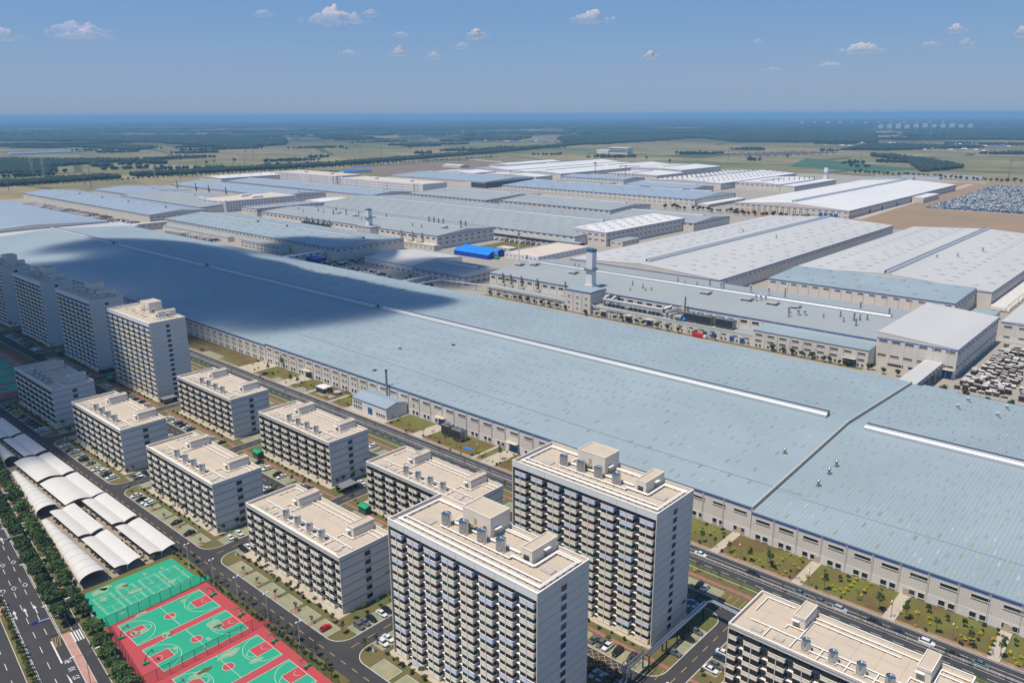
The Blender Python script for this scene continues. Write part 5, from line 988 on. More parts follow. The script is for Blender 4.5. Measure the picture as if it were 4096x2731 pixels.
hall('blue_roof_hall','long pale-blue-roofed hall with five ridge ventilators behind the road trees',-1178,-713,1276,1432,13,18.6,rp=.6,roof='roofblue',front=((10.4,5,1.1,1),(4,2,1.3,2)),right=((10.4,5,1.2,1),),vents=((-1170,-1100),(-1080,-985),(-970,-885),(-865,-790),(-775,-730)),vw=4.4,vh=2.2,bay=11,sky=(36,22,7,2,.5,19,M['skylight_far']))
hall('dock_building','low white dock building with many doors right of the blue-roofed hall',-712.5,-690,1285,1425,5,5.4,axis='y',roof='roofbright',stripe=False,cat='annex',right=((1,3,2.4,2),))
oh=hall('unfinished_hall','unclad steel-framed hall with pale blue roof at the back',-1587,-1258,1307,1475,13.6,18.4,rp=.6,roof='roofblue',front=((10.8,5,1.2,1,0,270),),vents=((-1560,-1440),(-1420,-1290)),vw=4.4,vh=2.2,bay=10.5,stripe=False)
b=MB(); b.box(286,330,-.4,-.1,.5,11.5); b.box(329.3,330.2,-.3,168,.5,12); link('open_bay_shade',b.mesh('open_bay_shade',M['darkmetal']),oh)  # dark slabs stand in for the shade inside the unclad bays
b=MB()
for i in range(0,16): b.box(330.3,330.8,i*11.2-.3,i*11.2+.3,0,14)
for i in range(4): b.box(286+i*11-.3,286+i*11+.3,-.9,-.45,0,13)
for z in (4.5,9): b.box(330.3,330.6,0,168,z-.2,z+.2); b.box(286,330,-.8,-.5,z-.2,z+.2)
link('steel_frame',b.mesh('steel_frame',M['galv']),oh)
hall('blue_roof_hall','smaller pale-blue-roofed hall between the cranes and the skylit hall',-1237,-1055,1555,1645,13,17,roof='roofblue',front=((10,5,1.2,1),),vents=((-1180,-1100),),vw=4.4,vh=2.2,bay=11)
hall('low_roof','low pale flat roof before the smaller blue-roofed hall',-1225,-1075,1530,1554,6,6.6,roof='roofmid',stripe=False,cat='annex')
hall('blue_roof_hall','pale-blue-roofed hall tucked behind the five-ventilator hall',-985,-819,1455,1543,13,17,roof='roofblue',front=(),right=((10,5,1.2,1),),vents=((-975,-835),),vw=4.4,vh=2.2,bay=11)
hall('bright_hall','bright white hall farthest left in the back group',-1725,-1645,1810,2066,13,16,axis='y',roof='roofbright',right=((10,6,1.3,1),),vents=((1820,1920),),vw=4.4,bay=12)
hall('bright_hall','long bright white hall second from the left in the back group',-1624,-1484,1640,2165,13,18,axis='y',roof='roofbright',right=((10,6,1.3,1),),vents=((1660,1880),(1900,2150)),vw=5,bay=12)
hall('bright_hall','long bright white hall in the middle of the back group',-1482,-1425,1642,2150,12,13,axis='y',roof='roofbright',stripe=False,right=())
hall('bright_hall','long bright white hall right of the middle in the back group',-1423,-1290,1618,2146,13,18,axis='y',roof='roofbright',right=((10,6,1.3,1),),vents=((1640,1900),(1920,2135)),vw=5,bay=12)
hall('bright_hall','small bright white hall before the long back group',-1640,-1500,1510,1600,11,14,axis='y',roof='roofbright',right=((8,6,1.3,1),),vents=((1515,1590),),vw=5,bay=12)
hall('bright_hall','small bright white hall between unfinished hall and back group',-1470,-1290,1520,1585,11,14,axis='y',roof='roofbright',right=((8,6,1.3,1),),vents=((1525,1575),),vw=5,bay=12)
hall('bright_hall','bright white hall beside the tower cranes',-1216,-1067,1716,1850,13,16.5,axis='y',roof='roofbright',front=((10,5,1.2,1),),right=((10,5,1.2,1),),vents=((1725,1815),),vw=5,bay=11)
hall('bright_hall','taller bright white hall behind the cranes with two window rows',-1240,-1083,1862,2075,18,21.5,axis='y',roof='roofbright',right=((14,5,1.2,1),(8,5,1.2,1)),vents=((1900,2060),),vw=5,bay=11)
G3=hall('skylit_hall','bright white hall whose roof is dotted with small dark skylights',-1014,-835,1604,2000,13.5,18,axis='y',roof='roofbright',right=((10,5,1.2,1),),vents=((1650,1800),(1815,1990)),vw=5,bay=11,sky=(22,20,2.4,5,1.0,20,M['darkmetal']))
G4=hall('far_paint_shop','far white-roofed paint shop with rooftop stacks and tall chimney',-824,-722,1650,1850,14,17,axis='y',roof='roofbright',front=((10,6,1.3,1),),right=((10,5,1.2,1),),vents=((1670,1770),),vw=5,bay=12)
hall('far_paint_annex','tall rear part of the far paint shop under the chimney',-721,-690,1650,1880,12,12.6,axis='y',roof='roofbright',right=((8,5,1.2,1),),cat='annex',bay=12)
square_chimney(-713,1876,12,29,8,'tall square chimney with dark cap on the far paint shop')
for i in range(9): stack(G4,-760+i*4.5,1700+i*17,15,7,1.0,False)
G5=hall('big_white_hall','biggest bright white hall at the right with blue doors on its gable',-641,-446,1284,1905,12,18,axis='y',roof='roofbright',front=((8.6,5.6,1.2,1),(4.6,1.8,1.4,2,30,130),(1.6,1.8,1.4,2)),right=((8.6,5,1.2,1),(2,4,1.6,1)),vents=((1300,1500),(1505,1690),(1700,1895)),vw=6,vh=2.6,bay=10.5)
for x in (-490,-482,-474,-466): link('door',MB().box(-3,3,-.3,-.1,0,6.2).mesh('door',M['bluedoor']),G5,(x+641,0,0))
for y in (1380,1440,1520,1600): link('door',MB().box(.1,.3,-4,4,0,6).mesh('door',M['bluedoor']),G5,(195,y-1284,0))
hall('side_annex','pale block annex on the right side of the biggest white hall',-445,-425,1600,1700,9,9.4,axis='y',roof='roofbright',stripe=False,cat='annex')
# --- small buildings in the middle
S1=hall('curved_roof_shed','white shed with smooth curved pale roof behind the long hall',-707,-628,540,614,7.6,11,roof='roofwhite',clad='clad_white',stripe=False,front=((1,1.8,1.8,2),),bay=9)
S2=hall('green_roof_shed','low hall with bluish roof and short ventilator beside the curved shed',-614,-543,532,590,8,11.2,roof='roofmid',front=((5.4,3.4,1,1),(1.2,1.6,1.8,2)),right=((5.4,5,1,1),(1.4,5,1.2,1)),vents=((-606,-551),),vw=4.6,vh=2.4,bay=8.5,sky=(26,19,4,2,.5,22,M['skylight_far']))
def barrel(name,label,x0,x1,y0,y1,ze,zr,wall,roof):
    B=thing(name,label,'shed',(x0,y0,0)); X=x1-x0; Y=y1-y0; n=10
    P=[(Y*i/n, ze+(zr-ze)*math.sin(math.pi*i/n)) for i in range(n+1)]
    b=MB(); vs=[(x,y,z) for x in (0,X) for y,z in [(0,0)]+P+[(Y,0)]]; m=n+3; b.add(vs,[(i,i+1,m+i+1,m+i) for i in (0,m-2)]+[tuple(range(m))[::-1],tuple(range(m,2*m))]); link('wall',b.mesh('wall',M[wall]),B)
    b=MB(); vs=[(x,y,z+.08) for x in (-.5,X+.5) for y,z in P]; m=n+1; b.add(vs,[(i,i+1,m+i+1,m+i) for i in range(n)]); link('roof',b.mesh('roof',M[roof]),B); return B
barrel('blue_shed','front bright blue barrel-roofed shed in the middle yard',-679,-623,650.5,666,5,8.4,'deep_blue','bright_blue'); barrel('blue_shed','rear bright blue barrel-roofed shed in the middle yard',-684,-626,667,683,5,8.6,'deep_blue','bright_blue')
t=thing('flat_roof_building','wide low building with flat beige roof in the middle yard','building',(-619,674,0)); link('wall',MB().box(0,51,0,96,0,5.6).mesh('wall',M['offwhite']),t); link('roof',MB().box(1,50,1,95,5.6,5.7).mesh('roof',M['cream']),t)
b=MB()
for r_ in ((0,51,0,.7),(0,51,95.3,96),(0,.7,.7,95.3),(50.3,51,.7,95.3)): b.box(*r_,5.6,6.5)
link('parapet',b.mesh('parapet',M['offwhite']),t)
for x in range(4,50,6): link('window',window_mesh(1.4,1.3,1),t,(x,-.03,3))
for y in range(4,94,8): link('window',window_mesh(1.4,1.3,1),t,(51.03,y,3),math.pi/2)
t=thing('gate_house','small white flat house beside the phone mast','house',(-660,704,0)); link('wall',MB().box(0,21,0,14,0,4).mesh('wall',M['clad_white']),t); link('roof',MB().box(-.3,21.3,-.3,14.3,4,4.3).mesh('roof',M['cream']),t)
for x in (3,9,15): link('window',window_mesh(2,1.4,2),t,(x,-.03,1.3))
sheet('lawn', [(-700,-610,690,780)], .02, M['lawn2'])
t=thing('phone_mast','slim white phone mast in the middle yard beside the blue sheds','mast',(-588,664,0)); link('pole',MB().cyl((0,0,0),(0,0,34),.7,.35,10).mesh('pole',M['pipewhite']),t)
for z in (30,33.6): link('antenna_ring',MB().cyl((0,0,z),(0,0,z+1.8),1.5,1.5,12).mesh('antenna_ring',M['galv']),t)
t=thing('tank_unit','small green tank with white pipes beside the flat beige building','tank',(-621,660,0)); link('tank',MB().cyl((0,0,1.6),(6,0,1.6),1.4,1.4,10).mesh('tank',M['greenbox']),t); link('pipework',MB().path([(-6,0,0),(-6,0,5),(-1,0,5),(-1,0,0)],.4,6).path([(-3,1,0),(-3,1,6),(3,1,6),(3,1,0)],.4,6).mesh('pipework',M['pipewhite']),t)
# ================================================================ SHEDS, FENCES, STREET FURNITURE
def canopy_panel(parent,x0,x1,ya,yb,za,zb,bow,name='canopy'):
    """one membrane panel between two long edges, bowed upward"""
    n=6; m=4; b=MB(); vs=[]
    for i in range(m+1):
        x=x0+(x1-x0)*i/m
        for j in range(n+1):
            t=j/n; y=ya+(yb-ya)*t; z=za+(zb-za)*t+bow*math.sin(math.pi*t)+.10*math.cos(i*math.pi/ m*2)*0
            vs.append((x,y,z))
    fs=[(i*(n+1)+j,(i+1)*(n+1)+j,(i+1)*(n+1)+j+1,i*(n+1)+j+1) for i in range(m) for j in range(n)]
    b.add(vs,fs,0); b.add([(v[0],v[1],v[2]-.06) for v in vs],[f[::-1] for f in fs],0)
    return link(name,b.mesh(name,M['canopy'],True),parent)
def butterfly(label,x0,x1,ya,yv,yb,zl,zv,zr,bowl=.35,bowr=.35):
    t=thing('bicycle_shelter',label,'shelter',(0,0,0),0,'membrane bicycle shelters')
    canopy_panel(t,x0,x1,ya,yv-.08,zl,zv,bowl); canopy_panel(t,x0,x1,yv+.08,yb,zv,zr,bowr)
    link('gutter',MB().box(x0,x1,yv-.12,yv+.12,zv-.15,zv-.05).mesh('gutter',M['canopyline']),t)
    link('seam',MB().box((x0+x1)/2-.04,(x0+x1)/2+.04,ya,yv,0,.02).mesh('seam',M['canopyline']),t,(0,0,(zl+zv)/2+bowl+.0)) if False else None
    for i in range(5):
        x=x0+1.0+(x1-x0-2.0)*i/4; link('post',MB().box(x-.12,x+.12,yv-.12,yv+.12,0,zv-.1).mesh('post',M['pipewhite']),t)
        link('beam',MB().path([(x,ya+.3,zl-.12),(x,yv,zv-.2),(x,yb-.3,zr-.12)],.07,4).mesh('beam',M['pipewhite']),t)
    for i in range(6):
        x=x0+2+(x1-x0-4)*i/5; link('screen',MB().box(x-.05,x+.05,ya+.3,ya+2.6,0,1.3).mesh('screen',M['hatch']),t)
    t.location=(x0,(ya+yb)/2,0)
    for c in t.children: c.location=(c.location.x-x0,c.location.y-(ya+yb)/2,c.location.z)
    return t
butterfly('butterfly bicycle shelter nearest the green court, lane side',-306.9,-276.3,104.6,109.3,114.5,3.4,2.7,3.6)
butterfly('butterfly bicycle shelter nearest the green court, inner side',-307.0,-276.5,91.9,96.7,101.6,3.4,2.7,3.6)
butterfly('butterfly bicycle shelter lane side, second from the green court',-340.4,-309.8,104.6,109.4,114.5,3.4,2.7,3.6)
butterfly('butterfly bicycle shelter inner side, second from the green court',-340.2,-309.8,91.9,96.6,101.6,3.4,2.7,3.6)
butterfly('wide bowed bicycle shelter, nearer of the two in the middle',-371.7,-341.6,98.6,109.0,114.3,3.2,3.0,3.5,1.1,.3)
butterfly('wide bowed bicycle shelter, farther of the two in the middle',-405.5,-374.6,98.6,109.0,114.3,3.2,3.0,3.5,1.1,.3)
butterfly('shaded butterfly shelter behind the two bowed ones',-440.6,-409.4,104.3,108.9,114.2,3.3,2.7,3.5)
butterfly('shaded butterfly shelter at the left edge of the photo',-474.5,-443.4,104.1,108.6,114.1,3.3,2.7,3.5)
def vault(label,x0,x1,yl0,yl1,yr,h):
    t=thing('vaulted_shelter',label,'shelter',(x0,yr-4,0),0,'vaulted membrane shelters'); n=12; m=10; b=MB(); vs=[]
    for i in range(m+1):
        f=i/m; x=x0+(x1-x0)*f; yl=yl0+(yl1-yl0)*f
        for j in range(n+1): a=math.pi*j/n; vs.append((x,(yl+yr)/2-(yr-yl)/2*math.cos(a),2.6+h*(.45+.55*f)*math.sin(a)))
    fs=[(i*(n+1)+j,(i+1)*(n+1)+j,(i+1)*(n+1)+j+1,i*(n+1)+j+1) for i in range(m) for j in range(n)]
    b.add([(v[0]-x0,v[1]-yr+4,v[2]) for v in vs],fs); b.add([(v[0]-x0,v[1]-yr+4,v[2]-.07) for v in vs],[f[::-1] for f in fs]); link('canopy',b.mesh('canopy',M['canopy'],True),t)
    for i in range(0,m+1):
        f=i/m; b=MB(); P=[vs[i*(n+1)+j] for j in range(n+1)]; P=[(p[0]-x0,p[1]-yr+4,p[2]+.03) for p in P]; b.path(P,.06,4); link('rib',b.mesh('rib',M['canopyline']),t)
        yl=yl0+(yl1-yl0)*f; x=(x1-x0)*f; link('post',MB().box(x-.1,x+.1,yl-yr+4-.1,yl-yr+4+.1,0,2.6).box(x-.1,x+.1,3.9,4.1,0,2.6).mesh('post',M['pipewhite']),t)
    return t
vault('white vaulted shelter nearest the green court, beside the roadside trees',-334.2,-276.6,86.8,79.9,89.6,2.4)
vault('white vaulted shelter second from the green court, beside the roadside trees',-394.1,-343.1,94.2,87.8,96.8,2.4)
vault('shaded vaulted shelter at left edge beside the roadside trees',-470,-409.8,103.8,95.8,101.9,2.4)
# parked bicycles under the shelters
bk=None
def bike(loc,label):
    global bk
    if bk is None:
        bk=thing('parked_scooter',label,'scooter',loc,0,'scooters under the shelters')
        link('frame',MB().box(-.1,.1,-.5,.45,.25,.75).box(-.3,.3,.42,.5,.85,.95).box(-.04,.04,.4,.5,.4,.95).mesh('frame',M['darkmetal']),bk); link('seat',MB().box(-.14,.14,-.5,.1,.75,.86).mesh('seat',M['tyre']),bk)
        for y in (-.6,.6): link('wheel',MB().cyl((-.06,y,.28),(.06,y,.28),.28,.28,10).mesh('wheel',M['tyre']),bk)
        return bk
    return copy_thing(bk,loc,0,label)
bl=[]
rr=random.Random(5)
for (x0,x1,y) in ((-305,-278,103.5),(-338,-325,103.6),(-300,-278,93),(-338,-331,92.6),(-306,-292,106),(-277.5,-276.0,112.5)):
    x=x0
    while x<x1:
        if rr.random()<.42: bl.append(bike((x,y+rr.uniform(-.3,.3),.02),'dark parked scooter under a membrane shelter'))
        x+=.9
rr=random.Random(6)
for x in np.arange(-440,-412,1.6): bl.append(bike((x,103.2,.02),'dark parked scooter under a membrane shelter'))
# ---- steel mesh fences of the courts
def mesh_fence(label,pts,h,m='wire',step=3.8,name='court_fence',postm='fence'):
    t=thing(name,label,'fence',(pts[0][0],pts[0][1],.03))
    ox,oy=pts[0]
    for a,b_ in zip(pts[:-1],pts[1:]):
        L_=math.hypot(b_[0]-a[0],b_[1]-a[1]); n=max(1,int(L_/step+.5))
        link('mesh_panel',MB().quad([(a[0]-ox,a[1]-oy,0),(b_[0]-ox,b_[1]-oy,0),(b_[0]-ox,b_[1]-oy,h),(a[0]-ox,a[1]-oy,h)]).mesh('mesh_panel',M[m]),t)
        link('top_rail',MB().cyl((a[0]-ox,a[1]-oy,h),(b_[0]-ox,b_[1]-oy,h),.06,.06,4).mesh('top_rail',M[postm]),t)
        pm=MB().cyl((0,0,0),(0,0,h),.075,.075,5).mesh('post',M[postm])
        for i in range(n+1): f=i/n; link('post',pm,t,(a[0]+(b_[0]-a[0])*f-ox,a[1]+(b_[1]-a[1])*f-oy,0))
    return t
mesh_fence('tall dark mesh fence between the green court and the red courts',[(-248.0,77.2),(-249.3,113.9)],3.8)
mesh_fence('tall dark mesh fence across the red courts between second and third court',[(-210.6,73.0),(-211.0,112.0)],3.8)
mesh_fence('tall dark mesh fence along the highway side of the courts',[(-248.0,77.2),(-213.5,72.8),(-168,67.2)],3.8,step=3.1)
mesh_fence('tall dark mesh fence along the lane side of the red courts',[(-248.6,111.9),(-213.4,112.0),(-213.2,114.4),(-209.8,114.4),(-209.6,111.7),(-168,110.7)],3.8)
mesh_fence('green mesh fence between the factory road and the red path',[(-560,236.7),(-12,236.7)],1.7,'wire2',3.0,'roadside_fence','greendark')
def hoop(loc,rz,label):
    t=thing('basketball_hoop',label,'basketball hoop',loc,rz,'basketball hoops')
    link('base',MB().box(-.55,.55,-1.6,.4,.02,.42).box(-.45,.45,-1.5,-.3,.42,.62).mesh('base',M['greenbox']),t); link('arm',MB().path([(0,-.9,.4),(0,-.3,2.3),(0,.6,3.3),(0,1.75,3.35)],.10,6).path([(0,-1.4,.5),(0,-.3,2.3)],.05,4).mesh('arm',M['fence']),t)
    link('backboard',MB().box(-.9,.9,1.75,1.80,2.9,3.95).mesh('backboard',M['galv']),t); b=MB()
    for i in range(10): a=2*math.pi*i/10; b.cyl((.23*math.cos(a),2.1+.23*math.sin(a),3.05),(.23*math.cos(a+.63),2.1+.23*math.sin(a+.63),3.05),.02,.02,4)
    link('rim',b.mesh('rim',M['crane']),t); return t
h0=hoop((-238.6,78.7,.03),0,'basketball hoop of the first court at the highway end')
for loc,rz,l in (((-239.0,109.1,.03),math.pi,'basketball hoop of the first court at the lane end'),((-220.5,78.4,.03),0,'basketball hoop of the second court at the highway end'),((-221.1,109.6,.03),math.pi,'basketball hoop of the second court at the lane end'),((-200.7,109.4,.03),math.pi,'basketball hoop of the third court at the lane end'),((-182.7,109.4,.03),math.pi,'basketball hoop of the fourth court at the lane end'),((-200.7,78.4,.03),0,'basketball hoop of the third court at the highway end')): copy_thing(h0,loc,rz,l)
t0=None
for i,(x,y) in enumerate(((-261,83.4),(-261,91),(-261.2,99),(-261,106.4))):
    if t0 is None:
        t0=thing('badminton_net','badminton net on the green court','net',(x,y,.05),0,'badminton nets'); link('post',MB().cyl((0,-3.2,0),(0,-3.2,1.5),.05,.05,5).box(-.35,.35,-3.5,-2.9,0,.15).mesh('post',M['yellow_steel']),t0); link('post',MB().cyl((0,3.2,0),(0,3.2,1.5),.05,.05,5).box(-.35,.35,2.9,3.5,0,.15).mesh('post',M['yellow_steel']),t0); link('net_mesh',MB().quad([(0,-3.1,.8),(0,3.1,.8),(0,3.1,1.5),(0,-3.1,1.5)]).mesh('net_mesh',M['wire']),t0)
        n_=t0
    else: n_=copy_thing(t0,(x,y,.05),0)
    n_['label']=f'badminton net with yellow feet, {["leftmost on the green court, nearest the highway","second from the highway","third from the highway","on the court half nearest the lane"][i]}'
# ---- lamps
def lamp(loc,h,kind,label,rz=0,group=None):
    k=('lamp',kind,h)
    if k not in WCACHE:
        src=thing('street_lamp','x','street lamp',loc,rz,group); link('pole',MB().cyl((0,0,0),(0,0,h),.11,.06,8).box(-.25,.25,-.25,.25,0,.25).mesh('pole',M['galv'] if kind!='flood' else M['pipewhite']),src)
        if kind=='double':
            for s_ in (-1,1):
                link('arm',MB().path([(0,0,h-.9),(0,s_*1.2,h-.05),(0,s_*2.8,h+.25)],.06,5).mesh('arm',M['galv']),src); link('lamp_head',MB().box(-.2,.2,min(s_*2.6,s_*4.0),max(s_*2.6,s_*4.0),h+.2,h+.36).mesh('lamp_head',M['rail']),src)
        elif kind=='flood':
            link('crossbar',MB().box(-.9,.9,-.05,.05,h-.1,h).mesh('crossbar',M['pipewhite']),src)
            for s_ in (-.7,.7): link('lamp_head',MB().box(s_-.28,s_+.28,-.35,.1,h,h+.38).mesh('lamp_head',M['rail']),src)
        else:
            link('arm',MB().path([(0,0,h-.3),(0,-1.1,h)],.05,4).mesh('arm',M['galv']),src); link('lamp_head',MB().box(-.16,.16,-1.9,-1.0,h-.03,h+.1).mesh('lamp_head',M['rail']),src)
        WCACHE[k]=src; o=src
    else: o=copy_thing(WCACHE[k],loc,rz)
    if label: o['label']=label
    if group: o['group']=group
    return o
hz=math.atan2(HD.y,HD.x)
for i,(x,y) in enumerate(((-256.6,66.6),(-223.7,63.0),(-289,70.3),(-322,74.2),(-355,78.2))):
    lamp((x,y,.14),10.5,'double',['double-armed highway lamp with the blue sign gantry','double-armed highway lamp at the bottom edge by the painted words','double-armed highway lamp hidden in the trees by the diamonds','double-armed highway lamp with small blue sign beside the vaulted shelter','double-armed highway lamp farthest left among the trees'][i],hz,'double-armed highway lamps')
for i,(x,y) in enumerate(((-261.5,112.2),(-244.9,113.0),(-228.6,113.1),(-212.4,115.0-.4),(-191.3,113))):
    lamp((x,y,.02),9.8,'flood',f'white court floodlight mast, {ordw(i)} from left along the lane',math.pi/2,'court floodlight masts')
gl=[]
for i,(x,y) in enumerate([(-87.4,252.3),(-59.7,252.5),(-41.4,252.4),(-113.2,252.5),(-277.2,252.6),(-251.3,254.4),(-404.1,254.8),(-372.8,253.4),(-440,254),(-420,259.3),(-22,252.4),(-141,252.4)]):
    gl.append((lamp((x,y,.1),6.6,'single','',0,'garden lamps'),'slim white garden lamp','in the strip along the long hall'))
autolabel(gl)
yl_=[]
for i,(x,y) in enumerate([(-105,494),(-88,497),(-78,496),(-45,497),(-118,845),(-118,800),(-120,770),(-121,745),(-300,516),(-330,516),(-240,516),(-213,517.5)]): yl_.append((lamp((x,y,0),7.5,'single','',0,'yard lamps'),'thin yard lamp','behind the long hall'))
autolabel(yl_)
g=thing('sign_gantry','pale arm reaching over the highway with a blue direction sign','sign gantry',(-256.3,66.6,.1))
link('arm',MB().path([(0,0,6.2),(-.4,-2.6,6.3),(-1.0,-5.6,6.3)],.12,6).mesh('arm',M['pipewhite']),g)
sg=link('sign_board',MB().box(-.06,.06,-2.1,2.1,-.45,.45).mesh('sign_board',M['signblue']),g,(-1.1,-5.4,6.2),hz)
b=MB()
for i in range(4): y=-1.5+i; b.box(-.09,-.07,y-.05,y+.05,-.25,.1); b.box(-.09,-.07,y-.15,y+.15,.1,.16); b.box(.07,.09,y-.05,y+.05,-.25,.1); b.box(.07,.09,y-.15,y+.15,.1,.16)
link('lane_arrow',b.mesh('lane_arrow',M['mark']),sg)
g2=thing('sign_gantry','camera arm with small blue sign over the highway beside the vaulted shelter','sign gantry',(-322,74,.1))
link('arm',MB().path([(0,3,6.3),(0,-9,6.6)],.10,6).mesh('arm',M['pipewhite']),g2); link('sign_board',MB().box(-.05,.05,-2.6,-1.2,5.6,6.5).mesh('sign_board',M['signblue']),g2)
# ---- boundary wall with railings and dark pillars along the highway
fw=thing('boundary_fence','white boundary railing with dark blue lamp-topped pillars along the highway','fence',(-254.7,65.9,0),hz)
pm=MB().box(-.35,.35,-.35,.35,0,2.3).mesh('pillar',M['navy_p'] if 'navy_p' in M else M['car_navy']); lm=MB().cyl((0,0,2.3),(0,0,2.8),.2,.16,8).mesh('pillar_lamp',M['rail'])
for i in range(-60,16):
    s_=i*5.4; o=link('pillar',pm,fw,(s_,9.85,0)); link('pillar_lamp',lm,o)
    link('rail_panel',box_mesh('rail_panel',4.6,.06,1.5,M['rail'],(0,0,.3)),fw,(s_+2.7,9.85,0))
# ---- road barrier down the middle of the factory road
rb=thing('road_barrier','low white steel barrier down the middle of the factory road','barrier',(-900,243.6,0))
link('rail',MB().box(0,890,-.05,.05,.62,.74).box(0,890,-.05,.05,.25,.32).mesh('rail',M['rail']),rb)
bm=MB().box(-.08,.08,-.18,.18,0,.74).mesh('post',M['rail'])
scatter(rb,'post',bm,[(x,0,0,0) for x in np.arange(0,890,3.2)],280)
# ---- silver overhead pipeline round the tower
pg=thing('overhead_pipeline','silver overhead pipeline on steel posts round the foot of the rear tower','pipeline',(-105.6,176,0))
for dx in (-.45,.45): link('pipe',MB().path([(dx,0,5.4),(dx,35.5+dx,5.4),(2.5,35.5+dx,7.0),(14,34.6+dx,7.0)],.42,10).mesh('pipe',M['steel'],True),pg)
link('pipe',MB().path([(.2,-.8,6.6),(.2,-9.8,6.6),(.2,-10.6,5.6),(.2,-10.6,3.2),(1.2,-16,2.4),(1.6,-40,2.4)],.4,10).mesh('pipe',M['steel'],True),pg); link('pipe',MB().path([(-.9,-.8,6.6),(-.9,-9.8,6.6),(-.9,-10.6,5.6),(-.9,-10.6,3.2),(.1,-16,2.4),(.6,-40,2.4)],.4,10).mesh('pipe',M['steel'],True),pg)
for x,y,h in ((.7,.6,5.4),(-1.2,.3,6.2),(.6,10.6,5.0),(.6,17,5.0),(.6,24,5.0),(.6,33.5,5.0),(-1.4,24.5,5.0),(-1.0,11,5.0),(.9,-9.5,6.4),(-1.4,-9.5,6.4)): link('post',MB().box(-.16,.16,-.16,.16,0,h).mesh('post',M['darkmetal']),pg,(x,y,0))
b=MB()
for x in (-1.5,1.1):
    for z in (6.1,7.9): b.box(x-.07,x+.07,-10.4,0,z-.07,z+.07)
    for y in np.arange(-10.4,.1,2.6): b.box(x-.06,x+.06,y-.06,y+.06,6.1,7.9)
for y in np.arange(-10.4,.1,2.6): b.box(-1.5,1.1,y-.06,y+.06,7.85,7.97); b.box(-1.5,1.1,y-.06,y+.06,6.05,6.17)
link('truss',b.mesh('truss',M['galv']),pg)
link('pipe',MB().path([(14,34.8,7.0),(18.5,34.8,7.0)],.42,8).mesh('pipe',M['steel'],True),pg)
# ---- transformer boxes, gate shelters
def greenbox(loc,label):
    k='gbox'
    if k not in WCACHE:
        t=thing('transformer_box','x','transformer',loc,0,'green transformer boxes'); link('cabinet',MB().box(-2.4,2.4,-1.6,1.6,.4,3.2).mesh('cabinet',M['greendark']),t); link('roof',MB().add([(-2.7,-1.9,3.2),(2.7,-1.9,3.2),(2.7,1.9,3.2),(-2.7,1.9,3.2),(-2.7,0,3.85),(2.7,0,3.85)],[(0,1,5,4),(2,3,4,5),(1,2,5),(3,0,4)]).mesh('roof',M['greenbox']),t); link('plinth',MB().box(-2.6,2.6,-1.8,1.8,0,.4).mesh('plinth',M['crane']),t); WCACHE[k]=t
        t['label']=label; return t
    return copy_thing(WCACHE[k],loc,0,label)
greenbox((-247.0,181.6,.12),'green transformer box beside the antenna block'); greenbox((-330.5,182.0,.12),'green transformer box at the left foot of the block with the gate shelter'); greenbox((-501.6,182.3,.12),'green transformer box at the left foot of the sunlit tower'); greenbox((-588.0,182.3,.12),'green transformer box at the left foot of the shaded tower')
def shelter(loc,label):
    t=thing('gate_shelter',label,'shelter',loc,0,'dark gate shelters'); link('roof',MB().box(-.3,5.2,-.3,8.0,2.9,3.15).mesh('roof',M['gutter']),t)
    for x in (0,4.7):
        for y in (0,3.8,7.5): link('post',MB().box(x,x+.2,y,y+.2,0,2.9).mesh('post',M['darkmetal']),t)
    link('screen',MB().box(.1,.15,0,7.6,.3,2.6).box(0,4.8,7.5,7.6,.3,2.6).mesh('screen',M['louvre']),t); return t
shelter((-272.0,185.3,.12),'dark flat-roofed shelter right of the block facing the antenna block'); shelter((-441.5,185.3,.12),'dark flat-roofed shelter at the foot of the sunlit tower'); shelter((-526.0,184.4,.12),'dark flat-roofed shelter between the shaded and sunlit towers')
hp_=hall('bike_canopy','white slatted carport roof in the garden strip',-391,-383,257,263,3,3.3,roof='roofbright',clad='darkmetal',stripe=False,gutter=False,pipes=False,cat='carport')
t=thing('glass_pavilion','small octagonal glass pavilion in the garden strip','pavilion',(-388,261.5,.1)) ; link('frame',MB().cyl((0,0,0),(0,0,1.6),2.4,2.4,8).mesh('frame',M['galv']),t); link('roof',MB().cyl((0,0,1.6),(0,0,2.4),2.6,.3,8).mesh('roof',M['skylight_far']),t)
t.location=(-377,262.5,.1)
for i,(x,y,l) in enumerate(((-252,257.5,'pile of bright blue sheets on the lawn beside the cooling towers'),)):
    t=thing('blue_sheets',l,'sheet pile',(x-12,y-2,.1)); link('sheet',MB().box(0,5,0,.9,0,.25).mesh('sheet',M['bright_blue']),t,(0,0,0),.2); link('sheet',MB().box(0,4.4,0,.8,0,.3).mesh('sheet',M['bright_blue']),t,(.5,1.1,0),.2)
t=thing('fire_truck','red vehicle parked before the paint shop annex, half hidden','truck',(-283,514.4,0)); link('body',MB().box(0,9,0,2.5,.6,3.0).mesh('body',M['redpaint']),t); link('cab',MB().box(9.1,11.2,0,2.5,.5,2.6).mesh('cab',M['rail']),t)
for x in (1.5,7,10): link('wheel',MB().cyl((x,-.05,.5),(x,2.55,.5),.5,.5,10).mesh('wheel',M['tyre']),t)
for i,(x,y) in enumerate([(-252,130.4),(-334.5,127),(-418,127),(-169.5,130),(-86,130),(-175,128)]):
    pass
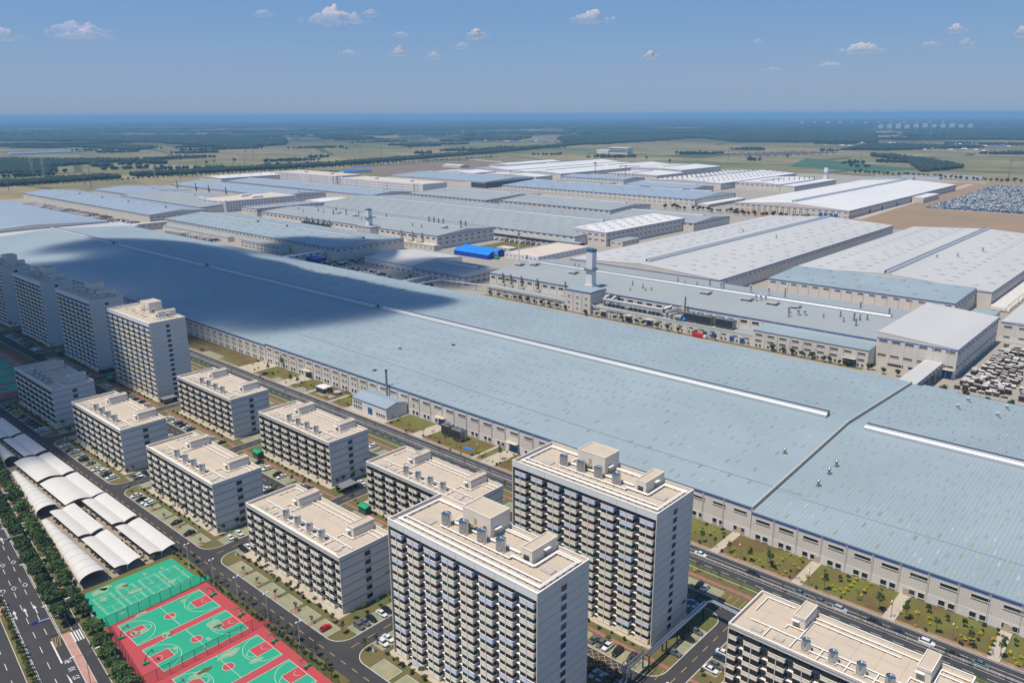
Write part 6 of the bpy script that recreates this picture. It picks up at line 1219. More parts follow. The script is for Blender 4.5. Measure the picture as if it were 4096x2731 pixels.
# street cabinets
cb0=[]
for i,(x,y) in enumerate([(-424,127.5),(-339.5,128.5),(-256.5,128.3),(-173.2,127.5)]):
    t=thing('bollard_cabinet','x','cabinet',(x,y,.12),0,'white cabinets'); link('cabinet',MB().box(-.35,.35,-.3,.3,0,1.5).mesh('cabinet',M['rail']),t); link('cap',MB().box(-.4,.4,-.35,.35,1.5,1.6).mesh('cap',M['galv']),t); cb0.append((t,'small white service cabinet','on the lane corner lawn'))
autolabel(cb0)
# ---- people
def person(loc,rz,top,label):
    t=thing('person',label,'person',loc,rz)
    me=bpy.data.meshes.new('body'); V=[(0,0,.92),(0,0,1.18),(0,.01,1.42),(0,0,1.54),(0,.02,1.66),(0,.02,1.76),(-.19,0,1.42),(-.26,.03,1.14),(-.25,.14,.92),(.19,0,1.42),(.26,-.02,1.14),(.25,-.10,.92),(-.10,.0,.88),(-.11,.16,.48),(-.11,.20,.06),(-.11,.32,.03),(.10,0,.88),(.11,-.10,.48),(.11,-.26,.08),(.11,-.16,.03)]
    E_=[(0,1),(1,2),(2,3),(3,4),(4,5),(2,6),(6,7),(7,8),(2,9),(9,10),(10,11),(0,12),(12,13),(13,14),(14,15),(0,16),(16,17),(17,18),(18,19)]
    me.from_pydata(V,E_,[]); me.materials.append(M['cloth']); o=link('body',me,t); md=o.modifiers.new('skin','SKIN'); sv=me.skin_vertices[0].data
    rad=[.15,.15,.17,.06,.10,.08,.07,.045,.035,.07,.045,.035,.09,.065,.045,.04,.09,.065,.045,.04]
    for i,r_ in enumerate(rad): sv[i].radius=(r_,r_*.9)
    sv[0].use_root=True; s2=o.modifiers.new('sub','SUBSURF'); s2.levels=1; s2.render_levels=1
    link('head_skin',MB().cyl((0,.03,1.57),(0,.04,1.78),.095,.085,10).mesh('head_skin',M['skin'],True),t); link('hair',MB().cyl((0,0,1.70),(0,0,1.82),.115,.07,10).mesh('hair',M['tyre'],True),t); link('shirt',MB().cyl((0,0,.95),(0,0,1.47),.19,.22,10).mesh('shirt',top,True),t); return t
person((-258.6,249.0,.02),2.0,M['cloth'],'person in dark clothes walking on the factory road by the garden'); person((-30.2,253.0,.12),.4,M['shirt'],'person in a pale blue shirt on the garden path at right')
# ================================================================ VEHICLES
def car_meshes(kind):
    L_,Wd,Hh={'s':(4.75,1.84,1.46),'u':(4.75,1.92,1.72),'h':(3.9,1.75,1.52)}[kind]
    if kind=='s': st=[(0,.62,.52,.72),(.05,.80,.40,.86),(.22,.96,.30,.93),(.30,.98,.28,.95),(.62,.98,.28,.98),(.80,.97,.29,1.0),(.95,.86,.34,.98),(1,.70,.5,.86)]; cab=[(.25,.97,.99),(.40,.78,1.44),(.68,.76,1.46),(.86,.93,1.05)]
    elif kind=='u': st=[(0,.66,.55,.84),(.05,.84,.42,1.0),(.2,.97,.34,1.08),(.3,.99,.32,1.1),(.7,.99,.32,1.14),(.92,.95,.34,1.14),(1,.84,.5,1.1)]; cab=[(.24,.97,1.12),(.37,.82,1.68),(.84,.80,1.70),(.97,.90,1.18)]
    else: st=[(0,.64,.52,.8),(.06,.82,.4,.95),(.2,.96,.3,1.0),(.7,.98,.3,1.05),(.93,.95,.32,1.05),(1,.8,.5,1.0)]; cab=[(.2,.96,1.02),(.36,.8,1.48),(.8,.78,1.5),(.97,.9,1.08)]
    hw=Wd/2; b=MB(); secs=[]
    for f,wf,zb,zt in st:
        x=(.5-f)*L_; w=hw*wf; secs.append([(x,-w*.9,zb*.9),(x,-w,zb+.14),(x,-w,zt-.14),(x,-w*.86,zt),(x,w*.86,zt),(x,w,zt-.14),(x,w,zb+.14),(x,w*.9,zb*.9)])
    vs=[p for s_ in secs for p in s_]; n=8
    for i in range(len(secs)-1):
        for j in range(n): b.add([vs[i*n+j],vs[i*n+(j+1)%n],vs[(i+1)*n+(j+1)%n],vs[(i+1)*n+j]],[(0,1,2,3)],0)
    b.add(secs[0],[tuple(range(n))],0); b.add(secs[-1],[tuple(range(n))[::-1]],0)
    (f0,w0,z0),(f1,w1,z1),(f2,w2,z2),(f3,w3,z3)=cab
    rb=MB(); x1=(.5-f1)*L_; x2=(.5-f2)*L_
    b.box(x2,x1,-hw*w1*.93,hw*w1*.93,z1,z1+.035,0)                         # roof skin joins the body part
    for s_ in (-1,1): b.add([(x2+.0,s_*hw*w1*.98,z1),(x1,s_*hw*w1*.98,z1),((.5-f0)*L_,s_*hw*w0*.9,z0-.05),((.5-f0)*L_-.12,s_*hw*w0*.9,z0-.05),(x1-.12,s_*hw*w1*.985,z1-.08)],[(0,1,4),(1,2,3,4)],0)
    g=MB(); Q=[((.5-f)*L_,w*hw*.90,z) for f,w,z in cab]
    g.add([(Q[0][0],-Q[0][1],Q[0][2]-.1),(Q[0][0],Q[0][1],Q[0][2]-.1),(Q[1][0],Q[1][1],Q[1][2]),(Q[1][0],-Q[1][1],Q[1][2]),(Q[2][0],Q[2][1],Q[2][2]-.01),(Q[2][0],-Q[2][1],Q[2][2]-.01),(Q[3][0],Q[3][1],Q[3][2]-.1),(Q[3][0],-Q[3][1],Q[3][2]-.1)],[(0,1,2,3),(3,2,4,5),(5,4,6,7),(1,6,4,2),(0,3,5,7)],0)
    wh=MB().cyl((0,-.11,0),(0,.11,0),.33,.33,14,0).cyl((0,-.125,0),(0,-.11,0),.19,.19,10,1).cyl((0,.11,0),(0,.125,0),.19,.19,10,1)
    return b,g,wh,L_,hw
CARSRC={}
def car(x,y,col,rz,kind,z=.0):
    k=(kind,col)
    if k not in CARSRC:
        kk=('cm',kind)
        if kk not in WCACHE: WCACHE[kk]=car_meshes(kind)
        b,g,wh,L_,hw=WCACHE[kk]
        t=thing('parked_car','x','car',(x,y,z),rz,None); link('body',b.mesh('body',M['car_'+col]),t)
        gk=('cg',kind)
        if gk not in WCACHE: WCACHE[gk]=(g.mesh('windows',M['carglass']),wh.mesh('wheel',[M['tyre'],M['galv']]),MB().box(-.04,.04,-.2,.2,-.07,.07).mesh('headlight',M['rail']))
        gm,wm_,hm_=WCACHE[gk]; link('windows',gm,t)
        for sx in (.30,-.29):
            for sy in (-1,1): link('wheel',wm_,t,(L_*sx,sy*(hw-.13),.33))
        for sy in (-1,1): link('headlight',hm_,t,(L_/2-.12,sy*hw*.66,.68))
        CARSRC[k]=t; return t
    return copy_thing(CARSRC[k],(x,y,z),rz)
KN={'s':'sedan','u':'SUV','h':'hatchback'}
def place(x,y,ax):
    if ax=='r': return 'on the factory road'
    rows=[(-700,-518,'left edge court block'),(-512,-434.5,'fully shaded six-storey block'),(-428,-351,'block behind the vaulted canopies'),(-344.5,-267,'block behind the butterfly canopies'),(-260.5,-183.5,'block behind the basketball courts'),(-177,-100.5,'nearest tower'),(-94,-10,'bottom edge roof corner')]
    rows2=[(-775,-690,'leftmost tower'),(-683,-602.5,'second tower from left'),(-596,-518.5,'third tower from left'),(-512,-434.5,'sunlit tower'),(-428,-351,'block beside the sunlit tower'),(-344.5,-267,'block with gate shelter'),(-260.5,-183.5,'antenna block'),(-177,-100.5,'rear tower'),(-94,-10,'bottom right block')]
    rr_=rows if y<168 else rows2
    nm='dormitories'
    for a,b_,n in rr_:
        if a-3<=x<=b_+3: nm=n
    pos='beside' if ax=='x' else ('in front of' if (y<130 or 172<y<184) else 'behind')
    return f'{pos} the {nm}'
items=[]
rr=random.Random(3)
for (x,y,c,ax,k) in CARS:
    rz={'y':-math.pi/2,'x':0.0,'r':0.0}[ax]+rr.uniform(-.03,.03)
    if ax=='y' and rr.random()<.25: rz+=math.pi
    zz=.0 if ax=='r' else .135
    if ax=='r' and y<243: rz+=math.pi
    items.append((car(x,y,c,rz,k,zz),f'{c} {KN[k]}'.replace('skyblue','pale blue').replace('sage','grey-green').replace('teal','dark green-blue'),('driving ' if ax=='r' else 'parked ')+place(x,y,ax)))
extra=[]
for x0,x1,y in ((-670,-612,177.2),(-480,-440,213.5),(-400,-360,213.5),(-330,-290,213.2),(-500,-440,165),(-415,-370,164.6),(-240,-205,177.2)):
    x=x0
    while x<x1:
        if rr.random()<.5: extra.append((x,y,rr.choice(('white','white','black','silver','navy','grey')),'y',rr.choice('ssu')))
        x+=2.7
for (x,y,c,ax,k) in extra: items.append((car(x,y,c,-math.pi/2+rr.uniform(-.04,.04),k,.135),f'{c} {KN[k]}','parked '+place(x,y,ax)))
for o,_,_ in items: o['group']='cars among the dormitories'
autolabel(items)
# ================================================================ VEGETATION
def crown_mesh(key,mat_,rx,rz,nclump,nleaf,ls,seed,flat=1.0,droop=0):
    rs=np.random.RandomState(seed); cl=[]
    for i in range(nclump):
        d=rs.normal(size=3); d/=np.linalg.norm(d); d[2]=abs(d[2])*.9-.25 if rs.rand()<.7 else d[2]
        r_=rs.uniform(.35,.85); cl.append((d*r_*np.array([rx,rx,rz]), rs.uniform(.28,.48)*rx))
    V=np.zeros((nleaf*4,3)); 
    for i in range(nleaf):
        c,r_=cl[rs.randint(nclump)]; d=rs.normal(size=3); d/=np.linalg.norm(d)
        p=c+d*r_*rs.uniform(.75,1.05)*np.array([1,1,.8*flat]); nrm=d*.6+rs.normal(size=3)*.5+np.array([0,0,.5]); nrm/=np.linalg.norm(nrm)
        a=np.cross(nrm,rs.normal(size=3)); a/=np.linalg.norm(a)+1e-9; b_=np.cross(nrm,a); s_=ls*rs.uniform(.6,1.3)
        V[i*4:(i+1)*4]=[p-a*s_-b_*s_*.6,p+a*s_-b_*s_*.6,p+a*s_*.8+b_*s_*.6,p-a*s_*.8+b_*s_*.6]
    me=bpy.data.meshes.new(key); me.from_pydata(V.tolist(),[],[(4*i,4*i+1,4*i+2,4*i+3) for i in range(nleaf)]); me.materials.append(mat_); me.update(); return me
def tree_src(name,label,group,mat_,h,rx,rz,zc,nleaf,ls,seed,tr=.12,nclump=16,cat='tree',stakes=False,sparse=False):
    t=thing(name,label,cat,(0,0,-500),0,group); rs=random.Random(seed)
    b=MB().cyl((0,0,0),(0,0,zc*.9),tr,tr*.6,6)
    for i in range(5 if not sparse else 12):
        a=rs.uniform(0,6.28); z=zc*rs.uniform(.5,.85); r_=rx*rs.uniform(.5,.8); b.cyl((0,0,z),(r_*math.cos(a),r_*math.sin(a),min(h,z+rz*rs.uniform(.5,1.1))),tr*.35,tr*.12,4)
    link('trunk',b.mesh('trunk',M['trunk']),t); link('crown',crown_mesh('crown',mat_,rx,rz,nclump,nleaf,ls,seed),t,(0,0,zc))
    if stakes:
        b=MB()
        for i in range(3): a=2.1*i+.4; b.cyl((1.1*math.cos(a),1.1*math.sin(a),0),(0,0,1.9),.05,.04,4)
        b.box(-1.3,1.3,-1.1,1.1,0,.03); link('stake',b.mesh('stake',M['soil']),t)
    return t
def plant(srcs,pts,what,where,z=.12,smin=.8,smax=1.2,seed=1,group=None):
    rr=random.Random(seed); out=[]
    for p in pts:
        s_=rr.choice(srcs); o=copy_thing(s_,(p[0],p[1],z),rr.uniform(0,6.28),None,rr.uniform(smin,smax))
        if group: o['group']=group
        out.append((o,what,where))
    autolabel(out); return out
def drop(srcs):
    for s_ in srcs:
        for c in list(s_.children): bpy.data.objects.remove(c)
        bpy.data.objects.remove(s_)
GR='roadside trees'
big=[tree_src('roadside_tree','x','dense dark roadside trees',M['leafdark'],6.5,2.6,2.3,4.4,900,.30,s,tr=.16,nclump=22) for s in (1,2,3)]
bigm=[tree_src('roadside_tree','x','dense green roadside trees',M['leafmid'],6.0,2.5,2.0,3.9,800,.30,s,tr=.15,nclump=20) for s in (4,5)]
inner=[];outer=[]; rr=random.Random(31)
for s_ in np.arange(-330,-2,5.4): v=H0+HD*(s_+rr.uniform(-.6,.6))+HN*(1.7+rr.uniform(-.3,.3)); inner.append((v.x,v.y))
for s_ in np.arange(-260,62,5.0):
    if -4<s_<3: continue
    v=H0+HD*(s_+rr.uniform(-.8,.8))+HN*(7.6+rr.uniform(-.4,.5)); outer.append((v.x,v.y))
plant(big,inner,'dark dense tree','in the kerbed strip beside the highway',.14,.85,1.25,2,'dark dense highway trees')
plant(bigm+big[:1],outer,'broad green tree','beside the highway railing',.14,.85,1.25,3,'outer highway trees')
shr=[]
for s_ in np.arange(-40,48,2.3): v=H0+HD*s_+HN*(-11.7+rr.uniform(-.4,.4)); shr.append((v.x,v.y))
small=[tree_src('small_tree','x','small street trees',M['leafolive'],3.6,.95,1.2,2.7,230,.17,s,tr=.06,nclump=9) for s in (6,7,8)]
bushd=[tree_src('dark_bush','x','dark bushes',M['leafbush'],1.4,.75,.7,.65,130,.17,s,tr=.05,nclump=8,cat='bush') for s in (9,10)]
bushy=[tree_src('yellow_bush','x','yellow bushes',M['leafyellow'],1.2,.62,.5,.62,130,.14,s,tr=.05,nclump=8,cat='bush') for s in (11,12)]
gard=[tree_src('garden_tree','x','thin garden trees',M['leafmid'],7.2,1.15,2.9,4.3,330,.18,s,tr=.08,nclump=14) for s in (13,14)]
bare=[tree_src('bare_tree','x','nearly bare young trees',M['leafolive'],5,1.1,1.7,3.2,60,.12,s,tr=.05,nclump=12,sparse=True) for s in (15,16)]
rnd_=[tree_src('round_tree','x','round dark garden trees',M['leafdark'],3.4,.85,1.15,1.9,260,.18,s,tr=.08,nclump=9) for s in (17,)]
yard=[tree_src('yard_tree','x','dark yard trees',M['leafdark'],5.2,2.0,1.8,3.4,420,.32,s,tr=.13,nclump=14) for s in (18,19)]
stk=[tree_src('staked_tree','x','staked young trees',M['leafolive'],3.2,.7,.8,2.4,110,.15,s,tr=.06,nclump=7,stakes=True) for s in (20,)]
plant(small,shr,'ragged green shrub tree','in the highway median',.15,.7,1.2,4,'median shrubs')
plant(gard,[p for p in GTREES if p[2]=='b'],'leafy slim tree','in the garden along the long hall',.12,.85,1.25,5,'garden trees')
plant(bare,[p for p in GTREES if p[2]=='s'],'nearly bare young tree','in the garden along the long hall',.12,.9,1.3,6,'bare garden trees')
plant(rnd_,[p for p in GTREES if p[2]=='r'],'small round dark tree','in the garden along the long hall',.12,.9,1.2,7,'round garden trees')
rr=random.Random(77); ex=[]
for i in range(26): ex.append((rr.uniform(-480,-355),rr.uniform(253,268),'y' if rr.random()<.45 else 'd'))
for i in range(22): ex.append((rr.uniform(-250,-130),rr.uniform(253,268),'y' if rr.random()<.6 else 'd'))
BUSH2=BUSH+ex
plant(bushy,[p for p in BUSH2 if p[2]=='y'],'round yellow bush','in the garden along the long hall',.11,.75,1.35,8,'yellow bushes')
plant(bushd,[p for p in BUSH2 if p[2]=='d'],'round dark bush','in the garden along the long hall',.11,.75,1.2,9,'dark bushes')
plant(small,[p for p in STREES if p[1]<116],'small young tree','between the lane and the court fence',.04,.8,1.2,10,'court-side trees')
plant(small,[p for p in STREES if p[1]>=116],'small young tree','on the lawns round the dormitories',.13,.8,1.3,11,'dormitory lawn trees')
plant(stk,STAKED,'young tree held by wooden stakes','between parking bays before the blocks',.13,.9,1.2,12,'staked parking trees')
rr=random.Random(9); bd=[(x+rr.uniform(-1,1),112.9+rr.uniform(-.5,.6)) for x in np.arange(-275,-172,3.1)]+[(x,77.9-(x+276)*.12+rr.uniform(-.4,.4)-1.6) for x in np.arange(-276,-190,4.2)]
plant(bushd,bd,'small dark shrub','along the court fences',.04,.7,1.1,13,'court-side shrubs')
bd=[]
for k,(x0,x1) in enumerate(BX[:8]):
    for yy,lo,hi in ((129.2,x0+8,x1-16),(183.6,x0+6,x1-14)):
        if yy<140 and k>5: continue
        x=lo
        while x<hi: bd.append((x,yy+rr.uniform(-.5,.6))); x+=rr.uniform(3.2,5.4)
plant(bushd,bd,'low green shrub','along the foot of the dormitories',.13,.7,1.25,14,'dormitory shrubs')
plant(bare,MEDIAN,'bare young street tree','beside the factory road barrier',.05,.8,1.2,15,'bare roadside trees')
plant(yard,NTREES,'dark round tree','in the row before the paint shop annex',.0,.8,1.1,16,'paint shop trees')
plant(yard,[(-108,500),(-96,500.5),(-84,499),(-73,500),(-63,498),(-53,499)],'dark round tree','on the verge behind the right-hand hall',.0,.8,1.15,17,'verge trees')
rt=[(x,1222+rr.uniform(-6,16)) for x in np.arange(-745,-470,5.8)]
plant(yard,rt,'dark tree','in the long row before the biggest white hall',-.05,1.2,1.9,18,'long tree row')
rt=[(x,2260-(x+780)*.2+rr.uniform(-10,10)) for x in np.arange(-780,-280,13)]
plant(yard,rt,'dark tree','in the row behind the car lot',-.2,1.8,2.8,19,'trees behind the car lot')
rt=[(-2130+(y-900)*.03+rr.uniform(-5,5),y) for y in np.arange(640,1560,13)]+[(-2122+(y-1550)*.05,y+rr.uniform(-3,3)) for y in np.arange(1560,2240,13)]
plant(yard,rt,'dark tree','in the row along the factory perimeter road',-.2,1.4,2.3,20,'perimeter trees')
lone=[(-2600,1350),(-2480,1500),(-2460,1700),(-3300,1900),(-3050,1250),(-3900,1800),(-2650,1480),(-2700,1430),(-1420,2360),(-1600,2500),(-1300,2700),(-1250,2900),(-1750,2520),(-3100,2300),(-3000,2600),(-900,2900)]
plant(yard,lone,'lone dark tree','standing in the open fields',-.2,2.2,3.4,21,'lone field trees')
plant(yard,[(rr.uniform(-760,-540),rr.uniform(478,522)) for _ in range(24)],'dark small tree','in the shaded yard behind the long hall',-.05,.6,.95,22,'shaded yard trees')
drop(big+bigm+small+bushd+bushy+gard+bare+rnd_+yard+stk)
for s_ in list(CARSRC.values()): pass
# ================================================================ TRUCKS, CRATES, LOT
def boxes_src(name,label,cat,group,boxes,wheels=()):
    t=thing(name,label,cat,(0,0,-500),0,group)
    for nm,bx,m in boxes: link(nm,MB().box(*bx).mesh(nm,M[m] if isinstance(m,str) else m),t)
    for w in wheels: link('wheel',MB().cyl((w,-1.2,.5),(w,1.2,.5),.5,.5,8).mesh('wheel',M['tyre']),t)
    return t
trk=[boxes_src('parked_truck','x','truck','trucks',[('cargo_box',(-9,2.5,-1.25,1.25,1.1,3.9),c),('cab',(2.9,5.2,-1.2,1.2,.5,3.2),d)],(-7,-1,4)) for c,d in (('rail','rail'),('rail','redpaint'),('greensheet_' if False else 'hatch','redpaint'),('gutter','rail'))]
rr=random.Random(41); it=[]
for y in (511,525):
    x=-1690
    while x<-1250:
        if rr.random()<.8: it.append((copy_thing(rr.choice(trk),(x,y+rr.uniform(-2,2),0),math.pi/2+rr.uniform(-.08,.08)),'truck','in the dark rows before the truck row hall'))
        x+=9.5
for x in np.arange(-1120,-990,8): it.append((copy_thing(rr.choice(trk),(float(x),517,0),math.pi/2),'truck','by the loading canopy in the cloud shadow'))
for x in np.arange(-735,-600,9): 
    it.append((copy_thing(rr.choice(trk),(float(x),770,0),math.pi/2),'truck','before the wide central hall'))
for y in np.arange(752,1000,4.4): it.append((copy_thing(trk[0],(-128+rr.uniform(-.5,.5),float(y),0),rr.uniform(-.04,.04)),'white trailer','in the row right of the white halls'))
autolabel(it)
M['crate_b']=mat('crate_brown',(.15,.09,.06),.85,0,.3,.5); M['crate_g']=mat('crate_lid_grey',(.52,.50,.47),.7,0,.25,.5,rnd=.4)
def crate(nh,key,seed):
    t=thing('crate_stack','x','crate stack',(0,0,-500),0,'crate stacks'); r_=random.Random(seed); z=0
    for i in range(nh):
        b=MB(); h=1.15
        for x in (-1.5,1.42):
            for y in (-1.0,.92): b.box(x,x+.08,y,y+.08,z,z+h)
        b.box(-1.5,1.5,-1,1,z,z+.1).box(-1.45,1.45,-.95,.95,z+.1,z+h*r_.uniform(.4,.85)); link('crate',b.mesh('crate',M['crate_b'] if r_.random()<.6 else M['darkmetal']),t); z+=h
    link('lid',MB().box(-1.6,1.6,-1.1,1.1,z,z+.12).mesh('lid',M['crate_g']),t); return t
crs=[crate(n,'c',n*3) for n in (1,2,2,3,3)]
it=[]; rr=random.Random(51)
y=516.0
while y<636:
    x0=-104.5+ (3 if y>560 else 0); x=x0+rr.uniform(0,1.5)
    while x<(-70 if y<560 else -80-(y-560)*.05):
        if not(-79<x<-74 and y<600) and rr.random()<.9: it.append((copy_thing(rr.choice(crs),(x,y+rr.uniform(-.3,.3),0),rr.uniform(-.06,.06)),'stack of lidded crates',('in the near crate yard' if y<545 else 'in the middle crate yard' if y<590 else 'in the far crate yard')))
        x+=rr.uniform(3.6,4.4)
    y+=3.1 if rr.random()<.8 else 5.0
for (xa,xb,ya,yb) in ((-745,-715,500,530),(-700,-640,486,522),(-735,-712,540,600)):
    y=ya
    while y<yb:
        x=xa
        while x<xb:
            if rr.random()<.62: it.append((copy_thing(rr.choice(crs[:3]),(x+rr.uniform(-.5,.5),y+rr.uniform(-.5,.5),0),rr.uniform(-.1,.1)),'stack of grey racks','in the shaded yard'))
            x+=4.4
        y+=3.6
autolabel(it)
drop(trk+crs)
# the lot of new cars far right
lot=[]; rr=random.Random(61)
y=1520.0
while y<2110:
    xl=-398-(y-1520)*.02; x=xl
    while x<-150:
        if rr.random()<.93 and not (1650<y<1662) and not(1800<y<1815): lot.append((x,y))
        x+=3.1
    y+=6.4 if rr.random()<.75 else 11
lot=[p for p in lot if px(p[0],p[1])<.70]
lot.sort(key=lambda p:p[0]**2+p[1]**2)
def lotcar(c):
    b=MB(); b.box(-.9,.9,-2.3,2.3,.3,.95,0); b.add([(-.8,-1.2,.95),(.8,-1.2,.95),(.8,1.7,.95),(-.8,1.7,.95),(-.65,-.6,1.5),(.65,-.6,1.5),(.65,1.2,1.5),(-.65,1.2,1.5)],[(0,1,5,4),(1,2,6,5),(2,3,7,6),(3,0,4,7)],1).box(-.65,.65,-.6,1.2,1.5,1.53,0); return b.mesh('lot_car',[M['car_'+c],M['carglass']])
lc={c:lotcar(c) for c in ('white','silver','grey','navy','black','skyblue','blue')}
ch=['white']*4+['silver']*4+['grey','navy','navy','black','skyblue','blue']
for x,y in lot[:290]:
    o=link('lot_car',lc[rr.choice(ch)],None,(x,y,.04)); tag(o,'small new car parked in the dense rows of the far car lot','car','new cars in the far lot')
bym={}
for x,y in lot[290:]: bym.setdefault(rr.choice(ch),[]).append((x,y))
mb=MB(); ml=[]
for c,ps in bym.items():
    i=len(ml); ml.append(M['car_'+c])
    for x,y in ps: mb.box(x-.9,x+.9,y-2.3,y+2.3,.3,.95,i,bot=False); mb.box(x-.68,x+.68,y-.9,y+1.4,.95,1.5,i,bot=False)
if ml:
    o=link('lot_cars_beyond',mb.mesh('lot_cars_beyond',ml)); tag(o,'dense far rows of new cars in the car lot','cars','new cars in the far lot','stuff')
# ================================================================ COUNTRYSIDE
def forest(polys,sp,r_,hmin,hmax,name,label,seed,maxn=9000):
    """woods: one joined mass of uneven crowns"""
    rs=np.random.RandomState(seed); P=[]
    for poly in polys:
        A=np.array(poly,float); lo=A.min(0); hi=A.max(0)
        nx=int((hi[0]-lo[0])/sp)+1; ny=int((hi[1]-lo[1])/sp)+1
        if nx*ny>400000: nx=ny=630
        X,Y=np.meshgrid(np.linspace(lo[0],hi[0],nx),np.linspace(lo[1],hi[1],ny)); X=X.ravel()+rs.uniform(-.5,.5,X.size)*sp; Y=Y.ravel()+rs.uniform(-.5,.5,Y.size)*sp
        ins=np.zeros(X.size,bool); j=len(A)-1
        for i in range(len(A)):
            xi,yi=A[i]; xj,yj=A[j]; c=((yi>Y)!=(yj>Y))&(X<(xj-xi)*(Y-yi)/(yj-yi+1e-9)+xi); ins^=c; j=i
        P.append(np.stack([X[ins],Y[ins]],1))
    P=np.concatenate(P)
    if len(P)>maxn: P=P[rs.choice(len(P),maxn,False)]
    n=len(P)
    base=np.array([(0,0,0)]+[(math.cos(a),math.sin(a),.45) for a in np.arange(6)*math.pi/3]+[(.62*math.cos(a+.5),.62*math.sin(a+.5),.82) for a in np.arange(6)*math.pi/3]+[(0,0,1.0)])
    F=[(1+i,1+(i+1)%6,7+i) for i in range(6)]+[(1+(i+1)%6,7+(i+1)%6,7+i) for i in range(6)]+[(7+i,7+(i+1)%6,13) for i in range(6)]+[(0,1+(i+1)%6,1+i) for i in range(6)]
    F=np.array(F); H=rs.uniform(hmin,hmax,n); Rr=rs.uniform(.75,1.3,n)*r_
    V=base[None]*np.stack([Rr,Rr,H],1)[:,None,:]*(1+rs.uniform(-.12,.12,(n,14,1))); V[:,:,0]+=P[:,0,None]; V[:,:,1]+=P[:,1,None]; V[:,:,2]-=.3
    Fa=(F[None]+np.arange(n)[:,None,None]*14).reshape(-1,3); me=bpy.data.meshes.new(name); me.vertices.add(n*14); me.vertices.foreach_set('co',V.reshape(-1)); m_=len(Fa); me.loops.add(m_*3); me.loops.foreach_set('vertex_index',Fa.reshape(-1).astype(np.int32)); me.polygons.add(m_); me.polygons.foreach_set('loop_start',np.arange(m_)*3); me.polygons.foreach_set('loop_total',np.full(m_,3)); me.materials.append(M['forest']); me.update(); me.validate()
    o=link(name,me); tag(o,label,'woods',None,'stuff'); return o
def band(x0,y0,x1,y1,w): d=Vector((x1-x0,y1-y0)).normalized(); n=Vector((-d.y,d.x))*w/2; return [(x0-n.x,y0-n.y),(x1-n.x,y1-n.y),(x1+n.x,y1+n.y),(x0+n.x,y0+n.y)]
forest([band(-2210,560,-2260,900,110),band(-2270,960,-2240,1620,90),band(-2250,1650,-2420,2500,85),band(-2420,2500,-2700,3500,85),band(-2700,3500,-3100,5200,110)],8,4.6,9,13,'canal_woods','belt of woods along the canal beyond the factory',1,9000)
forest([[(-2734,760),(-3513,990),(-3280,1120),(-3118,1264),(-2977,1211),(-2942,1048)],[(-2967,838),(-2741,928),(-2619,862),(-2651,746)],[(-2942,1099),(-2745,1105),(-2787,1054)],[(-2949,1313),(-2757,1296),(-2770,1250),(-2940,1265)]],10,6.5,9,14,'field_woods','dark woods standing in the fields at the left',2,7000)
forest([[(-4855,1435),(-4568,1531),(-4600,1640),(-4900,1540)],[(-4703,1663),(-3934,1688),(-4187,1921),(-4676,1850)],[(-3201,2752),(-3154,2951),(-3400,3100),(-3450,2900)],[(-1341,3709),(-1172,3743),(-903,4322),(-1446,4380)],[(-1093,3323),(-862,3108),(-613,2702),(-661,2429),(-760,2700),(-860,3000),(-1050,3200)]],14,9,9,15,'field_woods','dark patches of woods in the middle fields',3,7000)
forest([[(-7510,2160),(-7662,2888),(-6101,2848),(-4977,3172),(-4001,2547),(-3764,2120),(-5072,2300),(-5677,2134),(-6194,1777)],[(-3946,3867),(-3449,3840),(-3700,4300),(-4400,4500)],[(-3604,4501),(-3040,3797),(-2601,3546),(-2731,4687),(-3300,5600),(-3537,5500)],[(-3088,5302),(-2211,4387),(-1512,4645),(-2300,7000),(-4331,8964),(-3021,5842)],[(-2533,8898),(-1667,9370),(-1158,6552),(-1750,6169)],[(-1700,5400),(-1000,5600),(-900,6300),(-1500,6000)]],26,19,10,17,'wide_woods','wide dark woods across the distant plain',4,16000)
rs=random.Random(5); far=[]
for i in range(150):
    d=6500*math.exp(rs.uniform(0,1.25)); a=rs.uniform(-.62,.62); f=_az+a; cx_,cy_=d*math.cos(f),d*math.sin(f); w=rs.uniform(.05,.16)*d; h=rs.uniform(.02,.07)*d; u=(-math.sin(f),math.cos(f)); v=(math.cos(f),math.sin(f))
    far.append([(cx_+u[0]*w*c+v[0]*h*s_,cy_+u[1]*w*c+v[1]*h*s_) for c,s_ in [(math.cos(t)*rs.uniform(.7,1.1),math.sin(t)*rs.uniform(.6,1.1)) for t in np.arange(9)*.698]])
forest(far,70,48,9,17,'far_woods','hazy woods along the horizon',6,26000)
rs=random.Random(15); mid=[]
for i in range(95):
    d=rs.uniform(2500,6000); a=rs.uniform(-.60,.62); f=_az+a; cx_,cy_=d*math.cos(f),d*math.sin(f); w=rs.uniform(25,150)*(d/3500); h=rs.uniform(10,32)*(d/3500)
    if -2300<cx_<-350 and cy_<2500: continue
    u=(-math.sin(f+.1),math.cos(f+.1)); v=(math.cos(f),math.sin(f)); mid.append([(cx_+u[0]*w*c+v[0]*h*s_,cy_+u[1]*w*c+v[1]*h*s_) for c,s_ in [(math.cos(t)*rs.uniform(.6,1.1),math.sin(t)*rs.uniform(.6,1.1)) for t in np.arange(9)*.698]])
forest(mid,12,7.5,8,15,'scattered_copses','scattered copses and tree lines across the middle fields',16,9000)
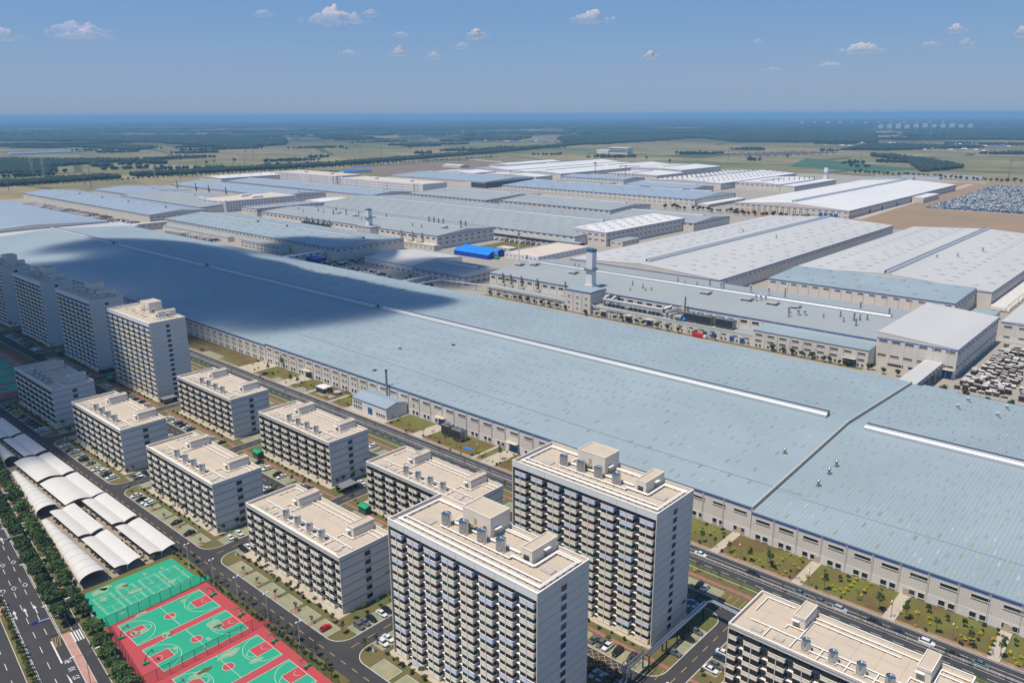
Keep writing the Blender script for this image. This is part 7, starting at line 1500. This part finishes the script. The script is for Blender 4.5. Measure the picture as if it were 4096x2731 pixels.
# villages: tiny roofs among trees
M['roof_red']=mat('tile_roof_red',(.30,.085,.05),.9,rnd=.3); M['wall_pale']=mat('village_wall',(.42,.39,.35),.9,rnd=.2)
def house_mesh(m): return MB().box(-7,7,-4,4,0,4,0).add([(-7.6,-4.8,3.8),(7.6,-4.8,3.8),(7.6,4.8,3.8),(-7.6,4.8,3.8),(-7.6,0,6.6),(7.6,0,6.6)],[(0,1,5,4),(2,3,4,5),(1,2,5),(3,0,4)],1).mesh('village_house',[M['wall_pale'],m])
hm_=[house_mesh(M['roof_red']),house_mesh(M['roof_red']),house_mesh(M['bright_blue']),house_mesh(M['rail'])]
rr=random.Random(71); nh=[0]
def village(cx_,cy_,w,h,n,label,group,ang=.3,ms=None):
    for i in range(n):
        x=rr.uniform(-w,w); y=rr.uniform(-h,h); p=(cx_+x*math.cos(ang)-y*math.sin(ang),cy_+x*math.sin(ang)+y*math.cos(ang),-.3)
        o=link('village_house',rr.choice(ms or hm_),None,p,ang+rr.choice((0,0,math.pi/2))+rr.uniform(-.1,.1)); tag(o,label,'house',group); nh[0]+=1
village(-1250,4450,420,300,90,'tiny red or blue roofed house in the village beyond the right-hand woods','houses of the right-hand village')
village(-930,3950,160,120,26,'tiny roofed house in the small hamlet at the far right','houses of the far right hamlet')
village(-3300,3720,260,70,46,'tiny red-roofed house in the village by the canal belt','houses of the canal village')
village(-5000,5500,600,300,60,'tiny house in the hazy village left of centre','houses of the hazy village')
village(-5100,2750,250,100,22,'tiny pale house among the left woods','houses in the left woods')
M['roof_purple']=mat('nursery_roof',(.14,.085,.09),.9)
pm_=[house_mesh(M['roof_purple'])]
rs=random.Random(8)
for i in range(5):
    for j in range(11): o=link('village_house',pm_[0],None,(-1560+i*42+j*14,2960+j*38+i*3,-.3),.9); tag(o,'small dark-roofed house of the regular village behind the white halls','house','houses of the regular village')
for i in range(7):
    o=link('greenhouse',MB().box(-7,7,-160,160,0,3.4).mesh('greenhouse',[M['bright_blue'],M['rail'],M['roofblue']][i%3]),None,(-3990-i*30,1330+i*8,-.3),0.05); tag(o,f'long blue and white plastic greenhouse in the left fields, {ordw(i)} from the near side','greenhouse','long greenhouses')
# campus building and distant blocks
t=thing('campus_building','white multi-level building alone in the fields beyond the halls','building',(-1990,2790,-.3)); link('wing',MB().box(20,110,0,40,0,26).mesh('wing',M['offwhite']),t); link('wing',MB().box(-40,20,-4,30,0,16).mesh('wing',M['offwhite']),t)
for z in (8,14,20): link('glazing',MB().box(22,108,-.6,0,z,z+2.6).mesh('glazing',M['glass']),t)
tw=[]
for i,(x,y,h) in enumerate([(-2900+j*75,9000+j*40,38+(j%3)*6) for j in range(11)]+[(-5200+j*150,12500+j*120,26) for j in range(12)]):
    t=thing('apartment_block','x','apartment block',(x,y,-.3),.6,'distant apartment blocks'); link('wall',MB().box(-22,22,-9,9,0,h).mesh('wall',M['offwhite']),t); link('roof_house',MB().box(-6,6,-5,5,h,h+5).mesh('roof_house',M['offwhite']),t); tw.append((t,'hazy pale apartment block','on the right horizon' if i<11 else 'in the low row on the horizon'))
autolabel(tw)
# pylons, poles, cranes
def pylon(h,w):
    b=MB(); q=[(-1,-1),(1,-1),(1,1),(-1,1)]; lv=[(0,1),(.25,.62),(.5,.36),(.75,.2),(1,.12)]
    for (a,c) in q: b.path([(a*w*s_,c*w*s_,h*z) for z,s_ in lv],.32,4)
    for (z0,s0),(z1,s1) in zip(lv[:-1],lv[1:]):
        for i in range(4):
            a=q[i]; c=q[(i+1)%4]; b.cyl((a[0]*w*s0,a[1]*w*s0,h*z0),(c[0]*w*s1,c[1]*w*s1,h*z1),.18,.18,3); b.cyl((c[0]*w*s0,c[1]*w*s0,h*z0),(a[0]*w*s1,a[1]*w*s1,h*z1),.18,.18,3)
    return b
pm_=pylon(50,6).mesh('lattice',M['ventmetal']); arms=MB()
for z in (34,41,48): arms.box(-9,9,-.35,.35,z,z+.8)
arms=arms.mesh('cross_arm',M['ventmetal']); it=[]
for x,y,s_ in ((-2492,781,1),(-2468,801,.95),(-2765,2127,.9),(-3464,2931,1),(-3504,3036,1),(-3535,3154,1),(-3888,3540,1),(-3907,3706,1),(-3950,3900,1),(-4000,4100,1),(-4100,4400,1),(-2258,6873,1.2),(-1750,6169,1.2),(-1674,6694,1.2),(-1057,2310,.7),(-2900,1700,.8),(-3300,1500,.9),(-2118,952,.7),(-1500,5600,1.2),(-2000,7800,1.3)):
    t=thing('pylon','x','pylon',(x,y,-.3),.4,'lattice pylons'); link('lattice',pm_,t); link('cross_arm',arms,t); t.scale=(s_,)*3; it.append((t,'steel lattice pylon','in the fields beyond the factory'))
autolabel(it); it=[]
pole=MB().cyl((0,0,0),(0,0,44),.8,.35,6).mesh('pole',M['galv']); pa=MB().box(-3.4,3.4,-.2,.2,34,34.6).box(-3,3,-.2,.2,38,38.6).box(-2.4,2.4,-.2,.2,42,42.6).mesh('cross_arm',M['galv'])
for x,y,s_ in ((-2044,587,1),(-2072,759,1.05),(-1975,737,1.1),(-2065,995,1),(-2127,1075,.9),(-2239,1245,1),(-2241,1284,1),(-2209,1351,.8),(-2212,1525,.9),(-2349,1896,1),(-2344,2089,1),(-2333,2378,1),(-2360,2948,1.1),(-2364,3592,1.1),(-1844,2345,.9),(-783,2297,1.2),(-415,2246,1.2),(-1303,2543,1.1),(-2150,1700,.8)):
    t=thing('power_pole','x','power pole',(x,y,-.3),.4,'steel power poles'); link('pole',pole,t); link('cross_arm',pa,t); t.scale=(s_,)*3; it.append((t,'tall slim power pole','along the far side of the factory'))
autolabel(it)
for i,(x,y,jib) in enumerate(((-1205,1650,-1),(-1108,1640,1))):
    t=thing('tower_crane',['red tower crane without long jib before the bright halls','red tower crane with jib, right of the other crane'][i],'crane',(x,y,0),.5,'tower cranes'); b=MB()
    for a in (-1,1):
        for c in (-1,1): b.box(a-.2,a+.2,c-.2,c+.2,0,40)
    for z in range(0,40,4): b.box(-1,1,-1.1,-.9,z,z+.3).box(.9,1.1,-1,1,z,z+.3); b.cyl((-1,-1,z),(1,-1,z+4),.12,.12,3)
    link('mast',b.mesh('mast',M['crane']),t)
    link('jib',(MB().box(-4,4,-.6,.6,40,43) if i==0 else MB().box(-14,34,-.6,.6,38,39.2).box(-14,-10,-1.2,1.2,36,38)).mesh('jib',M['crane']),t); link('cab',MB().box(1,2.6,-.8,.8,36,38).mesh('cab',M['crane']),t)
# perimeter wall
pw=thing('perimeter_wall','pale low wall and road edge round the rubble field','wall',(-2093,1560,0)); link('wall',MB().prism([(0,0),(1.2,0),(-22,560),(-24,560)],-.2,2.4).prism([(-24,558),(-22,560),(190,505),(188,503)],-.2,2.4).mesh('wall',M['offwhite']),pw)
sheet('perimeter_road', [band(-2105,600,-2100,1560,9),band(-2100,1560,-2122,2190,9)], -.12, M['concrete'])
hall('blue_roof_shed','low bright blue shed roof at the edge of the rubble field',-1905,-1880,1380,1480,6,8,axis='y',roof='bright_blue',stripe=False,pipes=False,cat='shed')
hall('low_store','low grey roof shed at the far left of the back white halls',-1880,-1800,1760,1800,7,9,roof='roofbright',stripe=False,pipes=False,cat='shed')
for i,(x,y) in enumerate(((-640,2120),(-600,2200),(-520,2260),(-350,2320),(-280,2280))): hall('grey_low_shed',f'long low grey shed beyond the car lot, {ordw(i)} from left',x-45,x+45,y,y+26,5,7,roof='roofblue',stripe=False,pipes=False,cat='shed',group='low sheds beyond the lot')
# ================================================================ CLOUDS
def cloud_mat(name,dens,col=(1,.97,.97)):
    """even white vapour: soft at the rim because the cloud is thin there"""
    m=bpy.data.materials.new(name); m.use_nodes=True; N=m.node_tree.nodes; N.remove(N['Principled BSDF'])
    v=N.new('ShaderNodeVolumePrincipled'); v.inputs['Color'].default_value=(*col,1); v.inputs['Density'].default_value=dens; v.inputs['Anisotropy'].default_value=.0
    m.node_tree.links.new(v.outputs[0],N['Material Output'].inputs['Volume']); return m
def hull(name,X,Y,T,under,m):
    """closed cloud body over a grid: billowing top T, flatter underside"""
    ny,nx=T.shape; vs=np.concatenate([np.stack([X,Y,T],-1).reshape(-1,3),np.stack([X,Y,-under*T-.5],-1).reshape(-1,3)]); fs=[]; n=nx*ny
    keep=T>.6
    cell=keep[:-1,:-1]|keep[1:,:-1]|keep[:-1,1:]|keep[1:,1:]
    Tm=np.where(keep,T,.0); vs=np.concatenate([np.stack([X,Y,Tm+.3],-1).reshape(-1,3),np.stack([X,Y,-under*Tm-.3],-1).reshape(-1,3)])
    for i in range(ny-1):
        for j in range(nx-1):
            if not cell[i,j]: continue
            a,b_,c,d=i*nx+j,i*nx+j+1,(i+1)*nx+j+1,(i+1)*nx+j; fs.append((a,b_,c,d)); fs.append((n+d,n+c,n+b_,n+a))
            if j==0 or not cell[i,j-1]: fs.append((d,n+d,n+a,a))
            if j==nx-2 or not cell[i,j+1]: fs.append((b_,n+b_,n+c,c))
            if i==0 or not cell[i-1,j]: fs.append((a,n+a,n+b_,b_))
            if i==ny-2 or not cell[i+1,j]: fs.append((c,n+c,n+d,d))
    me=bpy.data.meshes.new(name); me.from_pydata(vs.tolist(),[],fs); me.materials.append(m); me.polygons.foreach_set('use_smooth',[True]*len(me.polygons)); me.update(); return me
CMS=cloud_mat('cloud_vapour_low',.030)
def cloud_surf(name,dens,col):
    m=bpy.data.materials.new(name); m.use_nodes=True; N=m.node_tree.nodes; L=m.node_tree.links; N.remove(N['Principled BSDF'])
    at=N.new('ShaderNodeAttribute'); at.attribute_name='thick'; lw=N.new('ShaderNodeLayerWeight'); lw.inputs['Blend'].default_value=.5
    f=N.new('ShaderNodeMath'); f.operation='SUBTRACT'; f.inputs[0].default_value=1; L.new(lw.outputs['Facing'],f.inputs[1])
    p=N.new('ShaderNodeMath'); p.operation='POWER'; p.inputs[1].default_value=.9; L.new(f.outputs[0],p.inputs[0])
    a=N.new('ShaderNodeMath'); a.operation='MULTIPLY'; L.new(p.outputs[0],a.inputs[0]); L.new(at.outputs['Fac'],a.inputs[1])
    a2=N.new('ShaderNodeMath'); a2.operation='MULTIPLY'; a2.inputs[1].default_value=dens; a2.use_clamp=True; L.new(a.outputs[0],a2.inputs[0])
    d=N.new('ShaderNodeBsdfDiffuse'); d.inputs[0].default_value=(*col,1); tl=N.new('ShaderNodeBsdfTranslucent'); tl.inputs[0].default_value=(*col,1); md=N.new('ShaderNodeMixShader'); md.inputs[0].default_value=.5; L.new(d.outputs[0],md.inputs[1]); L.new(tl.outputs[0],md.inputs[2])
    t=N.new('ShaderNodeBsdfTransparent'); ms=N.new('ShaderNodeMixShader'); L.new(a2.outputs[0],ms.inputs[0]); L.new(t.outputs[0],ms.inputs[1]); L.new(md.outputs[0],ms.inputs[2]); L.new(ms.outputs[0],N['Material Output'].inputs[0]); return m
CM=cloud_surf('cloud_vapour',.95,(.80,.765,.79)); CMW=cloud_surf('cloud_vapour_thin',.42,(.86,.80,.86))
def skycloud(sx,sy,w,h,dist,seed,m,label,n=16):
    """sx, sy: where it stands in the picture (4096-wide pixels) -> a direction; the cloud stands at its own distance"""
    d=(_F+_R2*((sx-2048)/3179.864)-_U2*((sy-1365.5)/3179.864)); d.normalize(); c=CAM+d*dist; k=dist/3179.864; rs=np.random.RandomState(seed*7+1)
    W=w*k; Hh=h*k; D=W*.6; nx,ny=64,38; X,Y=np.meshgrid(np.linspace(-W*.62,W*.62,nx),np.linspace(-D*.62,D*.62,ny)); T=np.zeros_like(X)
    for i in range(n*3):
        u=np.clip(rs.normal()*.22,-.5,.5); v=np.clip(rs.normal()*.2,-.42,.42); pk=max(.12,1-abs(u-.08*((seed%3)-1))*2.0); amp=Hh*rs.uniform(.4,.75)*pk**.6*(1-abs(v)*1.3); r=W*rs.uniform(.03,.09)*(.6+.6*pk)+Hh*.07
        q=1-((X-u*W)**2+(Y-v*D)**2)/r**2; T=np.maximum(T,np.where(q>0,np.sqrt(np.clip(q,0,1))*max(amp,Hh*.10),0))
    T=(T*2+np.roll(T,1,0)+np.roll(T,-1,0)+np.roll(T,1,1)+np.roll(T,-1,1))/6
    nz_=rs.uniform(-1,1,X.shape); nz_=(nz_*2+np.roll(nz_,1,0)+np.roll(nz_,-1,1)+np.roll(nz_,1,1))/5; T=np.clip(T*(1+.16*nz_),0,None)
    T[0]=T[-1]=0; T[:,0]=T[:,-1]=0
    me=hull('cloud',X,Y,T,.3,m); at=me.attributes.new('thick','FLOAT','POINT'); th=np.clip(T/(Hh*.55),0,1).ravel(); at.data.foreach_set('value',np.concatenate([th,th]).astype(np.float32))
    o=link('cloud',me,None,(c.x,c.y,c.z-Hh*.42),math.atan2(_Rt.y,_Rt.x)); tag(o,label,'cloud','small fair-weather clouds'); return o
for i,a in enumerate([(1330,45,250,85,9000,1,CM,'brightest wide cloud at the top, left of centre'),(2365,52,190,70,9000,2,CM,'bright flat-based cloud at the top, right of centre'),(330,100,270,75,10000,3,CMW,'broad faint pinkish cloud at the upper left'),(350,128,220,50,10000,33,CMW,'lower part of the faint cloud pair at upper left'),(1600,196,75,50,12000,4,CM,'small puffy cloud below the brightest one'),(1600,132,80,28,12000,5,CMW,'thin flat wisp above the small puffy cloud'),(1912,125,80,52,12000,6,CM,'small bright cloud near the top middle'),(1850,176,70,34,12000,7,CMW,'faint small wisp left below the top middle cloud'),(1730,215,70,34,12000,8,CMW,'very faint wisp between two small clouds'),(2608,212,64,40,13000,9,CM,'tiny round cloud low right of centre'),(3455,182,180,52,12000,10,CM,'long bright cloud in the right third of sky'),(3310,254,130,30,13000,11,CMW,'flat thin cloud below the long bright one'),(3832,103,70,44,12000,12,CM,'small cloud at the upper right'),(3860,166,90,40,12000,13,CMW,'pale cloud beneath the small upper right cloud'),(4085,115,50,50,12000,14,CM,'cloud cut by the right edge'),(1058,46,90,32,12000,15,CMW,'faint wisp left of the brightest cloud'),(1480,44,80,40,11000,16,CMW,'faint tail at right of the brightest cloud'),(3030,160,50,22,13000,17,CMW,'tiny wisp right of centre'),(20,120,110,60,12000,18,CMW,'faint cloud at the left edge'),(3720,170,90,22,13000,19,CMW,'thin streak left of the right pair'),(3090,272,80,20,14000,20,CMW,'thinnest low streak right of centre'),(1400,205,90,30,13000,21,CMW,'barely visible low streak left of centre')]): skycloud(*a)
# the low cloud out of the frame whose shadow lies over the long hall and the left blocks
ALT=620.0
reg=[[(-909,249),(-1025,334),(-1012,399),(-937,445),(-774,436),(-651,430),(-545,432),(-490,440),(-450,445),(-448,405),(-445,370),(-455,345),(-475,322),(-480,300),(-505,282),(-558,260),(-643,250),(-763,261)],
     [(-930,120),(-927,244),(-776,225),(-640,262),(-560,262),(-535,215),(-462,165),(-415,135),(-392,110),(-402,85),(-640,80)],
     [(-869,476),(-872,542),(-797,575),(-735,600),(-680,540),(-700,478)],[(-657,505),(-640,560),(-597,610),(-533,550),(-545,495)]]
st_=11.0; gx=np.arange(-1110,-320,st_); gy=np.arange(20,680,st_); X,Y=np.meshgrid(gx,gy); Mk=np.zeros_like(X)
for poly in reg:
    A=np.array(poly,float); j=len(A)-1; ins=np.zeros(X.shape,bool)
    for i in range(len(A)):
        ins^=((A[i,1]>Y)!=(A[j,1]>Y))&(X<(A[j,0]-A[i,0])*(Y-A[i,1])/(A[j,1]-A[i,1]+1e-9)+A[i,0]); j=i
    Mk=np.maximum(Mk,ins*1.0)
Mk[((X+915)/46)**2+((Y-306)/26)**2<1]=0
rs=np.random.RandomState(17)
def blur(a,k):
    for _ in range(k): a=(a*2+np.roll(a,1,0)+np.roll(a,-1,0)+np.roll(a,1,1)+np.roll(a,-1,1))/6
    return a
nz=blur(rs.uniform(-1,1,X.shape),14); nz/=np.abs(nz).max(); n2=blur(rs.uniform(-1,1,X.shape),3); n2/=np.abs(n2).max()
S0=blur(Mk,9); T=np.clip((S0+.22*nz+.06*n2*(S0>.05)-.30)*150,0,95); T[0]=T[-1]=0; T[:,0]=T[:,-1]=0
ZC=ALT; o=link('cloud',hull('low_cloud',X-.13*ZC,Y-.37*ZC,blur(T,1),.3,CMS),None,(0,0,ZC)); tag(o,'low cloud above the left blocks that throws the broad shadow over the long hall','cloud')
# ================================================================ HAZE
hz_=MB().box(-45000,45000,-45000,45000,-1.6,171.0); me=hz_.mesh('haze',bpy.data.materials.new('haze_air')); m=me.materials[0]; m.use_nodes=True; N=m.node_tree.nodes; N.remove(N['Principled BSDF'])
v=N.new('ShaderNodeVolumePrincipled'); v.inputs['Color'].default_value=(.32,.64,.96,1); v.inputs['Density'].default_value=.00009; v.inputs['Anisotropy'].default_value=.0; m.node_tree.links.new(v.outputs[0],N['Material Output'].inputs['Volume'])
o=link('haze',me); o['kind']='stuff'; o['label']='thin blue summer haze over the whole plain'
